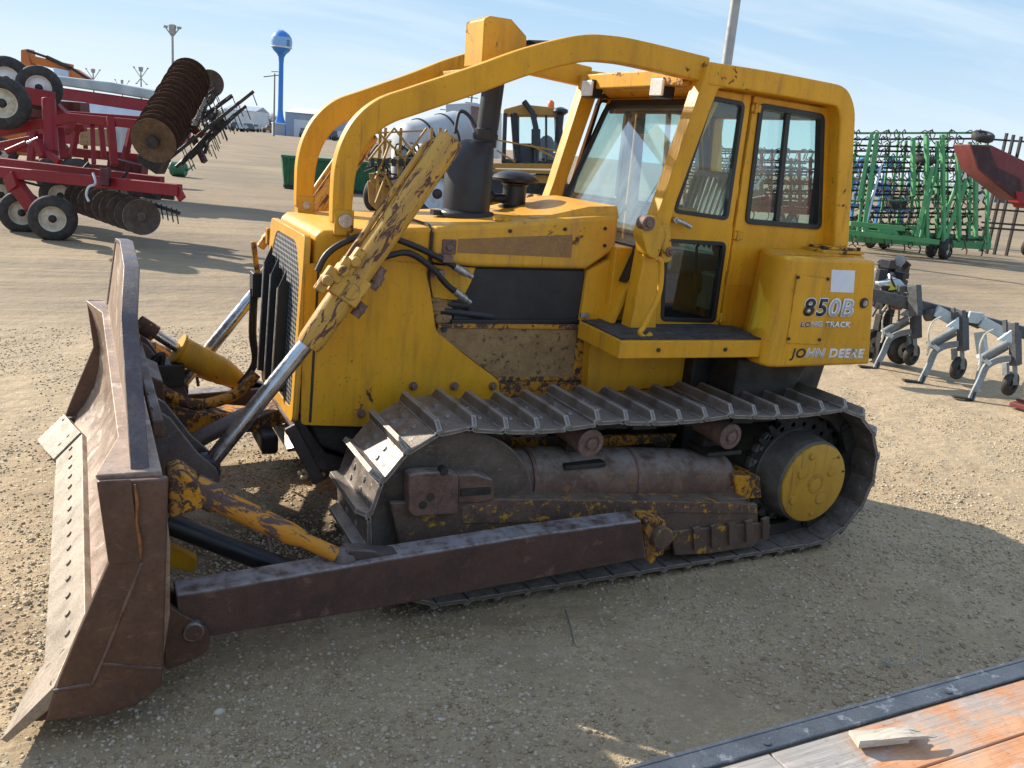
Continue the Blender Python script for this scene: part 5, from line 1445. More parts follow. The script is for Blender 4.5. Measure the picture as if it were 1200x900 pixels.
# ---------------------------------------------------------- step / fender, lower frame
for s in (1, -1):
    b = MB()
    b.prism_z([(1.42, 0.50 * s), (1.42, 0.58 * s), (1.45, 1.005 * s), (0.44, 1.06 * s), (0.40, 0.70 * s), (1.0, 0.46 * s)], 1.25, 1.352)
    st = part(b, 'fender', 'yellow_clean', bevel=0.008)
    b = MB()
    b.prism_z([(1.40, 0.50 * s), (1.40, 0.58 * s), (1.43, 0.985 * s), (0.46, 1.04 * s), (0.42, 0.70 * s), (1.0, 0.46 * s)], 1.353, 1.362)
    part(b, 'anti_slip_mat', 'step_top', st)
    for x in (0.75, 1.2):
        b = MB(); yy = (1.005 + (1.45 - x) * 0.054) * s
        b.cyl((x, yy - 0.01 * s, 1.30), (x, yy + 0.008 * s, 1.30), 0.012, n=10); part(b, 'bolt', 'dark_steel', st)
    b = MB()
    b.prism_y([(0.55, 1.02), (0.62, 0.93), (1.32, 0.90), (1.345, 1.30), (0.50, 1.30)], 0.40 * s, 0.53 * s)
    part(b, 'frame_side_plate', 'yellow_clean', bevel=0.012)
    b = MB()
    b.prism_y([(0.60, 0.86), (1.34, 0.86), (1.34, 0.90), (0.60, 0.93)], 0.42 * s, 0.55 * s)
    part(b, 'frame_flange', 'yellow_ruined', bevel=0.004)
# rear hull below the tank
b = MB()
b.prism_y([(-0.42, 0.55), (0.62, 0.5), (0.62, 1.22), (-0.55, 1.22)], -0.62, 0.62)
b.prism_y([(0.05, 0.92), (0.5, 0.92), (0.5, 1.2), (-0.1, 1.2)], 0.6, 0.9)
part(b, 'transmission_case', 'dark_steel', bevel=0.02)
b = MB()
b.prism_y([(-0.38, 1.2), (0.2, 1.2), (0.2, 1.845), (-0.47, 1.845)], -0.45, 0.84)
b.prism_y([(-0.10, 1.2), (0.2, 1.2), (0.2, 1.82), (-0.04, 1.82)], -0.85, -0.452)  # unseen far half, cut short to set where the rear shadow ends
b.prism_y([(-0.06, 1.2), (0.45, 1.2), (0.42, 1.85), (0.0, 1.85)], -1.14, -0.72)
part(b, 'fuel_tank', 'yellow', bevel=0.03)
b = MB(); b.box(-0.72, -0.4, -0.2, 0.2, 0.6, 1.0); b.cyl((-0.66, 0, 0.55), (-0.66, 0, 1.05), 0.04)
part(b, 'drawbar', 'dark_steel', bevel=0.02)

# ---------------------------------------------------------- rear side box with lettering
def side_box():
    b = MB()
    plan = [(-0.27, 1.14), (0.375, 1.14), (0.43, 1.12), (0.455, 1.07), (0.455, 0.98), (0.40, 0.86), (0.24, 0.63), (-0.27, 0.63)]
    # sides lean: the front edge runs forward towards the bottom
    def zc(x, top): return x
    lo = [(x - 0.065 if x < 0 else x + 0.045, y, 1.205) for x, y in plan]
    hi = [(x + 0.055 if x < 0 else x - 0.005, y, 1.85) for x, y in plan]
    hi2 = [(x, y, z + 0.0) for x, y, z in hi]
    b.loft([lo, hi2])
    bx = part(b, 'battery_box', 'yellow_clean', bevel=0.022, seg=3)
    # front flange strip
    b = MB()
    b.sweep_rect([(0.468, 1.0, 1.25), (0.440, 1.0, 1.78), (0.425, 1.0, 1.845), (0.36, 1.0, 1.856), (-0.18, 1.0, 1.856)], 0.006, 0.012, (0, 1, 0))
    part(b, 'flange', 'yellow_clean', bx, bevel=0.008)
    # access cover: thin plate
    b = MB()
    q = XZ(1.141, (934, 321), (972, 326), (960, 404), (921, 402))
    b.prism_y(q, 1.1405, 1.1455)
    cov = part(b, 'access_cover', 'yellow_clean', bx, bevel=0.002)
    for u, v in ((935, 325), (970, 327), (924, 397), (960, 398)):
        p = ip(u, v, 'Y', 1.146); b = MB(); b.cyl((p.x, 1.144, p.z), (p.x, 1.153, p.z), 0.010, n=10); part(b, 'bolt', 'dark_steel', cov)
    for u, v, y in ((906, 315, 1.0), (896, 355, 1.0), (911, 345, 1.08)):
        p = ip(u, v, 'Y', y + 0.04)
    b = MB()
    q = XZ(1.141, (974.5, 316), (1002, 317), (1000, 343), (973, 342))
    b.prism_y(q, 1.1407, 1.1425)
    m = M.setdefault('sticker', plain('white_sticker', (0.66, 0.70, 0.76), 0.4, 0, 0.06, 8, 0.0))
    part(b, 'white_sticker', 'sticker', bx)
    p = ip(1012, 355, 'Y', 1.14)
    b = MB(); b.cyl((p.x, 1.139, p.z), (p.x, 1.150, p.z), 0.032, n=24); lk = part(b, 'lock', 'lockring', bx, bevel=0.003) if 'lockring' in M else part(b, 'lock', 'black', bx, bevel=0.003)
    b = MB(); b.cyl((p.x, 1.149, p.z), (p.x, 1.155, p.z), 0.018, n=16); b.box(p.x - 0.004, p.x + 0.004, 1.154, 1.158, p.z - 0.014, p.z + 0.014); part(b, 'lock_core', 'dull_metal', lk)
    return bx
side_bx = side_box()

def letter_mat(name, c, wear):
    m, nt, out = new_mat(name)
    g = G(nt)
    n1 = g.noise(34, 6, 0.75)
    col = g.mix(g.ramp(n1, wear, wear + 0.05), c, (0.55, 0.33, 0.05))
    g.bsdf(out, col, 0.5)
    return m
M['letter_white'] = letter_mat('letter_white', (0.72, 0.72, 0.72), 0.60)
M['letter_black'] = letter_mat('letter_black', (0.012, 0.014, 0.018), 0.66)
M['letter_grey'] = letter_mat('letter_grey', (0.36, 0.38, 0.42), 0.56)
def text_mesh(body, bold, shear=0.0):
    cu = bpy.data.curves.new('text', 'FONT')
    cu.body = body; cu.size = 1; cu.offset = bold; cu.shear = shear; cu.space_character = 1.12; cu.resolution_u = 6
    o = bpy.data.objects.new('text', cu); COL.objects.link(o)
    dg = bpy.context.evaluated_depsgraph_get()
    me = bpy.data.meshes.new_from_object(o.evaluated_get(dg))
    bpy.data.objects.remove(o); bpy.data.curves.remove(cu)
    return me
def lettering(name, body, x_left, x_right, z0, h, layers, shear=0.0, slope=0.0):
    """layers: (bold, material, y, first char fraction, last char fraction)"""
    ref = text_mesh(body, 0.02, shear)
    xs = [v.co.x for v in ref.vertices]; ys = [v.co.y for v in ref.vertices]
    mnx, mxx, mxy = min(xs), max(xs), max(ys)
    for bold, mat, y, f0, f1 in layers:
        me = text_mesh(body, bold, shear)
        bm = bmesh.new(); bm.from_mesh(me); bm.faces.ensure_lookup_table()
        # drop letters outside the wanted stretch (whole islands)
        seen = set(); kill = []
        for f in bm.faces:
            if f in seen: continue
            stack = [f]; isl = []
            seen.add(f)
            while stack:
                c = stack.pop(); isl.append(c)
                for e in c.edges:
                    for g2 in e.link_faces:
                        if g2 not in seen: seen.add(g2); stack.append(g2)
            cx = sum(v.co.x for c in isl for v in c.verts) / sum(len(c.verts) for c in isl)
            fr = (cx - mnx) / (mxx - mnx)
            if not (f0 <= fr <= f1): kill += isl
        if kill: bmesh.ops.delete(bm, geom=kill, context='FACES')
        for v in bm.verts:
            fr = (v.co.x - mnx) / (mxx - mnx)
            x = x_left + (x_right - x_left) * fr
            v.co = Vector((x, y, z0 + v.co.y / mxy * h + slope * fr))
        ext = bmesh.ops.extrude_face_region(bm, geom=list(bm.faces), use_keep_orig=True)
        bmesh.ops.translate(bm, vec=(0, -0.0012, 0), verts=[g for g in ext['geom'] if isinstance(g, bmesh.types.BMVert)])
        bmesh.ops.recalc_face_normals(bm, faces=bm.faces)
        me2 = bpy.data.meshes.new(name); bm.to_mesh(me2); bm.free()
        me2.materials.append(M[mat])
        o = bpy.data.objects.new(name, me2); COL.objects.link(o); o.parent = side_bx
def lt(u, v): 
    p = ip(u, v, 'Y', 1.147); return p.x, p.z
xl, z0 = lt(940.5, 369.5); xr, _ = lt(998.5, 370); _, z1 = lt(943, 349.5)
lettering('model_number', '850B', xl, xr, z0, z1 - z0, [(0.055, 'letter_white', 1.1478, 0, 1), (0.022, 'letter_black', 1.1488, 0, 0.5), (-0.015, 'letter_grey', 1.1488, 0.5, 1)], 0.06, -0.004)
xl, z0 = lt(938, 383); xr, z0b = lt(996, 383.5); _, z1 = lt(938, 376.5)
lettering('model_name', 'LONG TRACK', xl, xr, z0, z1 - z0, [(0.05, 'letter_white', 1.1478, 0, 1), (0.012, 'letter_black', 1.1488, 0, 0.24), (0.005, 'letter_grey', 1.1488, 0.24, 0.52)], 0.0, z0b - z0)
xl, z0 = lt(926.5, 419); xr, z0b = lt(1012, 419.5); _, z1 = lt(926.5, 408.5)
lettering('maker_name', 'JOHN DEERE', xl, xr, z0, z1 - z0, [(0.05, 'letter_white', 1.1418, 0.16, 1), (0.024, 'letter_black', 1.1428, 0, 0.24), (0.0, 'letter_grey', 1.1428, 0.24, 0.40)], 0.12, z0b - z0)

# pad and bracket carrying the rear ROPS post
b = MB()
b.box(-0.46, -0.10, 0.56, 0.82, 1.847, 1.868)
b.box(-0.41, -0.16, 0.58, 0.80, 1.868, 1.885)
pad = part(b, 'post_pad', 'yellow_chipped', bevel=0.006)
for x, y in ((-0.43, 0.79), (-0.13, 0.79), (-0.43, 0.59)):
    b = MB(); b.cyl((x, y, 1.866), (x, y, 1.89), 0.016, n=6); part(b, 'bolt', 'dark_steel', pad)

# ---------------------------------------------------------- cab
def cab_side(s):
    Y = 0.63
    y0, y1 = (Y - 0.05) * s, Y * s
    yo = (Y + 0.006) * s
    # door
    door_o = rounded(XZ(Y, (836, 105), (881, 112), (841, 385), (765, 385), (769, 302), (789, 238)), 0.02)
    w_up = rounded(XZ(Y, (834, 114), (872, 121), (852, 257), (790, 248)), 0.035)
    w_lo = rounded(XZ(Y, (780, 281), (850, 285), (837, 377), (775, 375)), 0.035)
    b = MB(); b.plate(door_o, [offset_poly(w_up, 0.004), offset_poly(w_lo, 0.004)], y0 + 0.01 * s, y1)
    door = part(b, 'door', 'yellow_clean', bevel=0.004)
    for k, w in (('upper', w_up), ('lower', w_lo)):
        b = MB(); b.plate(offset_poly(w, 0.008), [offset_poly(w, -0.016)], y0 + 0.02 * s, yo)
        gk = part(b, 'window_seal', 'black', door, bevel=0.003)
        b = MB(); b.prism_y(offset_poly(w, -0.014), (Y - 0.02) * s, (Y - 0.015) * s)
        part(b, 'window_pane', 'glass' if k == 'upper' else 'dark_glass', door)
    b = MB(); b.plate(door_o, [offset_poly(w_up, 0.012), offset_poly(w_lo, 0.012)], y0 - 0.002 * s, y0 + 0.009 * s); part(b, 'door_trim', 'interior', door)
    # handle
    h = ip(797, 262, 'Y', Y)
    b = MB()
    b.cyl((h.x + 0.05, (Y) * s, h.z + 0.02), (h.x + 0.05, (Y + 0.03) * s, h.z + 0.02), 0.018, n=14)
    b.tube([(h.x + 0.05, (Y + 0.028) * s, h.z + 0.02), (h.x, (Y + 0.04) * s, h.z + 0.005), (h.x - 0.05, (Y + 0.04) * s, h.z - 0.015)], 0.013, 8)
    part(b, 'handle', 'dull_metal', door)
    # door gap line and hinges
    for u, v in ((885, 127), (864, 276), (844, 372)):
        p = ip(u, v, 'Y', Y)
        b = MB(); b.box(p.x - 0.035, p.x + 0.035, Y * s, (Y + 0.014) * s, p.z - 0.022, p.z + 0.022)
        b.cyl((p.x + 0.004, (Y + 0.012) * s, p.z - 0.03), (p.x + 0.004, (Y + 0.012) * s, p.z + 0.03), 0.011, n=10)
        part(b, 'hinge', 'yellow_clean', door, bevel=0.003)
    # cab rear side panel with the sliding window
    pan = rounded(XZ(Y, (884, 112.5), (976, 128), (975, 292), (900, 292), (881, 385), (844, 385)), 0.015)
    w_r = rounded(XZ(Y, (891, 123), (964, 136), (960, 267), (874, 260)), 0.035)
    b = MB(); b.plate(pan, [offset_poly(w_r, 0.004)], y0, y1)
    cs = part(b, 'cab_side_panel', 'yellow_clean', bevel=0.004)
    b = MB(); b.plate(pan, [offset_poly(w_r, 0.012)], y0 - 0.012 * s, y0 - 0.002 * s); part(b, 'cab_trim', 'interior', cs)
    b = MB(); b.plate(offset_poly(w_r, 0.012), [offset_poly(w_r, -0.02)], y0 + 0.01 * s, (Y + 0.012) * s)
    q = XZ(Y, (923, 128), (928, 129), (914, 264), (909, 263)); b.prism_y(q, (Y - 0.03) * s, (Y - 0.004) * s)
    part(b, 'window_seal', 'black', cs, bevel=0.003)
    b = MB(); b.prism_y(offset_poly(w_r, -0.016), (Y - 0.036) * s, (Y - 0.032) * s)
    part(b, 'window_pane', 'glass', cs)
    if s > 0:
        q = XZ(Y, (850, 333), (880, 334), (872, 383), (844, 382))
        b = MB(); b.prism_y(q, Y * s + 0.0005, Y * s + 0.003)
        M['warn'] = worn_paint('faded_warning_plate', (0.62, 0.27, 0.01), chips=0.7, big=0.8, dirt=(0.5, 0.16, 0.02), dirt_amt=0.7, edge=False)
        part(b, 'warning_plate', 'warn', cs)
    # lower sill wall behind the step
    b = MB(); b.box(-0.25, 1.05, y0 + 0.005 * s, y1 - 0.02 * s, 1.22, 1.37); part(b, 'cab_sill', 'yellow_clean', bevel=0.004)
for s in (1, -1):
    cab_side(s)
# rear wall, floor, roof
b = MB()
wr = rounded([(-0.53, 1.72), (0.53, 1.72), (0.53, 2.65), (-0.53, 2.65)], 0.05)
b.plate([(-0.58, 1.3), (0.58, 1.3), (0.58, 2.72), (-0.58, 2.72)], [wr], 0, 0.05, 'X')
for v in b.bm.verts: v.co.x += -0.34 + (v.co.z - 1.3) * 0.09
rw = part(b, 'cab_rear_wall', 'yellow_clean', bevel=0.004)
b = MB(); b.plate([(-0.57, 1.36), (0.57, 1.36), (0.57, 2.66), (-0.57, 2.66)], [offset_poly(wr, 0.008)], 0.053, 0.062, 'X')
for v in b.bm.verts: v.co.x += -0.34 + (v.co.z - 1.3) * 0.09
part(b, 'cab_trim', 'interior', rw)
b = MB(); b.prism_x(offset_poly(wr, 0.01), 0.02, 0.026)
for v in b.bm.verts: v.co.x += -0.34 + (v.co.z - 1.3) * 0.09
part(b, 'window_pane', 'glass', rw)
b = MB(); b.box(-0.30, 1.08, -0.575, 0.575, 1.30, 1.36); part(b, 'cab_floor', 'interior')
b = MB()
b.prism_y([(-0.24, 2.715), (0.72, 2.705), (0.80, 2.745), (0.80, 2.80), (0.6, 2.825), (-0.22, 2.815)], -0.60, 0.60)
roof = part(b, 'cab_roof', 'yellow_clean', bevel=0.015)
b = MB(); b.box(-0.20, 0.66, -0.56, 0.56, 2.66, 2.70); part(b, 'headliner', 'interior', roof)
# windshield
WT, WB = (0.70, 2.70), (1.105, 1.70)
def wsx(z): return WT[0] + (WT[1] - z) / (WT[1] - WB[1]) * (WB[0] - WT[0])
ws = rounded([(-0.555, 1.80), (0.555, 1.80), (0.555, 2.66), (-0.555, 2.66)], 0.07)
ws_low = rounded([(0.34, 1.74), (0.60, 1.62), (0.60, 1.8), (0.34, 1.8)], 0.03)
b = MB(); b.plate([(-0.60, 1.36), (0.60, 1.36), (0.60, 2.70), (-0.60, 2.70)], [offset_poly(ws, 0.012)], 0, 0.03, 'X')
for v in b.bm.verts: v.co.x += wsx(v.co.z) - 0.015
wf = part(b, 'windshield_frame', 'yellow_clean', bevel=0.004)
b = MB(); b.plate(offset_poly(ws, 0.018), [offset_poly(ws, -0.014)], 0, 0.03, 'X')
for v in b.bm.verts: v.co.x += wsx(v.co.z) + 0.004
part(b, 'window_seal', 'black', wf, bevel=0.003)
b = MB(); b.prism_x(offset_poly(ws, -0.006), 0.006, 0.012)
for v in b.bm.verts: v.co.x += wsx(v.co.z)
part(b, 'windshield', 'windshield', wf)
# dark corner pane beside the hood
b = MB(); b.prism_x(rounded([(0.455, 1.60), (0.585, 1.60), (0.59, 1.79), (0.455, 1.79)], 0.03), 0.022, 0.03)
for v in b.bm.verts: v.co.x += wsx(v.co.z) + 0.0
part(b, 'corner_pane', 'black_glass', wf)
b = MB(); b.box(0.712, 0.735, -0.54, 0.54, 2.60, 2.69); part(b, 'sun_strip', 'interior', wf, bevel=0.006)
b = MB()
b.tube([(1.035, 0.30, 1.88), (0.975, 0.36, 2.02), (0.90, 0.40, 2.2)], 0.005, 6)
part(b, 'wiper', 'black', wf)
# operator seat, levers, console
b = MB()
b.prism_y([(0.62, 1.62), (0.62, 1.76), (0.18, 1.74), (0.16, 1.60)], -0.25, 0.27)
b.prism_y([(0.20, 1.72), (0.28, 1.74), (0.16, 2.28), (0.07, 2.28)], -0.25, 0.27)
seat = part(b, 'operator_seat', 'seat', bevel=0.03)
for k in range(8):
    b = MB(); y = -0.20 + k * 0.056
    b.bar((0.29, y, 1.80), (0.185, y, 2.24), 0.026, 0.016, (0, 1, 0)); part(b, 'seat_rib', 'seat', seat, bevel=0.006)
b = MB()
b.box(0.1, 0.6, -0.22, 0.22, 1.36, 1.60); b.box(0.82, 0.96, -0.5, 0.5, 1.36, 1.78); b.box(0.1, 0.6, -0.56, -0.36, 1.36, 1.75); b.box(0.1, 0.5, 0.40, 0.56, 1.36, 1.66)
con = part(b, 'console', 'interior', bevel=0.02)
for x, y, z in ((0.78, 0.1, 2.0), (0.8, 0.25, 2.02), (0.6, 0.5, 1.92), (0.6, -0.45, 1.98), (0.55, -0.5, 1.97)):
    b = MB(); b.tube([(x, y, 1.5), (x + 0.03, y, z - 0.1), (x - 0.02, y, z)], 0.009, 6); b.ball((x - 0.02, y, z), 0.024, 1); part(b, 'lever', 'black', con)
b = MB(); b.ball((0.42, 0.1, 1.93), 0.11, 2, (0.9, 0.6, 1.0)); part(b, 'rag', 'hub_yellow', con)

# ---------------------------------------------------------- ROPS frame
for s in (1, -1):
    Y1 = 0.725 if s > 0 else 0.69
    # front leg
    leg = [(0.9, 2.859), (1.092, 2.093), (1.166, 1.855), (1.205, 1.307), (1.138, 1.281), (1.065, 1.297), (1.014, 1.328), (1.055, 1.772), (0.993, 2.098), (0.812, 2.734), (0.688, 2.75), (0.688, 2.864)]  # leg, lug, pin, rail and rod points scaled about the camera to this plane
    b = MB(); b.prism_y(rounded(leg, 0.02, 2), (Y1 - 0.105) * s, Y1 * s)
    fl = part(b, 'front_post', 'yellow_clean', bevel=0.008)
    # lug and pins half way up
    b = MB()
    b.prism_y(rounded([(1.06, 1.907), (1.133, 2.01), (1.195, 2.01), (1.236, 1.917), (1.174, 1.783), (1.102, 1.762)], 0.03), (Y1 - 0.06) * s, (Y1 + 0.04) * s)
    b.prism_y(rounded([(1.039, 1.969), (1.102, 1.969), (1.06, 1.741), (0.988, 1.762)], 0.03), (Y1 + 0.004) * s, (Y1 + 0.034) * s)
    lug = part(b, 'post_lug', 'yellow_chipped', fl, bevel=0.01)
    for x, z, y, r in ((1.205, 1.969, Y1 + 0.048, 0.042), (1.024, 1.814, Y1 + 0.038, 0.028)):
        b = MB(); b.cyl((x, (y - 0.06) * s, z), (x, (y + 0.012) * s, z), r, n=20); b.cyl((x, (y + 0.01) * s, z), (x, (y + 0.028) * s, z), r * 0.6, n=6)
        part(b, 'pin', 'rust_pink', lug, bevel=0.004)
    # roof rail and rear post, one bent tube
    pth = spline([(0.895, 0, 2.802), (0.429, 0, 2.802), (-0.016, 0, 2.791)], 4) + spline([(-0.016, 0, 2.791), (-0.119, 0, 2.778), (-0.186, 0, 2.703), (-0.212, 0, 2.61)], 4)[1:] + [Vector((-0.29, 0, 2.197)), Vector((-0.347, 0, 1.876))]
    pth = [(p[0], (Y1 - 0.065) * s, p[2]) for p in pth]
    b = MB(); b.sweep_rect(pth, 0.14, 0.125)
    part(b, 'rear_post', 'yellow_clean', bevel=0.014, smooth=50)
    # front sweep: limb riser from the nose back to the roof
    ctr = [(400, 262), (402, 225), (405, 198), (413, 172), (428, 148), (452, 130), (487, 117.5), (557, 94), (620, 71.5), (678, 57.5), (715, 57.5), (753, 64), (829, 82)]
    # first guess of Y by point, then X,Z from the centre line's image pixels
    ys = [0.42, 0.42, 0.42, 0.42, 0.42, 0.43, 0.44, 0.48, 0.53, 0.58, 0.61, 0.63, 0.645]
    pts = []
    for (u, v), y in zip(ctr, ys):
        p = ip(u, v, 'Y', y + 0.03); pts.append(Vector((p.x, y * s, p.z)))
    pts = spline(pts, 5)
    hs = [0.10 + 0.035 * min(1, i / 25) for i in range(len(pts))]
    b = MB(); b.sweep_rect(pts, 0.085, 0.12, hs=hs)
    sw = part(b, 'limb_riser', 'yellow_clean', bevel=0.012, smooth=50)
    b = MB()
    b.box(2.80, 2.90, 0.375 * s, 0.475 * s, 1.80, 1.93)
    ft = part(b, 'riser_foot', 'yellow_chipped', sw, bevel=0.006)
    b = MB(); b.cyl((2.85, 0.37 * s, 1.875), (2.85, 0.492 * s, 1.875), 0.024, n=16); b.cyl((2.85, 0.49 * s, 1.875), (2.85, 0.50 * s, 1.875), 0.036, n=16); part(b, 'pin', 'dull_metal', ft, bevel=0.003)
    # tube behind the cab post
    b = MB(); b.tube([(-0.161, (Y1 - 0.13) * s, 2.559), (-0.243, (Y1 - 0.12) * s, 2.507), (-0.264, (Y1 - 0.12) * s, 1.959), (-0.192, (Y1 - 0.13) * s, 1.886)], 0.013, 8); part(b, 'guard_rod', 'yellow_clean')
# cross members and roof sheet
b = MB()
b.box(0.86, 0.97, -0.60, 0.60, 2.735, 2.83)
part(b, 'front_cross_beam', 'yellow_chipped', bevel=0.01)
b = MB(); b.box(-0.14, 0.86, -0.59, 0.59, 2.838, 2.850); part(b, 'roof_sheet', 'yellow_hood', bevel=0.004)
b = MB()
b.box(0.803, 0.857, -0.60, 0.60, 2.745, 2.79); part(b, 'visor', 'yellow_clean', bevel=0.008)
b = MB(); b.box(-0.24, -0.13, -0.59, 0.59, 2.72, 2.835); part(b, 'rear_cross_beam', 'yellow_clean', bevel=0.01)
# expanded-metal screen between the risers ahead of the roof
b = MB()
X0, X1, YH, N = 1.30, 1.76, 0.46, 34
for sg in (1, -1):
    for k in range(-N, N + 1):
        y = k / N * (YH + (X1 - X0))
        a0 = Vector((X0, y, 2.975)); e = Vector((X1, y + sg * (X1 - X0), 2.975))
        d = e - a0; t0, t1 = 0.0, 1.0
        if d.y > 0: t0, t1 = max(0, (-YH - a0.y) / d.y), min(1, (YH - a0.y) / d.y)
        else: t0, t1 = max(0, (YH - a0.y) / d.y), min(1, (-YH - a0.y) / d.y)
        if t1 - t0 > 0.08: b.bar(a0 + d * t0, a0 + d * t1, 0.006, 0.006)
b.bar((X1, -YH, 2.975), (X1, YH, 2.975), 0.02, 0.03); b.bar((X0, -YH, 2.975), (X0, YH, 2.975), 0.02, 0.03)
for sg in (1, -1): b.bar((X0, YH * sg, 2.975), (X1, YH * sg, 2.975), 0.02, 0.03)
for v in b.bm.verts: v.co.z -= max(0.0, abs(v.co.y) - 0.2) * 0.24 + max(0.0, v.co.x - 1.45) * 0.25
part(b, 'roof_screen', 'dark_steel')
# box on the risers above the exhaust
b = MB()
b.prism_y([(2.06, 2.725), (2.065, 2.965), (2.03, 2.985), (1.90, 2.985), (1.80, 2.91), (1.79, 2.78)], -0.01, 0.25)
part(b, 'spark_guard_box', 'yellow_chipped', bevel=0.01)
b = MB(); b.bar((2.0, -0.5, 2.70), (2.0, 0.5, 2.70), 0.06, 0.05); part(b, 'riser_cross_bar', 'yellow_chipped', bevel=0.006)
# work lamps
for u, v, y in ((694, 104, -0.42), (776, 103, 0.36)):
    p = ip(u, v, 'Y', y)
    b = MB()
    b.box(p.x - 0.05, p.x + 0.045, y - 0.06, y + 0.065, p.z - 0.06, p.z + 0.055)
    b.bar((p.x, y, p.z + 0.04), (p.x - 0.02, y, 2.74), 0.02, 0.03)
    lm = part(b, 'work_lamp', 'black', bevel=0.01)
    b = MB(); b.prism_z([(p.x + 0.046, y - 0.05), (p.x + 0.066, y - 0.03), (p.x + 0.046, y + 0.066), (p.x + 0.03, y + 0.067)], p.z - 0.05, p.z + 0.046); part(b, 'lens', 'lens', lm, bevel=0.006)
# grab handle beside the step
hp = [ip(u, v, 'Y', 0.93) for u, v in ((770, 303), (775, 310), (772, 345), (756, 380), (750, 390), (756, 396), (763, 391))]
b = MB(); b.tube(spline([(p.x, 0.93, p.z) for p in hp], 5), 0.016, 10); part(b, 'grab_handle', 'yellow_clean')

# ---------------------------------------------------------- exhaust stack and precleaner
def ring(c, r, n=28, ry=None):
    return [(c[0] + r * math.cos(2 * math.pi * i / n), c[1] + (ry or r) * math.sin(2 * math.pi * i / n), c[2]) for i in range(n)]
b = MB()
b.loft([ring((1.985, 0, 1.88), 0.142), ring((1.985, 0, 2.18), 0.142), ring((1.966, 0, 2.255), 0.124), ring((1.942, 0, 2.325), 0.098), ring((1.935, 0, 2.335), 0.085)])
stk = part(b, 'exhaust_stack', 'stack_black', smooth=50)
b = MB(); b.loft([ring((1.985, 0, 1.885), 0.175), ring((1.985, 0, 1.905), 0.178), ring((1.985, 0, 1.925), 0.165), ring((1.985, 0, 1.93), 0.143)]); b.box(2.15, 2.20, -0.03, 0.03, 1.89, 1.92); part(b, 'base_flange', 'black', stk, smooth=50)
b = MB(); b.loft([ring((1.895, 0, 2.30), 0.070), ring((1.895, 0, 2.40), 0.070), ring((1.885, 0, 2.405), 0.064), ring((1.86, 0, 2.80), 0.064)]); part(b, 'exhaust_pipe', 'stack_black', stk, smooth=50)
b = MB(); b.loft([ring((1.895, 0, 2.345), 0.075), ring((1.895, 0, 2.375), 0.075)]); part(b, 'pipe_clamp', 'dark_steel', stk)
b = MB()
c = (1.575, -0.2)
b.lathe((c[0], c[1], 1.93), (0, 0, 1), [(0, 0.085), (0.02, 0.10), (0.03, 0.075), (0.045, 0.075), (0.15, 0.075), (0.16, 0.088), (0.165, 0.088), (0.17, 0.07)])
pc = part(b, 'pre_cleaner', 'black', smooth=40)
b = MB(); b.lathe((c[0], c[1], 2.105), (0, 0, 1), [(0, 0.09), (0.004, 0.145), (0.02, 0.150), (0.04, 0.130), (0.06, 0.085), (0.068, 0.03)]); part(b, 'cap', 'black', pc, smooth=50)
b = MB(); b.cyl((c[0] + 0.05, c[1], 2.0), (c[0] + 0.18, c[1] + 0.02, 1.99), 0.03); b.ball((c[0] + 0.19, c[1] + 0.02, 2.0), 0.05, 2); part(b, 'intake_elbow', 'black', pc)
# wiring tag on the lamp lug left of the windshield
b = MB(); b.cyl((1.90, 0.33, 1.905), (1.90, 0.33, 1.93), 0.05); part(b, 'filler_cap', 'yellow_chipped', hood)

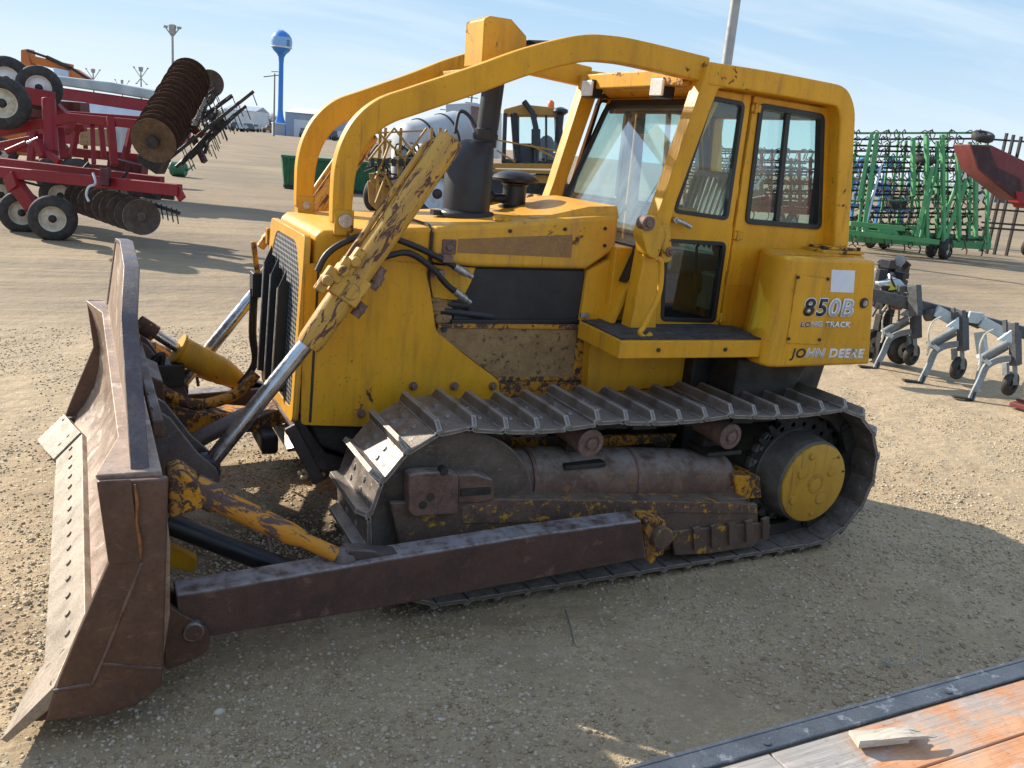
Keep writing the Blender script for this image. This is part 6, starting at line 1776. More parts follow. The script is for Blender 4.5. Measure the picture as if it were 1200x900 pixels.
# ---------------------------------------------------------- lift cylinders
def lift(s):
    Y = 0.70
    top = ip(529, 163, 'Y', Y); low = ip(384, 372, 'Y', Y); rod = ip(241, 549, 'Y', Y)
    T = Vector((top.x, Y * s, top.z)); L = Vector((low.x, Y * s, low.z)); E = Vector((rod.x, Y * s, rod.z))
    ax = (T - L).normalized()
    b = MB(); b.lathe(L, ax, [(-0.01, 0.060), (0, 0.069), ((T - L).length - 0.03, 0.069), ((T - L).length, 0.062), ((T - L).length + 0.012, 0.03)], 28)
    lc = part(b, 'lift_cylinder', 'yellow_lift', smooth=35)
    b = MB(); b.cyl(L, E, 0.040, n=24); part(b, 'cylinder_rod', 'chrome', lc)
    b = MB(); b.lathe(L - ax * 0.17, ax, [(0, 0.045), (0.0, 0.060), (0.03, 0.066), (0.17, 0.068)], 24); part(b, 'gland', 'yellow_lift', lc)
    nrm = Vector((-ax.z, 0, ax.x))          # across the cylinder, in its plane
    if nrm.x < 0: nrm = -nrm
    # side pipe clamped along the barrel
    o = nrm * 0.085 + Vector((0, -0.02 * s, 0))
    b = MB(); b.tube([L + ax * 0.12 + o, L + ax * 0.3 + o, T - ax * 0.10 + o, T - ax * 0.04 + o * 0.6], 0.016, 8); part(b, 'oil_pipe', 'yellow_lift', lc)
    # trunnion yoke on the nose
    Yk = L + ax * 0.17
    b = MB()
    b.lathe(Yk - Vector((0, 0.10 * s, 0)), (0, s, 0), [(0, 0.045), (0.18, 0.045)], 18)
    b.bar(Yk - ax * 0.06 + nrm * 0.015, Yk + ax * 0.09 + nrm * 0.015, 0.165, 0.155, (0, 1, 0))
    yk = part(b, 'yoke', 'yellow_lift', lc, bevel=0.012)
    for k, (da, dn, dy) in enumerate(((0.06, 0.10, 0.06), (-0.02, 0.135, 0.06), (0.13, 0.07, 0.05))):
        p = Yk + ax * da + nrm * dn + Vector((0, dy * s, 0))
        b = MB(); b.bar(p - ax * 0.07, p + ax * 0.07, 0.05, 0.05, (0, 1, 0)); b.cyl(p - Vector((0, 0.03 * s, 0)), p + Vector((0, 0.05 * s, 0)), 0.027, n=14)
        part(b, 'yoke_clamp', 'yellow_lift', yk, bevel=0.01)
    for da, dn in ((0.11, -0.10), (-0.05, -0.11), (0.15, -0.085)):
        p = Yk + ax * da + nrm * dn
        b = MB(); b.cyl(p - ax * 0.04, p + ax * 0.04, 0.028, n=10); b.ball(p, 0.036, 1); part(b, 'fitting', 'rust_pink', yk)
    b = MB(); b.bar(Yk + Vector((-0.03, -0.30 * s, -0.05)), Yk + Vector((0, -0.05 * s, 0)), 0.12, 0.14); part(b, 'nose_bracket', 'yellow_chipped', yk, bevel=0.01)
    # rod end
    b = MB(); b.cyl(E - Vector((0, 0.07 * s, 0)), E + Vector((0, 0.07 * s, 0)), 0.062, n=20); b.ball(E + ax * 0.02, 0.06, 2); part(b, 'rod_end', 'dark_steel', lc, bevel=0.006)
    # hoses
    if s > 0:
        for pts in (((372, 318), (384, 297), (408, 282), (440, 274), (480, 286), (520, 305), (542, 318)), ((440, 306), (458, 299), (480, 297), (505, 313), (525, 335), (541, 347))):
            P = []
            n = len(pts)
            for i, (u, v) in enumerate(pts):
                y = 0.56 - 0.07 * i / (n - 1)
                q = ip(u, v, 'Y', y); P.append((q.x, y, q.z))
            b = MB(); b.tube(spline(P, 6), 0.017, 10); hs_ = part(b, 'hose', 'hose')
            e = Vector(P[-1]); d = (e - Vector(P[-2])).normalized()
            b = MB(); b.cyl(e - d * 0.06, e + d * 0.03, 0.021, n=10); b.cyl(e + d * 0.03, e + d * 0.07, 0.014, n=8); part(b, 'hose_end', 'dull_metal', hs_)
        for u, v in ((524, 303), (514, 321)):
            p = ip(u, v, 'Y', 0.5); b = MB(); b.box(p.x - 0.03, p.x + 0.03, 0.44, 0.52, p.z - 0.02, p.z + 0.02); part(b, 'hose_clip', 'rust_pink', lc, bevel=0.004)
lift(1); lift(-1)
# black hoses in front of the grille, right side
b = MB(); b.box(3.02, 3.14, -0.58, -0.46, 1.30, 1.45); part(b, 'hose_manifold', 'black', bevel=0.01)
for k in range(2):
    P = [ip(u, v, 'Y', -0.5) for u, v in ((300 - 4 * k, 338), (298 - 4 * k, 390), (300 - 3 * k, 425), (286 - 6 * k, 450))]
    b = MB(); b.tube(spline([(p.x, -0.5, p.z) for p in P], 6), 0.014, 8); part(b, 'hose', 'hose')
b = MB()
P = [ip(u, v, 'Y', -0.5) for u, v in ((297, 238 + 45), (300, 310), (304, 330))]
b.tube([(p.x, -0.5, p.z) for p in P], 0.018, 8); b.box(3.01, 3.06, -0.52, -0.46, 1.62, 1.72)
part(b, 'tube_fitting', 'yellow_ruined', bevel=0.01)
# ================================================================== tracks
def track_path():
    IC, IR = Vector((2.41, 0.507)), 0.474
    SP, SR = Vector((-0.035, 0.497)), 0.452
    pts = []
    # bottom run, front to rear
    for i in range(61):
        t = i / 60
        pts.append(Vector((IC.x + (SP.x - IC.x) * t, 0.033 + 0.012 * t)))
    for i in range(1, 60):
        a = -math.pi / 2 - math.pi * i / 60
        pts.append(SP + Vector((math.cos(a), math.sin(a))) * SR)
    # top run sags a little between sprocket, rollers and idler
    for i in range(61):
        t = i / 60
        x = SP.x + (IC.x - SP.x) * t
        z = 0.949 + 0.032 * t - 0.030 * abs(math.sin(3 * math.pi * t)) * (1.0 if t > 0.66 else 0.7)
        pts.append(Vector((x, z)))
    for i in range(1, 60):
        a = math.pi / 2 - math.pi * i / 60
        pts.append(IC + Vector((math.cos(a), math.sin(a))) * IR)
    return pts, IC, SP
TP, IDC, SPC = track_path()
seg = [(TP[(i + 1) % len(TP)] - TP[i]).length for i in range(len(TP))]
TLEN = sum(seg)
def along(s):
    s %= TLEN
    i = 0
    while s > seg[i]:
        s -= seg[i]; i += 1
    a, c = TP[i], TP[(i + 1) % len(TP)]
    return a + (c - a) * (s / seg[i])
NSHOE = 44
PITCH = TLEN / NSHOE
def shoe_mesh():
    b = MB()
    w = 0.275
    p = PITCH
    # plate: slightly crowned, lapped over its neighbour
    prof = [(-0.52 * p, 0.0), (-0.40 * p, 0.004), (0.36 * p, 0.004), (0.46 * p, 0.010), (0.55 * p, 0.006), (0.55 * p, -0.014), (0.46 * p, -0.010), (0.36 * p, -0.018), (-0.40 * p, -0.018), (-0.52 * p, -0.018)]
    b.prism_y(prof, -w, w)
    # grouser bar with cut corners
    gx = 0.40 * p
    rings = []
    for y, h in ((-w, 0.016), (-w + 0.035, 0.060), (w - 0.035, 0.060), (w, 0.016)):
        rings.append([(gx - 0.022, y, 0.004), (gx + 0.024, y, 0.006), (gx + 0.013, y, h), (gx - 0.011, y, h)])
    b.loft(rings)
    # bolt heads
    for sx in (-0.22 * p, 0.10 * p):
        for y in (-0.085, 0.085):
            b.cyl((sx, y, 0.003), (sx, y, 0.012), 0.016, n=6)
            b.cyl((sx, y * 2.2, 0.003), (sx, y * 2.2, 0.0055), 0.015, n=8)
    return b
proto_shoe = None
def track(s):
    global proto_shoe
    yc = 0.945 * s
    # link chain
    b = MB()
    for k in range(NSHOE):
        c0 = along((k - 0.45) * PITCH); c1 = along((k + 0.45) * PITCH)
        t = (c1 - c0).normalized(); n = Vector((-t.y, t.x))
        ins = n * 0.055          # inwards
        mid = along(k * PITCH)
        if ((mid + n * 0.1) - Vector((1.19, 0.5))).length > (mid - Vector((1.19, 0.5))).length: ins = -ins
        for dy in (-0.075, 0.075):
            y = yc + dy + (0.012 if k % 2 else -0.012)
            p, q = c0 + ins, c1 + ins
            b.bar((p.x, y, p.y), (q.x, y, q.y), 0.042, 0.085, (0, 0, 1))
        p = along((k + 0.5) * PITCH) + ins
        b.cyl((p.x, yc - 0.10, p.y), (p.x, yc + 0.10, p.y), 0.03, n=10)
    tr = part(b, 'track', 'dark_steel', bevel=0.0)
    for k in range(NSHOE):
        c = along(k * PITCH); t = (along((k + 0.3) * PITCH) - along((k - 0.3) * PITCH)).normalized()
        n = Vector((t.y, -t.x))
        # outwards
        ctr = Vector((min(max(c.x, SPC.x), IDC.x), 0.497))
        if n.dot(c - ctr) < 0: n = -n
        tt = Vector((t.x, 0, t.y)); nn = Vector((n.x, 0, n.y))
        if proto_shoe is None:
            o = shoe_mesh().build('track_shoe', M['track'], tr, bevel=0.0025)
            proto_shoe = o
        else:
            o = proto_shoe.copy(); COL.objects.link(o); o.parent = tr
        yv = nn.cross(tt)
        j = random.uniform(-0.012, 0.012)
        m = Matrix((tt, yv, nn)).transposed().to_4x4()
        m.translation = Vector((c.x, yc, c.y))
        o.matrix_local = m @ Matrix.Rotation(j, 4, 'Y')
    # idler wheel
    b = MB()
    b.lathe((IDC.x, yc - 0.10 * s, IDC.y - 0.012), (0, s, 0), [(0, 0.05), (0.0, 0.30), (0.03, 0.43), (0.03, 0.443), (0.30, 0.443), (0.306, 0.434), (0.300, 0.415), (0.29, 0.385), (0.285, 0.20), (0.29, 0.12), (0.296, 0.11), (0.296, 0.02)], 56)
    part(b, 'idler', 'idler', smooth=30)
    # sprocket with final drive
    b = MB()
    n = 23
    pr = []
    for k in range(n):
        for da, r in ((-0.32, 0.335), (-0.16, 0.395), (0.06, 0.395), (0.22, 0.335)):
            a = 2 * math.pi * (k + da) / n
            pr.append((SPC.x + r * math.cos(a), SPC.y + r * math.sin(a)))
    b.prism_y(pr, yc - 0.03, yc + 0.03)
    sp = part(b, 'sprocket', 'dark_steel', bevel=0.005)
    b = MB()
    HC = (0.0, 0.46)
    b.lathe((HC[0], 0.62 * s, HC[1]), (0, s, 0), [(0, 0.30), (0.22, 0.31), (0.30, 0.31), (0.30, 0.345), (0.335, 0.345), (0.345, 0.30), (0.36, 0.285), (0.54, 0.268), (0.552, 0.255), (0.553, 0.1)], 56)
    fd = part(b, 'final_drive', 'hub', smooth=30)
    b = MB()
    b.lathe((HC[0], 1.172 * s, HC[1]), (0, s, 0), [(0, 0.258), (0.012, 0.256), (0.020, 0.240), (0.022, 0.06), (0.028, 0.055), (0.028, 0.01)], 56)
    cap = part(b, 'hub_cap', 'hub_yellow', fd, smooth=35)
    b = MB(); b.lathe((HC[0], 1.193 * s, HC[1]), (0, s, 0), [(0, 0.05), (0.010, 0.046), (0.012, 0.02)], 20); part(b, 'plug', 'hub_yellow', fd)
    for a, r, q in ((70, 0.20, 0.028), (35, 0.15, 0.045), (150, 0.14, 0.035), (235, 0.12, 0.05), (265, 0.20, 0.022), (330, 0.19, 0.03)):
        x, z = HC[0] + r * math.cos(R(a)) , HC[1] + r * math.sin(R(a))
        b = MB(); b.lathe((x, 1.188 * s, z), (0, s, 0), [(0, q), (0.012, q * 0.85), (0.014, q * 0.3)], 16); part(b, 'boss', 'hub_yellow', fd, smooth=50)
    for k in range(22):
        a = 2 * math.pi * k / 22
        x, z = HC[0] + 0.322 * math.cos(a), HC[1] + 0.322 * math.sin(a)
        b = MB(); b.cyl((x, 0.95 * s, z), (x, 0.975 * s, z), 0.017, n=6); part(b, 'bolt', 'hub', fd)
    # track frame
    b = MB()
    rail = XZ(1.19, (456, 588), (700, 586), (785, 592), (887, 590), (888, 620), (785, 628), (690, 640), (470, 650))
    b.prism_y(rail, 1.158 * s, 1.20 * s)
    b.prism_y([(1.9, 0.2), (1.9, 0.5), (0.5, 0.4), (0.5, 0.2)], 1.04 * s, 1.156 * s)
    b.prism_y([(2.0, 0.18), (2.0, 0.5), (0.35, 0.4), (0.35, 0.14)], 0.80 * s, 1.04 * s)
    fr = part(b, 'track_frame', 'frame_yellow', bevel=0.012)
    # spring housing: rounded cover over the recoil spring
    def sect(x, yc_, zc_, r, flat=1.0):
        return [(x, (yc_ + r * flat * math.cos(a)) * s, zc_ + r * math.sin(a)) for a in [R(d) for d in (-40, -10, 15, 35, 55, 75, 95, 120, 150, 185, 220)]]
    b = MB()
    b.loft([sect(2.30, 0.93, 0.60, 0.135), sect(2.25, 0.93, 0.60, 0.155), sect(1.93, 0.93, 0.575, 0.165)])
    part(b, 'spring_housing', 'track_frame', fr, bevel=0.008, smooth=50)
    b = MB()
    b.loft([sect(1.925, 0.93, 0.575, 0.172), sect(1.25, 0.93, 0.525, 0.170), sect(0.62, 0.93, 0.475, 0.160), sect(0.53, 0.93, 0.465, 0.13)])
    part(b, 'spring_housing', 'track_frame', fr, bevel=0.008, smooth=50)
    b = MB()
    b.loft([sect(1.94, 0.93, 0.576, 0.178), sect(1.915, 0.93, 0.574, 0.178)])
    b2_ = MB(); b2_.loft([sect(1.27, 0.93, 0.526, 0.175), sect(1.255, 0.93, 0.525, 0.175)]); part(b2_, 'housing_band', 'rust_pink', fr)
    part(b, 'housing_band', 'rust_pink', fr)
    # yoke block at the idler
    b = MB()
    q = XZ(1.23, (478, 556), (490, 553), (525, 552), (537, 556), (536, 602), (484, 605), (478, 600))
    b.prism_y(q, 1.16 * s, 1.245 * s)
    q2 = XZ(1.21, (536, 556), (560, 556), (578, 562), (580, 586), (560, 590), (536, 590))
    b.prism_y(q2, 1.10 * s, 1.215 * s)
    yk = part(b, 'idler_yoke', 'yoke', fr, bevel=0.012)
    b = MB()
    q3 = XZ(1.22, (540, 573), (575, 571), (575, 579), (540, 582)); b.prism_y(q3, 1.21 * s, 1.222 * s)
    part(b, 'yoke_slot', 'dark_steel', fr)
    for u, v in ((505, 583), (521, 553), (496, 592)):
        p = ip(u, v, 'Y', 1.25); b = MB(); b.cyl((p.x, 1.20 * s, p.z), (p.x, 1.252 * s, p.z), 0.020, n=14); part(b, 'bolt', 'dark_steel', fr, bevel=0.003)
    # rust block at the rear end of the housing
    b = MB()
    q = XZ(1.08, (858, 556), (890, 558), (892, 583), (864, 586)); b.prism_y(q, 0.82 * s, 1.09 * s)
    part(b, 'rear_stop', 'yellow_ruined', fr, bevel=0.01)
    b = MB()
    q = XZ(1.075, (640, 566), (868, 571), (868, 590), (640, 588)); b.prism_y(q, 0.95 * s, 1.072 * s)
    part(b, 'housing_skirt', 'track_frame', fr, bevel=0.008)
    # ledge joining housing and lower rail
    b = MB(); q = XZ(1.19, (560, 584), (640, 584), (868, 588), (885, 594), (885, 601), (785, 600), (700, 606), (600, 612), (540, 612), (540, 594)); b.prism_y(q, 1.0 * s, 1.206 * s); part(b, 'housing_ledge', 'ledge', fr, bevel=0.006)
    # lower roller guard with rollers
    b = MB()
    q = XZ(1.21, (785, 622), (888, 612), (902, 614), (900, 622), (880, 640), (830, 648), (790, 650)); b.prism_y(q, 1.203 * s, 1.222 * s)
    q = XZ(1.06, (470, 640), (560, 640), (690, 636), (790, 624), (790, 650), (690, 668), (520, 690)); b.prism_y(q, 0.99 * s, 1.038 * s)
    part(b, 'roller_guard', 'frame_yellow', fr, bevel=0.006)
    for k in range(6):
        x = 0.42 + k * 0.33
        b = MB(); b.lathe((x, yc - 0.11, 0.20), (0, 1, 0), [(0, 0.085), (0.03, 0.115), (0.045, 0.115), (0.05, 0.09), (0.17, 0.09), (0.175, 0.115), (0.19, 0.115), (0.22, 0.085)], 20)
        part(b, 'track_roller', 'dark_steel', fr, smooth=30)
    for k in range(5):
        x = 0.92 - k * 0.13
        b = MB(); b.bar((x, 1.228 * s, 0.29), (x - 0.03, 1.228 * s, 0.15), 0.025, 0.05); part(b, 'guard_rib', 'frame_yellow', fr, bevel=0.004)
    # carrier rollers
    for u, v, x1 in ((693, 520, 0), (857, 512, 0)):
        p = ip(u, v, 'Y', 1.13)
        b = MB()
        b.lathe((p.x, 0.84 * s, p.z), (0, s, 0), [(0, 0.06), (0.0, 0.072), (0.20, 0.072), (0.205, 0.078), (0.285, 0.078), (0.29, 0.066), (0.29, 0.05), (0.284, 0.048), (0.284, 0.034), (0.30, 0.030), (0.30, 0.006)], 28)
        cr = part(b, 'carrier_roller', 'rust_pink', smooth=30)
        b = MB(); b.prism_y([(p.x - 0.09, 0.60), (p.x + 0.09, 0.60), (p.x + 0.05, p.z - 0.02), (p.x - 0.05, p.z - 0.02)], 0.86 * s, 0.98 * s)
        b.box(p.x - 0.14, p.x + 0.12, 0.86 * s, 1.09 * s, 0.655, 0.685)
        part(b, 'roller_bracket', 'dark_steel', cr, bevel=0.01)
    # cross frame behind the chain
    b = MB(); b.box(0.9, 1.3, 0.3 * s, 0.84 * s, 0.42, 0.62); b.box(-0.2, 0.2, 0.3 * s, 0.70 * s, 0.3, 0.62); part(b, 'cross_frame', 'dark_steel', fr, bevel=0.02)
    b = MB(); b.prism_y(XZ(0.75, (540, 520), (800, 512), (780, 545), (560, 560)), 0.66 * s, 0.70 * s); part(b, 'inner_guard', 'yellow_ruined', fr, bevel=0.01)
track(1); track(-1)

# ================================================================== blade and push frame
def push_beam(s):
    Y0, Y1 = 1.335, 1.475
    q = XZ(Y1, (206, 697), (255, 690), (480, 651), (620, 628), (752, 610), (758, 654), (620, 681), (480, 707), (250, 746), (225, 748), (210, 735))
    b = MB(); b.prism_y(q, Y0 * s, Y1 * s)
    bm = part(b, 'push_beam', 'beam', bevel=0.012)
    p = ip(773, 628, 'Y', 1.44)
    b = MB(); b.prism_y(rounded([(p.x + 0.10, p.z + 0.10), (p.x - 0.03, p.z + 0.09), (p.x - 0.05, p.z - 0.12), (p.x + 0.08, p.z - 0.13)], 0.02), 1.30 * s, 1.44 * s)
    cap = part(b, 'trunnion_cap', 'yellow_ruined', bm, bevel=0.008)
    b = MB(); b.cyl((p.x, 1.05 * s, p.z), (p.x, 1.48 * s, p.z), 0.062, n=24); part(b, 'trunnion', 'frame_yellow', bm, bevel=0.006)
    for dx, dz in ((0.05, 0.10), (0.05, -0.12), (0.01, 0.03)):
        b = MB(); b.cyl((p.x + dx, 1.44 * s, p.z + dz), (p.x + dx, 1.475 * s, p.z + dz), 0.022, n=6); part(b, 'bolt', 'yellow_ruined', bm, bevel=0.002)
    # welded pad plates on top of the beam near the brace
    a = ip(300, 682, 'Y', 1.40)
    b = MB()
    q = XZ(1.40, (400, 668), (425, 660), (470, 655), (470, 650), (430, 640), (405, 640), (398, 655)); b.prism_y(q, 1.36 * s, 1.44 * s)
    part(b, 'brace_lug', 'guard', bm, bevel=0.012)
    # pivot plates on the blade
    q = rounded(XZ(1.40, (192, 694), (206, 704), (240, 722), (244, 738), (238, 752), (222, 760), (190, 772)), 0.03)
    for y in (1.315, 1.475):
        b = MB(); b.prism_y(q, (y - 0.02) * s, (y + 0.022) * s); part(b, 'pivot_plate', 'blade', bm, bevel=0.006)
    c = ip(226, 737, 'Y', 1.48)
    b = MB(); b.cyl((c.x, 1.28 * s, c.z), (c.x, 1.512 * s, c.z), 0.042, n=22); part(b, 'pivot_pin', 'beam', bm, bevel=0.005)
    # screw brace, orange and flaking, from blade to beam
    A = ip(226, 572, 'Y', 1.22); B_ = ip(404, 655, 'Y', 1.40)
    A = Vector((A.x, 1.22 * s, A.z)); B_ = Vector((B_.x, 1.40 * s, B_.z)); d = (B_ - A)
    b = MB(); b.tube([A, A + d * 0.15, A + d * 0.17, A + d * 0.62, A + d * 0.66, A + d * 0.72, A + d], 0.05, 14, [0.066, 0.066, 0.052, 0.049, 0.046, 0.034, 0.036])
    br = part(b, 'tilt_brace', 'brace', smooth=40)
    b = MB(); b.prism_y(XZ(1.22, (196, 552), (212, 545), (232, 560), (236, 588), (196, 600)), 1.12 * s, 1.30 * s); part(b, 'brace_head', 'yellow_ruined', br, bevel=0.015)
    b = MB(); b.ball(B_, 0.06, 2); b.bar(B_ + Vector((0, 0, 0.03)), B_ + Vector((-0.25, 0, -0.02)), 0.08, 0.06); part(b, 'brace_foot', 'guard', br)
    b = MB(); b.tube([A + d * 0.45 + Vector((0, 0, 0.07)), A + d * 0.5 + Vector((0, 0.02 * s, -0.12))], 0.011, 8); part(b, 'grease_rod', 'guard', br)
    # lower black tilt cylinder
    P = ip(196, 612, 'Y', 1.05); Q = ip(348, 672, 'Y', 1.16)
    b = MB(); b.tube([(P.x, 1.05 * s, P.z), (Q.x, 1.16 * s, Q.z), (Q.x - 0.12, 1.20 * s, Q.z - 0.03)], 0.05, 16, [0.05, 0.05, 0.035]); part(b, 'tilt_cylinder', 'black', smooth=40)
    q = XZ(1.0, (194, 638), (232, 656), (228, 672), (194, 664)); b = MB(); b.prism_y(q, 0.93 * s, 1.0 * s); b.box(3.60, 3.78, 0.93 * s, 1.0 * s, 0.47, 0.50); part(b, 'blade_bracket', 'yellow_clean', bevel=0.006)
M['brace'] = worn_paint('brace_flaking_orange', (0.60, 0.25, 0.02), chips=0.475, big=0.62, scale=1.6, dirt_amt=0.5, dirt=(0.2, 0.12, 0.08), rust=(0.10, 0.065, 0.055), aim=-58)
push_beam(1); push_beam(-1)

M['rust_orange'] = plain('orange_rust_bead', (0.24, 0.085, 0.025), 0.85, 0, 0.4, 30)
M['cut_bolt'] = steel('plow_bolt', (0.19, 0.155, 0.12), (0.26, 0.22, 0.175), None, rough=0.5, metal=0.3, scale=2)
# moldboard: concave face, wings swept forward
FRONT = [(3.955, 1.05), (3.925, 0.97), (3.895, 0.85), (3.88, 0.72), (3.89, 0.58), (3.925, 0.44), (3.99, 0.31), (4.07, 0.205), (4.10, 0.175)]
BACK = [(4.05, 0.14), (3.93, 0.16), (3.83, 0.24), (3.80, 0.45), (3.795, 0.75), (3.82, 1.05)]
def wing(y):
    ay = abs(y)
    return 0.0 if ay < 1.24 else 0.09 * (ay - 1.24) / 0.41
ST = [-1.65, -1.24, -0.6, 0.0, 0.6, 1.24, 1.65]
b = MB()
rings = []
for y in ST:
    w = wing(y)
    rings.append([(x + w, y, z) for x, z in FRONT] + [(x, y, z) for x, z in BACK])
b.loft(rings)
bl = part(b, 'blade', 'blade_face', bevel=0.006, smooth=40)
# cutting edge and end bits
b = MB()
CE = [(4.085, 0.215), (4.10, 0.228), (4.262, 0.055), (4.246, 0.045), (4.06, 0.19)]
b.prism_y(CE, -1.25, 1.25)
ce = part(b, 'cutting_edge', 'cut_edge', bl, bevel=0.004)
for k in range(15):
    y = -1.17 + k * 2.34 / 14
    b = MB(); b.cyl((4.168, y, 0.154), (4.175, y, 0.161), 0.016, n=12); part(b, 'edge_bolt', 'cut_bolt', bl)
for s in (1, -1):
    b = MB()
    sec = []
    for y, w, drop in ((1.253, 0.005, 0.0), (1.45, 0.055, 0.0), (1.68, 0.105, 0.0)):
        tip = 0.012 * (y - 1.25) / 0.44
        sec.append([(4.085 + w, y * s, 0.222), (4.105 + w, y * s, 0.236), (4.272 + w + tip, y * s, 0.058 - tip * 0.35), (4.252 + w + tip, y * s, 0.040 - tip * 0.35), (4.06 + w, y * s, 0.19)])
    b.loft(sec)
    part(b, 'end_bit', 'cut_edge', bl, bevel=0.004)
    for y in (1.36, 1.50):
        for t in (0.3, 0.62):
            w = 0.09 * (y - 1.24) / 0.41 + 0.005
            b = MB(); b.cyl((4.10 + w + 0.165 * t, y * s, 0.232 - 0.175 * t), (4.106 + w + 0.165 * t, y * s, 0.238 - 0.175 * t), 0.016, n=10); part(b, 'edge_bolt', 'guard', bl)
    # end plate
    q = XZ(1.665, (113, 563), (197, 558), (191, 770), (189, 800), (160, 822), (125, 834), (84, 838), (52, 842), (70, 790), (90, 742), (127, 657))
    b = MB(); b.prism_y(q, 1.650 * s, 1.690 * s); ep = part(b, 'end_plate', 'blade', bl, bevel=0.008)
    q = rounded(XZ(1.70, (113, 564), (154, 562), (166, 659), (127, 661)), 0.015)
    b = MB(); b.prism_y(q, 1.688 * s, 1.702 * s); part(b, 'end_doubler', 'blade', bl, bevel=0.005)
    b = MB()
    W = [ip(u, v, 'Y', 1.693) for u, v in ((166, 660), (150, 700), (120, 775), (108, 802))]
    b.tube([(p.x, 1.691 * s, p.z) for p in W], 0.008, 6)
    W = [ip(u, v, 'Y', 1.693) for u, v in ((108, 802), (90, 805), (62, 810))]
    b.tube([(p.x, 1.691 * s, p.z) for p in W], 0.007, 6)
    W = [ip(u, v, 'Y', 1.693) for u, v in ((118, 778), (150, 781), (189, 784))]
    b.tube([(p.x, 1.691 * s, p.z) for p in W], 0.006, 6)
    part(b, 'weld_bead', 'yoke', bl)
    b = MB(); W = [ip(u, v, 'Y', 1.705) for u, v in ((158, 568), (161, 590), (160, 612), (164, 635), (165, 655))]; b.tube([(p.x, 1.703 * s, p.z) for p in W], 0.006, 6, [0.003, 0.007, 0.004, 0.007, 0.003]); part(b, 'weld_bead', 'rust_orange', bl)
    # gusset and back rib carrying lift lug
    for yy in (0.82, 0.58):
        b = MB(); b.prism_y([(3.80, 1.04), (3.72, 0.98), (3.60, 0.80), (3.52, 0.72), (3.50, 0.66), (3.56, 0.60), (3.80, 0.50)], (yy - 0.015) * s, (yy + 0.015) * s); part(b, 'lift_gusset', 'guard', bl, bevel=0.006)
    b = MB(); q = XZ(1.66, (60, 806), (112, 790), (104, 838), (40, 848)); b.prism_y(q, 1.60 * s, 1.652 * s); part(b, 'bit_gap_filler', 'blade', bl, bevel=0.006)  # filler block covering the gap between end bit and end plate
b = MB(); b.prism_y([(3.80, 1.03), (3.70, 0.98), (3.68, 0.6), (3.72, 0.3), (3.80, 0.25)], -0.2, 0.2); b.box(3.76, 3.81, -1.0, 1.0, 0.95, 1.03); b.box(3.76, 3.81, -1.0, 1.0, 0.28, 0.36); part(b, 'back_box', 'blade', bl, bevel=0.01)
# raised spill guard standing on the moldboard
GP = [(1.60, 1.0), (1.50, 1.06), (1.27, 1.53), (1.16, 1.66), (1.05, 1.70), (-1.05, 1.70), (-1.60, 1.0)]
GUARD_X = (3.868, 3.90)
b = MB()
b.prism_x([(1.62, 1.04), (1.1, 1.50), (0.8, 1.655), (0.0, 1.66), (-0.5, 1.61), (-1.38, 1.09), (-1.62, 1.04)], 3.885, 3.912)
for v in b.bm.verts: v.co.x -= max(0.0, v.co.z - 1.45) * 0.2
sg_ = part(b, 'spill_guard', 'blade_face', bl, bevel=0.004)
b = MB()
b.sweep_rect([(3.893, 1.64, 1.02), (3.893, 1.1, 1.503), (3.865, 0.8, 1.660), (3.85, 0.0, 1.667), (3.855, -0.5, 1.615), (3.89, -1.38, 1.095), (3.89, -1.62, 1.045)], 0.064, 0.022, (1, 0, 0))
part(b, 'guard_rim', 'guard', bl, bevel=0.004)
# far side angle cylinder, yellow, with its cradle
def seg_part(name, mat, P, r, parent=None, rad=None, n=16):
    b = MB(); b.tube(P, r, n, rad); return part(b, name, mat, parent, smooth=40)
Y = -0.62
A, B1, C1 = [ip(u, v, 'Y', Y) for u, v in ((168, 382), (208, 408), (282, 447))]
A, B1, C1 = [Vector((p.x, Y, p.z)) for p in (A, B1, C1)]
cyl = seg_part('angle_cylinder', 'yellow_chipped', [B1, B1 + (C1 - B1) * 0.03, B1 + (C1 - B1) * 0.05, B1 + (C1 - B1) * 0.72, C1], 0.085, None, [0.10, 0.10, 0.085, 0.085, 0.05])
seg_part('cylinder_rod', 'chrome', [A, B1], 0.03, cyl)
seg_part('rod_eye', 'yellow_ruined', [A + Vector((0.03, 0, 0.02)), A + (B1 - A) * 0.35], 0.05, cyl)
b = MB(); b.box(B1.x - 0.03, B1.x + 0.16, Y - 0.1, Y + 0.1, B1.z - 0.22, B1.z - 0.08)
part(b, 'valve_block', 'dark_steel', cyl, bevel=0.01)
# inner C-frame
b = MB()
q = XZ(-0.5, (168, 470), (210, 476), (300, 482), (330, 470), (335, 488), (300, 500), (168, 503)); b.prism_y(q, -0.62, -0.38)
cf = part(b, 'c_frame', 'yellow_ruined', bevel=0.015)
b = MB(); b.box(3.02, 3.12, -0.6, -0.2, 0.38, 0.50); part(b, 'c_frame_cross', 'dark_steel', cf, bevel=0.02)
P = [ip(u, v, 'Y', -0.42) for u, v in ((165, 438), (182, 452), (205, 466), (232, 474), (262, 468), (284, 456), (300, 438))]
seg_part('hose_sleeve', 'sleeve', spline([(p.x, -0.42, p.z) for p in P], 5), 0.034) if 'sleeve' in M else seg_part('hose_sleeve', 'yellow_ruined', spline([(p.x, -0.42, p.z) for p in P], 5), 0.034)
P = [ip(u, v, 'Y', -0.15) for u, v in ((205, 530), (245, 508), (290, 486))]
seg_part('centre_brace', 'guard', [(p.x, -0.15, p.z) for p in P], 0.05)
P = [ip(u, v, 'Y', -0.55) for u, v in ((172, 430), (190, 415), (186, 440), (180, 455))]
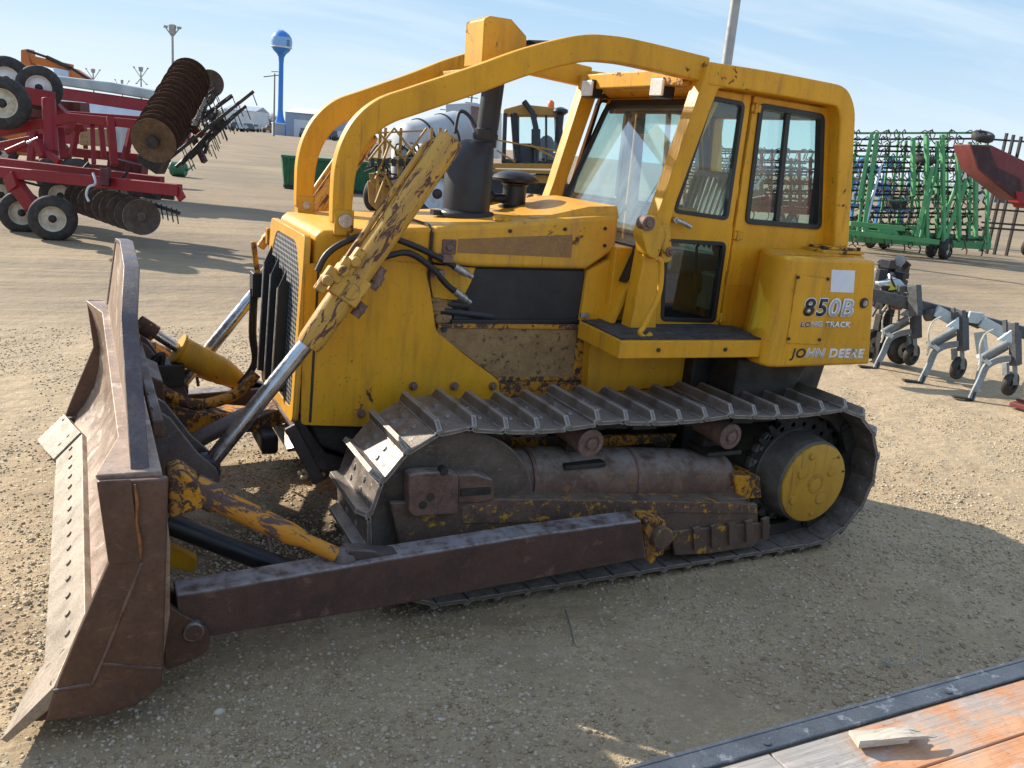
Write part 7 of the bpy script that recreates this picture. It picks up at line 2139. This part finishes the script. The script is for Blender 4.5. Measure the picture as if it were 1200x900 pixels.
seg_part('hose', 'hose', spline([(p.x, -0.55, p.z) for p in P], 5), 0.018)
# ================================================================== trailer deck the photographer stands on
TD = thing('flatbed_trailer', 'weathered wooden trailer deck with orange-stained boards and scratched grey steel edge rail, nearest the camera', 'trailer', (2.2, 4.2, 0.0))
def tp(mb, name, mat, parent=None, **kw):
    return mb.build(name, mat, parent or TD, **kw)
def deck_wood(name, a, bcol, c, orange):
    m, nt, out = new_mat(name)
    g = G(nt)
    grain = g.noise(3.0, 8, 0.65, g.mapping((1.2, 26, 26), (0, 0, R(4))))
    col = g.mix(g.ramp(grain, 0.3, 0.7), a, bcol)
    col = g.mix(g.ramp(g.noise(2.2, 6, 0.6), 0.42, 0.7, 0, 0.6), col, c)
    if orange:
        sep = g.n('ShaderNodeSeparateXYZ'); g.set(sep.inputs[0], g.co)
        e = g.math('ADD', sep.outputs['X'], g.math('MULTIPLY', g.math('SUBTRACT', g.noise(3.2, 7, 0.7), 0.5), 0.55))
        om = g.math('MULTIPLY', g.ramp(e, 2.32, 2.22), g.ramp(g.noise(5, 8, 0.75), 0.40, 0.58, 0.15, 1.0))
        col = g.mix(om, col, g.mix(g.ramp(g.noise(4.5, 8, 0.7), 0.35, 0.65), (0.50, 0.20, 0.075), (0.60, 0.34, 0.19)))
        col = g.mix(g.ramp(g.noise(7, 8, 0.78, g.mapping((1, 3, 1), loc=(2, 3, 1))), 0.52, 0.62, 0, 0.85), col, (0.46, 0.40, 0.35))
        col = g.mix(g.ramp(g.noise(5, 8, 0.8, g.mapping((0.6, 9, 9), loc=(7, 1, 4))), 0.60, 0.70, 0, 0.8), col, (0.12, 0.085, 0.065))
    col = g.mix(g.ramp(g.noise(40, 4, 0.7), 0.55, 0.75, 0, 0.5), col, mul(a, 0.4))
    g.bsdf(out, col, 0.75, 0, g.bump(grain, 0.5, 0.006))
    return m
M['deck_orange'] = deck_wood('deck_board_orange', (0.25, 0.235, 0.215), (0.37, 0.35, 0.325), (0.40, 0.33, 0.26), True)
M['deck_grey'] = deck_wood('deck_board_grey', (0.30, 0.275, 0.25), (0.44, 0.41, 0.38), (0.36, 0.30, 0.24), False)
M['rail'] = steel('edge_rail_steel', (0.085, 0.095, 0.11), (0.13, 0.145, 0.165), (0.26, 0.27, 0.28), rough=0.45, metal=0.5, scale=2.5, cpos=0.58)
DZT = 0.9
b = MB(); b.box(-3.2, 6.4, 3.465, 3.522, DZT - 0.004, DZT + 0.006); b.box(-3.2, 6.4, 3.45, 3.465, DZT - 0.16, DZT + 0.006)
rail = tp(b, 'edge_rail', M['rail'], bevel=0.004)
for k in range(14):
    x = -2.9 + k * 0.68
    bb = MB(); bb.cyl((x, 3.50, DZT + 0.004), (x, 3.50, DZT + 0.010), 0.011, n=12); tp(bb, 'rivet', M['rail'], rail)
# boards run along the trailer; a butt joint and one split show at the corner
rows = [(3.525, 3.70), (3.704, 3.89), (3.894, 4.08), (4.084, 4.27), (4.274, 4.46), (4.464, 4.65), (4.654, 4.84), (4.844, 5.03), (5.034, 5.22), (5.224, 5.41), (5.414, 5.6), (5.604, 5.8)]
rb = random.Random(3)
for i, (y0, y1) in enumerate(rows):
    cuts = [-3.2, 2.55 if i == 0 else (0.4 + rb.random() * 2.5), 6.4]
    for x0, x1 in zip(cuts, cuts[1:]):
        dz = rb.uniform(-0.004, 0.003) if i else 0.0
        bb = MB(); bb.box(x0 + 0.002, x1 - 0.002, y0, y1, DZT - 0.045, DZT - 0.001 + dz)
        tp(bb, 'deck_board', M['deck_orange'] if i < 2 else M['deck_grey'], bevel=0.004)
b = MB()
for x in (-2.5, -1.2, 0.1, 1.4, 2.7, 4.0, 5.3): b.box(x - 0.04, x + 0.04, 3.5, 5.78, DZT - 0.16, DZT - 0.05)
b.box(-3.2, 6.4, 3.75, 3.85, DZT - 0.36, DZT - 0.16); b.box(-3.2, 6.4, 5.4, 5.5, DZT - 0.36, DZT - 0.16)
tp(b, 'chassis', M['rail'], bevel=0.004)
for x in (-0.8, 0.2):
    for y in (3.95, 5.3):
        b = MB(); b.lathe((x, y - 0.1, 0.36), (0, 1, 0), [(0, 0.2), (0, 0.33), (0.03, 0.36), (0.17, 0.36), (0.2, 0.33), (0.2, 0.2)], 28)
        w_ = tp(b, 'wheel', M['rubber'])
        b = MB(); b.lathe((x, y - 0.09, 0.36), (0, 1, 0), [(0, 0.03), (0, 0.205), (0.18, 0.205), (0.18, 0.03)], 20); tp(b, 'rim', M['white_paint'], w_)
b = MB(); b.box(-0.9, 0.3, 3.9, 5.4, 0.34, 0.40); b.box(-0.35, -0.25, 3.75, 3.85, 0.38, 0.56); b.box(-0.35, -0.25, 5.4, 5.5, 0.38, 0.56); tp(b, 'axle', M['rail'])
# splintered offcut of wood lying on the boards
def splinter():
    root_a = at_plane(998, 868, 'Z', DZT + 0.01); root_b = at_plane(1094, 862, 'Z', DZT + 0.01)
    d = (root_b - root_a); L = d.length; d.normalize(); n = Vector((-d.y, d.x, 0))
    b = MB()
    W = 0.030
    # one broken board end: solid butt, then long uneven splinters
    def q(t, w, z): return root_a + d * (L * t) + n * (w * W) + Vector((0, 0, z))
    bm_ = [(0.0, -1, 1), (0.02, 0.2, 1.2), (0.06, 1.0, 0.5)]
    b._poly([q(0.0, -1.0, 0), q(0.03, 0.9, 0), q(0.03, 0.9, 0.010), q(0.0, -1.0, 0.022)], [q(0.62, -0.8, 0.002), q(0.66, 0.6, 0.0), q(0.66, 0.6, 0.008), q(0.62, -0.8, 0.020)])
    for k in range(8):
        w = -0.85 + 1.55 * k / 7
        t1 = 0.70 + 0.30 * rb.random()
        z0 = 0.018 - 0.011 * k / 7
        b.sweep_rect([q(0.08 + 0.2 * rb.random(), w, z0), q(0.5, w, z0 + 0.002), q(t1 * 0.85, w * 0.9, z0), q(t1, w * 0.8, z0 - 0.004)], W * 0.26, 0.010, n, hs=[0.004, 0.010, 0.008, 0.002])
    o = b.build('wood_splinter', M['splinter'])
    tag(o, 'pale splintered offcut of wood lying on the orange deck boards', 'wood scrap')
M['splinter'] = deck_wood('splinter_wood', (0.44, 0.38, 0.30), (0.62, 0.56, 0.46), (0.30, 0.26, 0.22), False)
splinter()

# ------------------------------------------------------------------ litter on the gravel
def loop_wire():
    P = [ground(u, v) for u, v in ((1030, 774), (1036, 780), (1044, 783), (1040, 777), (1033, 779), (1040, 784), (1047, 780), (1060, 782), (1072, 778), (1080, 768), (1078, 757))]
    b = MB(); b.tube(spline([(p.x, p.y, 0.012 + 0.006 * (i % 3)) for i, p in enumerate(P)], 5), 0.0028, 6)
    tag(b.build('wire', M['pole_grey']), 'thin loop of grey wire lying on the shaded gravel', 'wire')
loop_wire()
b = MB()
P = [ground(u, v) for u, v in ((662, 716), (668, 735), (672, 755))]
b.tube([(p.x, p.y, 0.008) for p in P], 0.004, 6)
tag(b.build('twig', M['bark']), 'thin dark twig on the gravel in front of the track', 'twig')
g0 = ground(367, 560)
b = MB()
for k in range(38):
    b.ball((g0.x + rb.gauss(0, 0.045), g0.y + rb.gauss(0, 0.035), 0.012 + abs(rb.gauss(0, 0.02))), rb.uniform(0.008, 0.02), 1)
M['foam'] = plain('foam_scrap', (0.62, 0.58, 0.44), 0.9, 0, 0.2, 30)
tag(b.build('foam_scrap', M['foam']), 'small crumpled cream foam scrap on oily ground before the left track', 'litter')
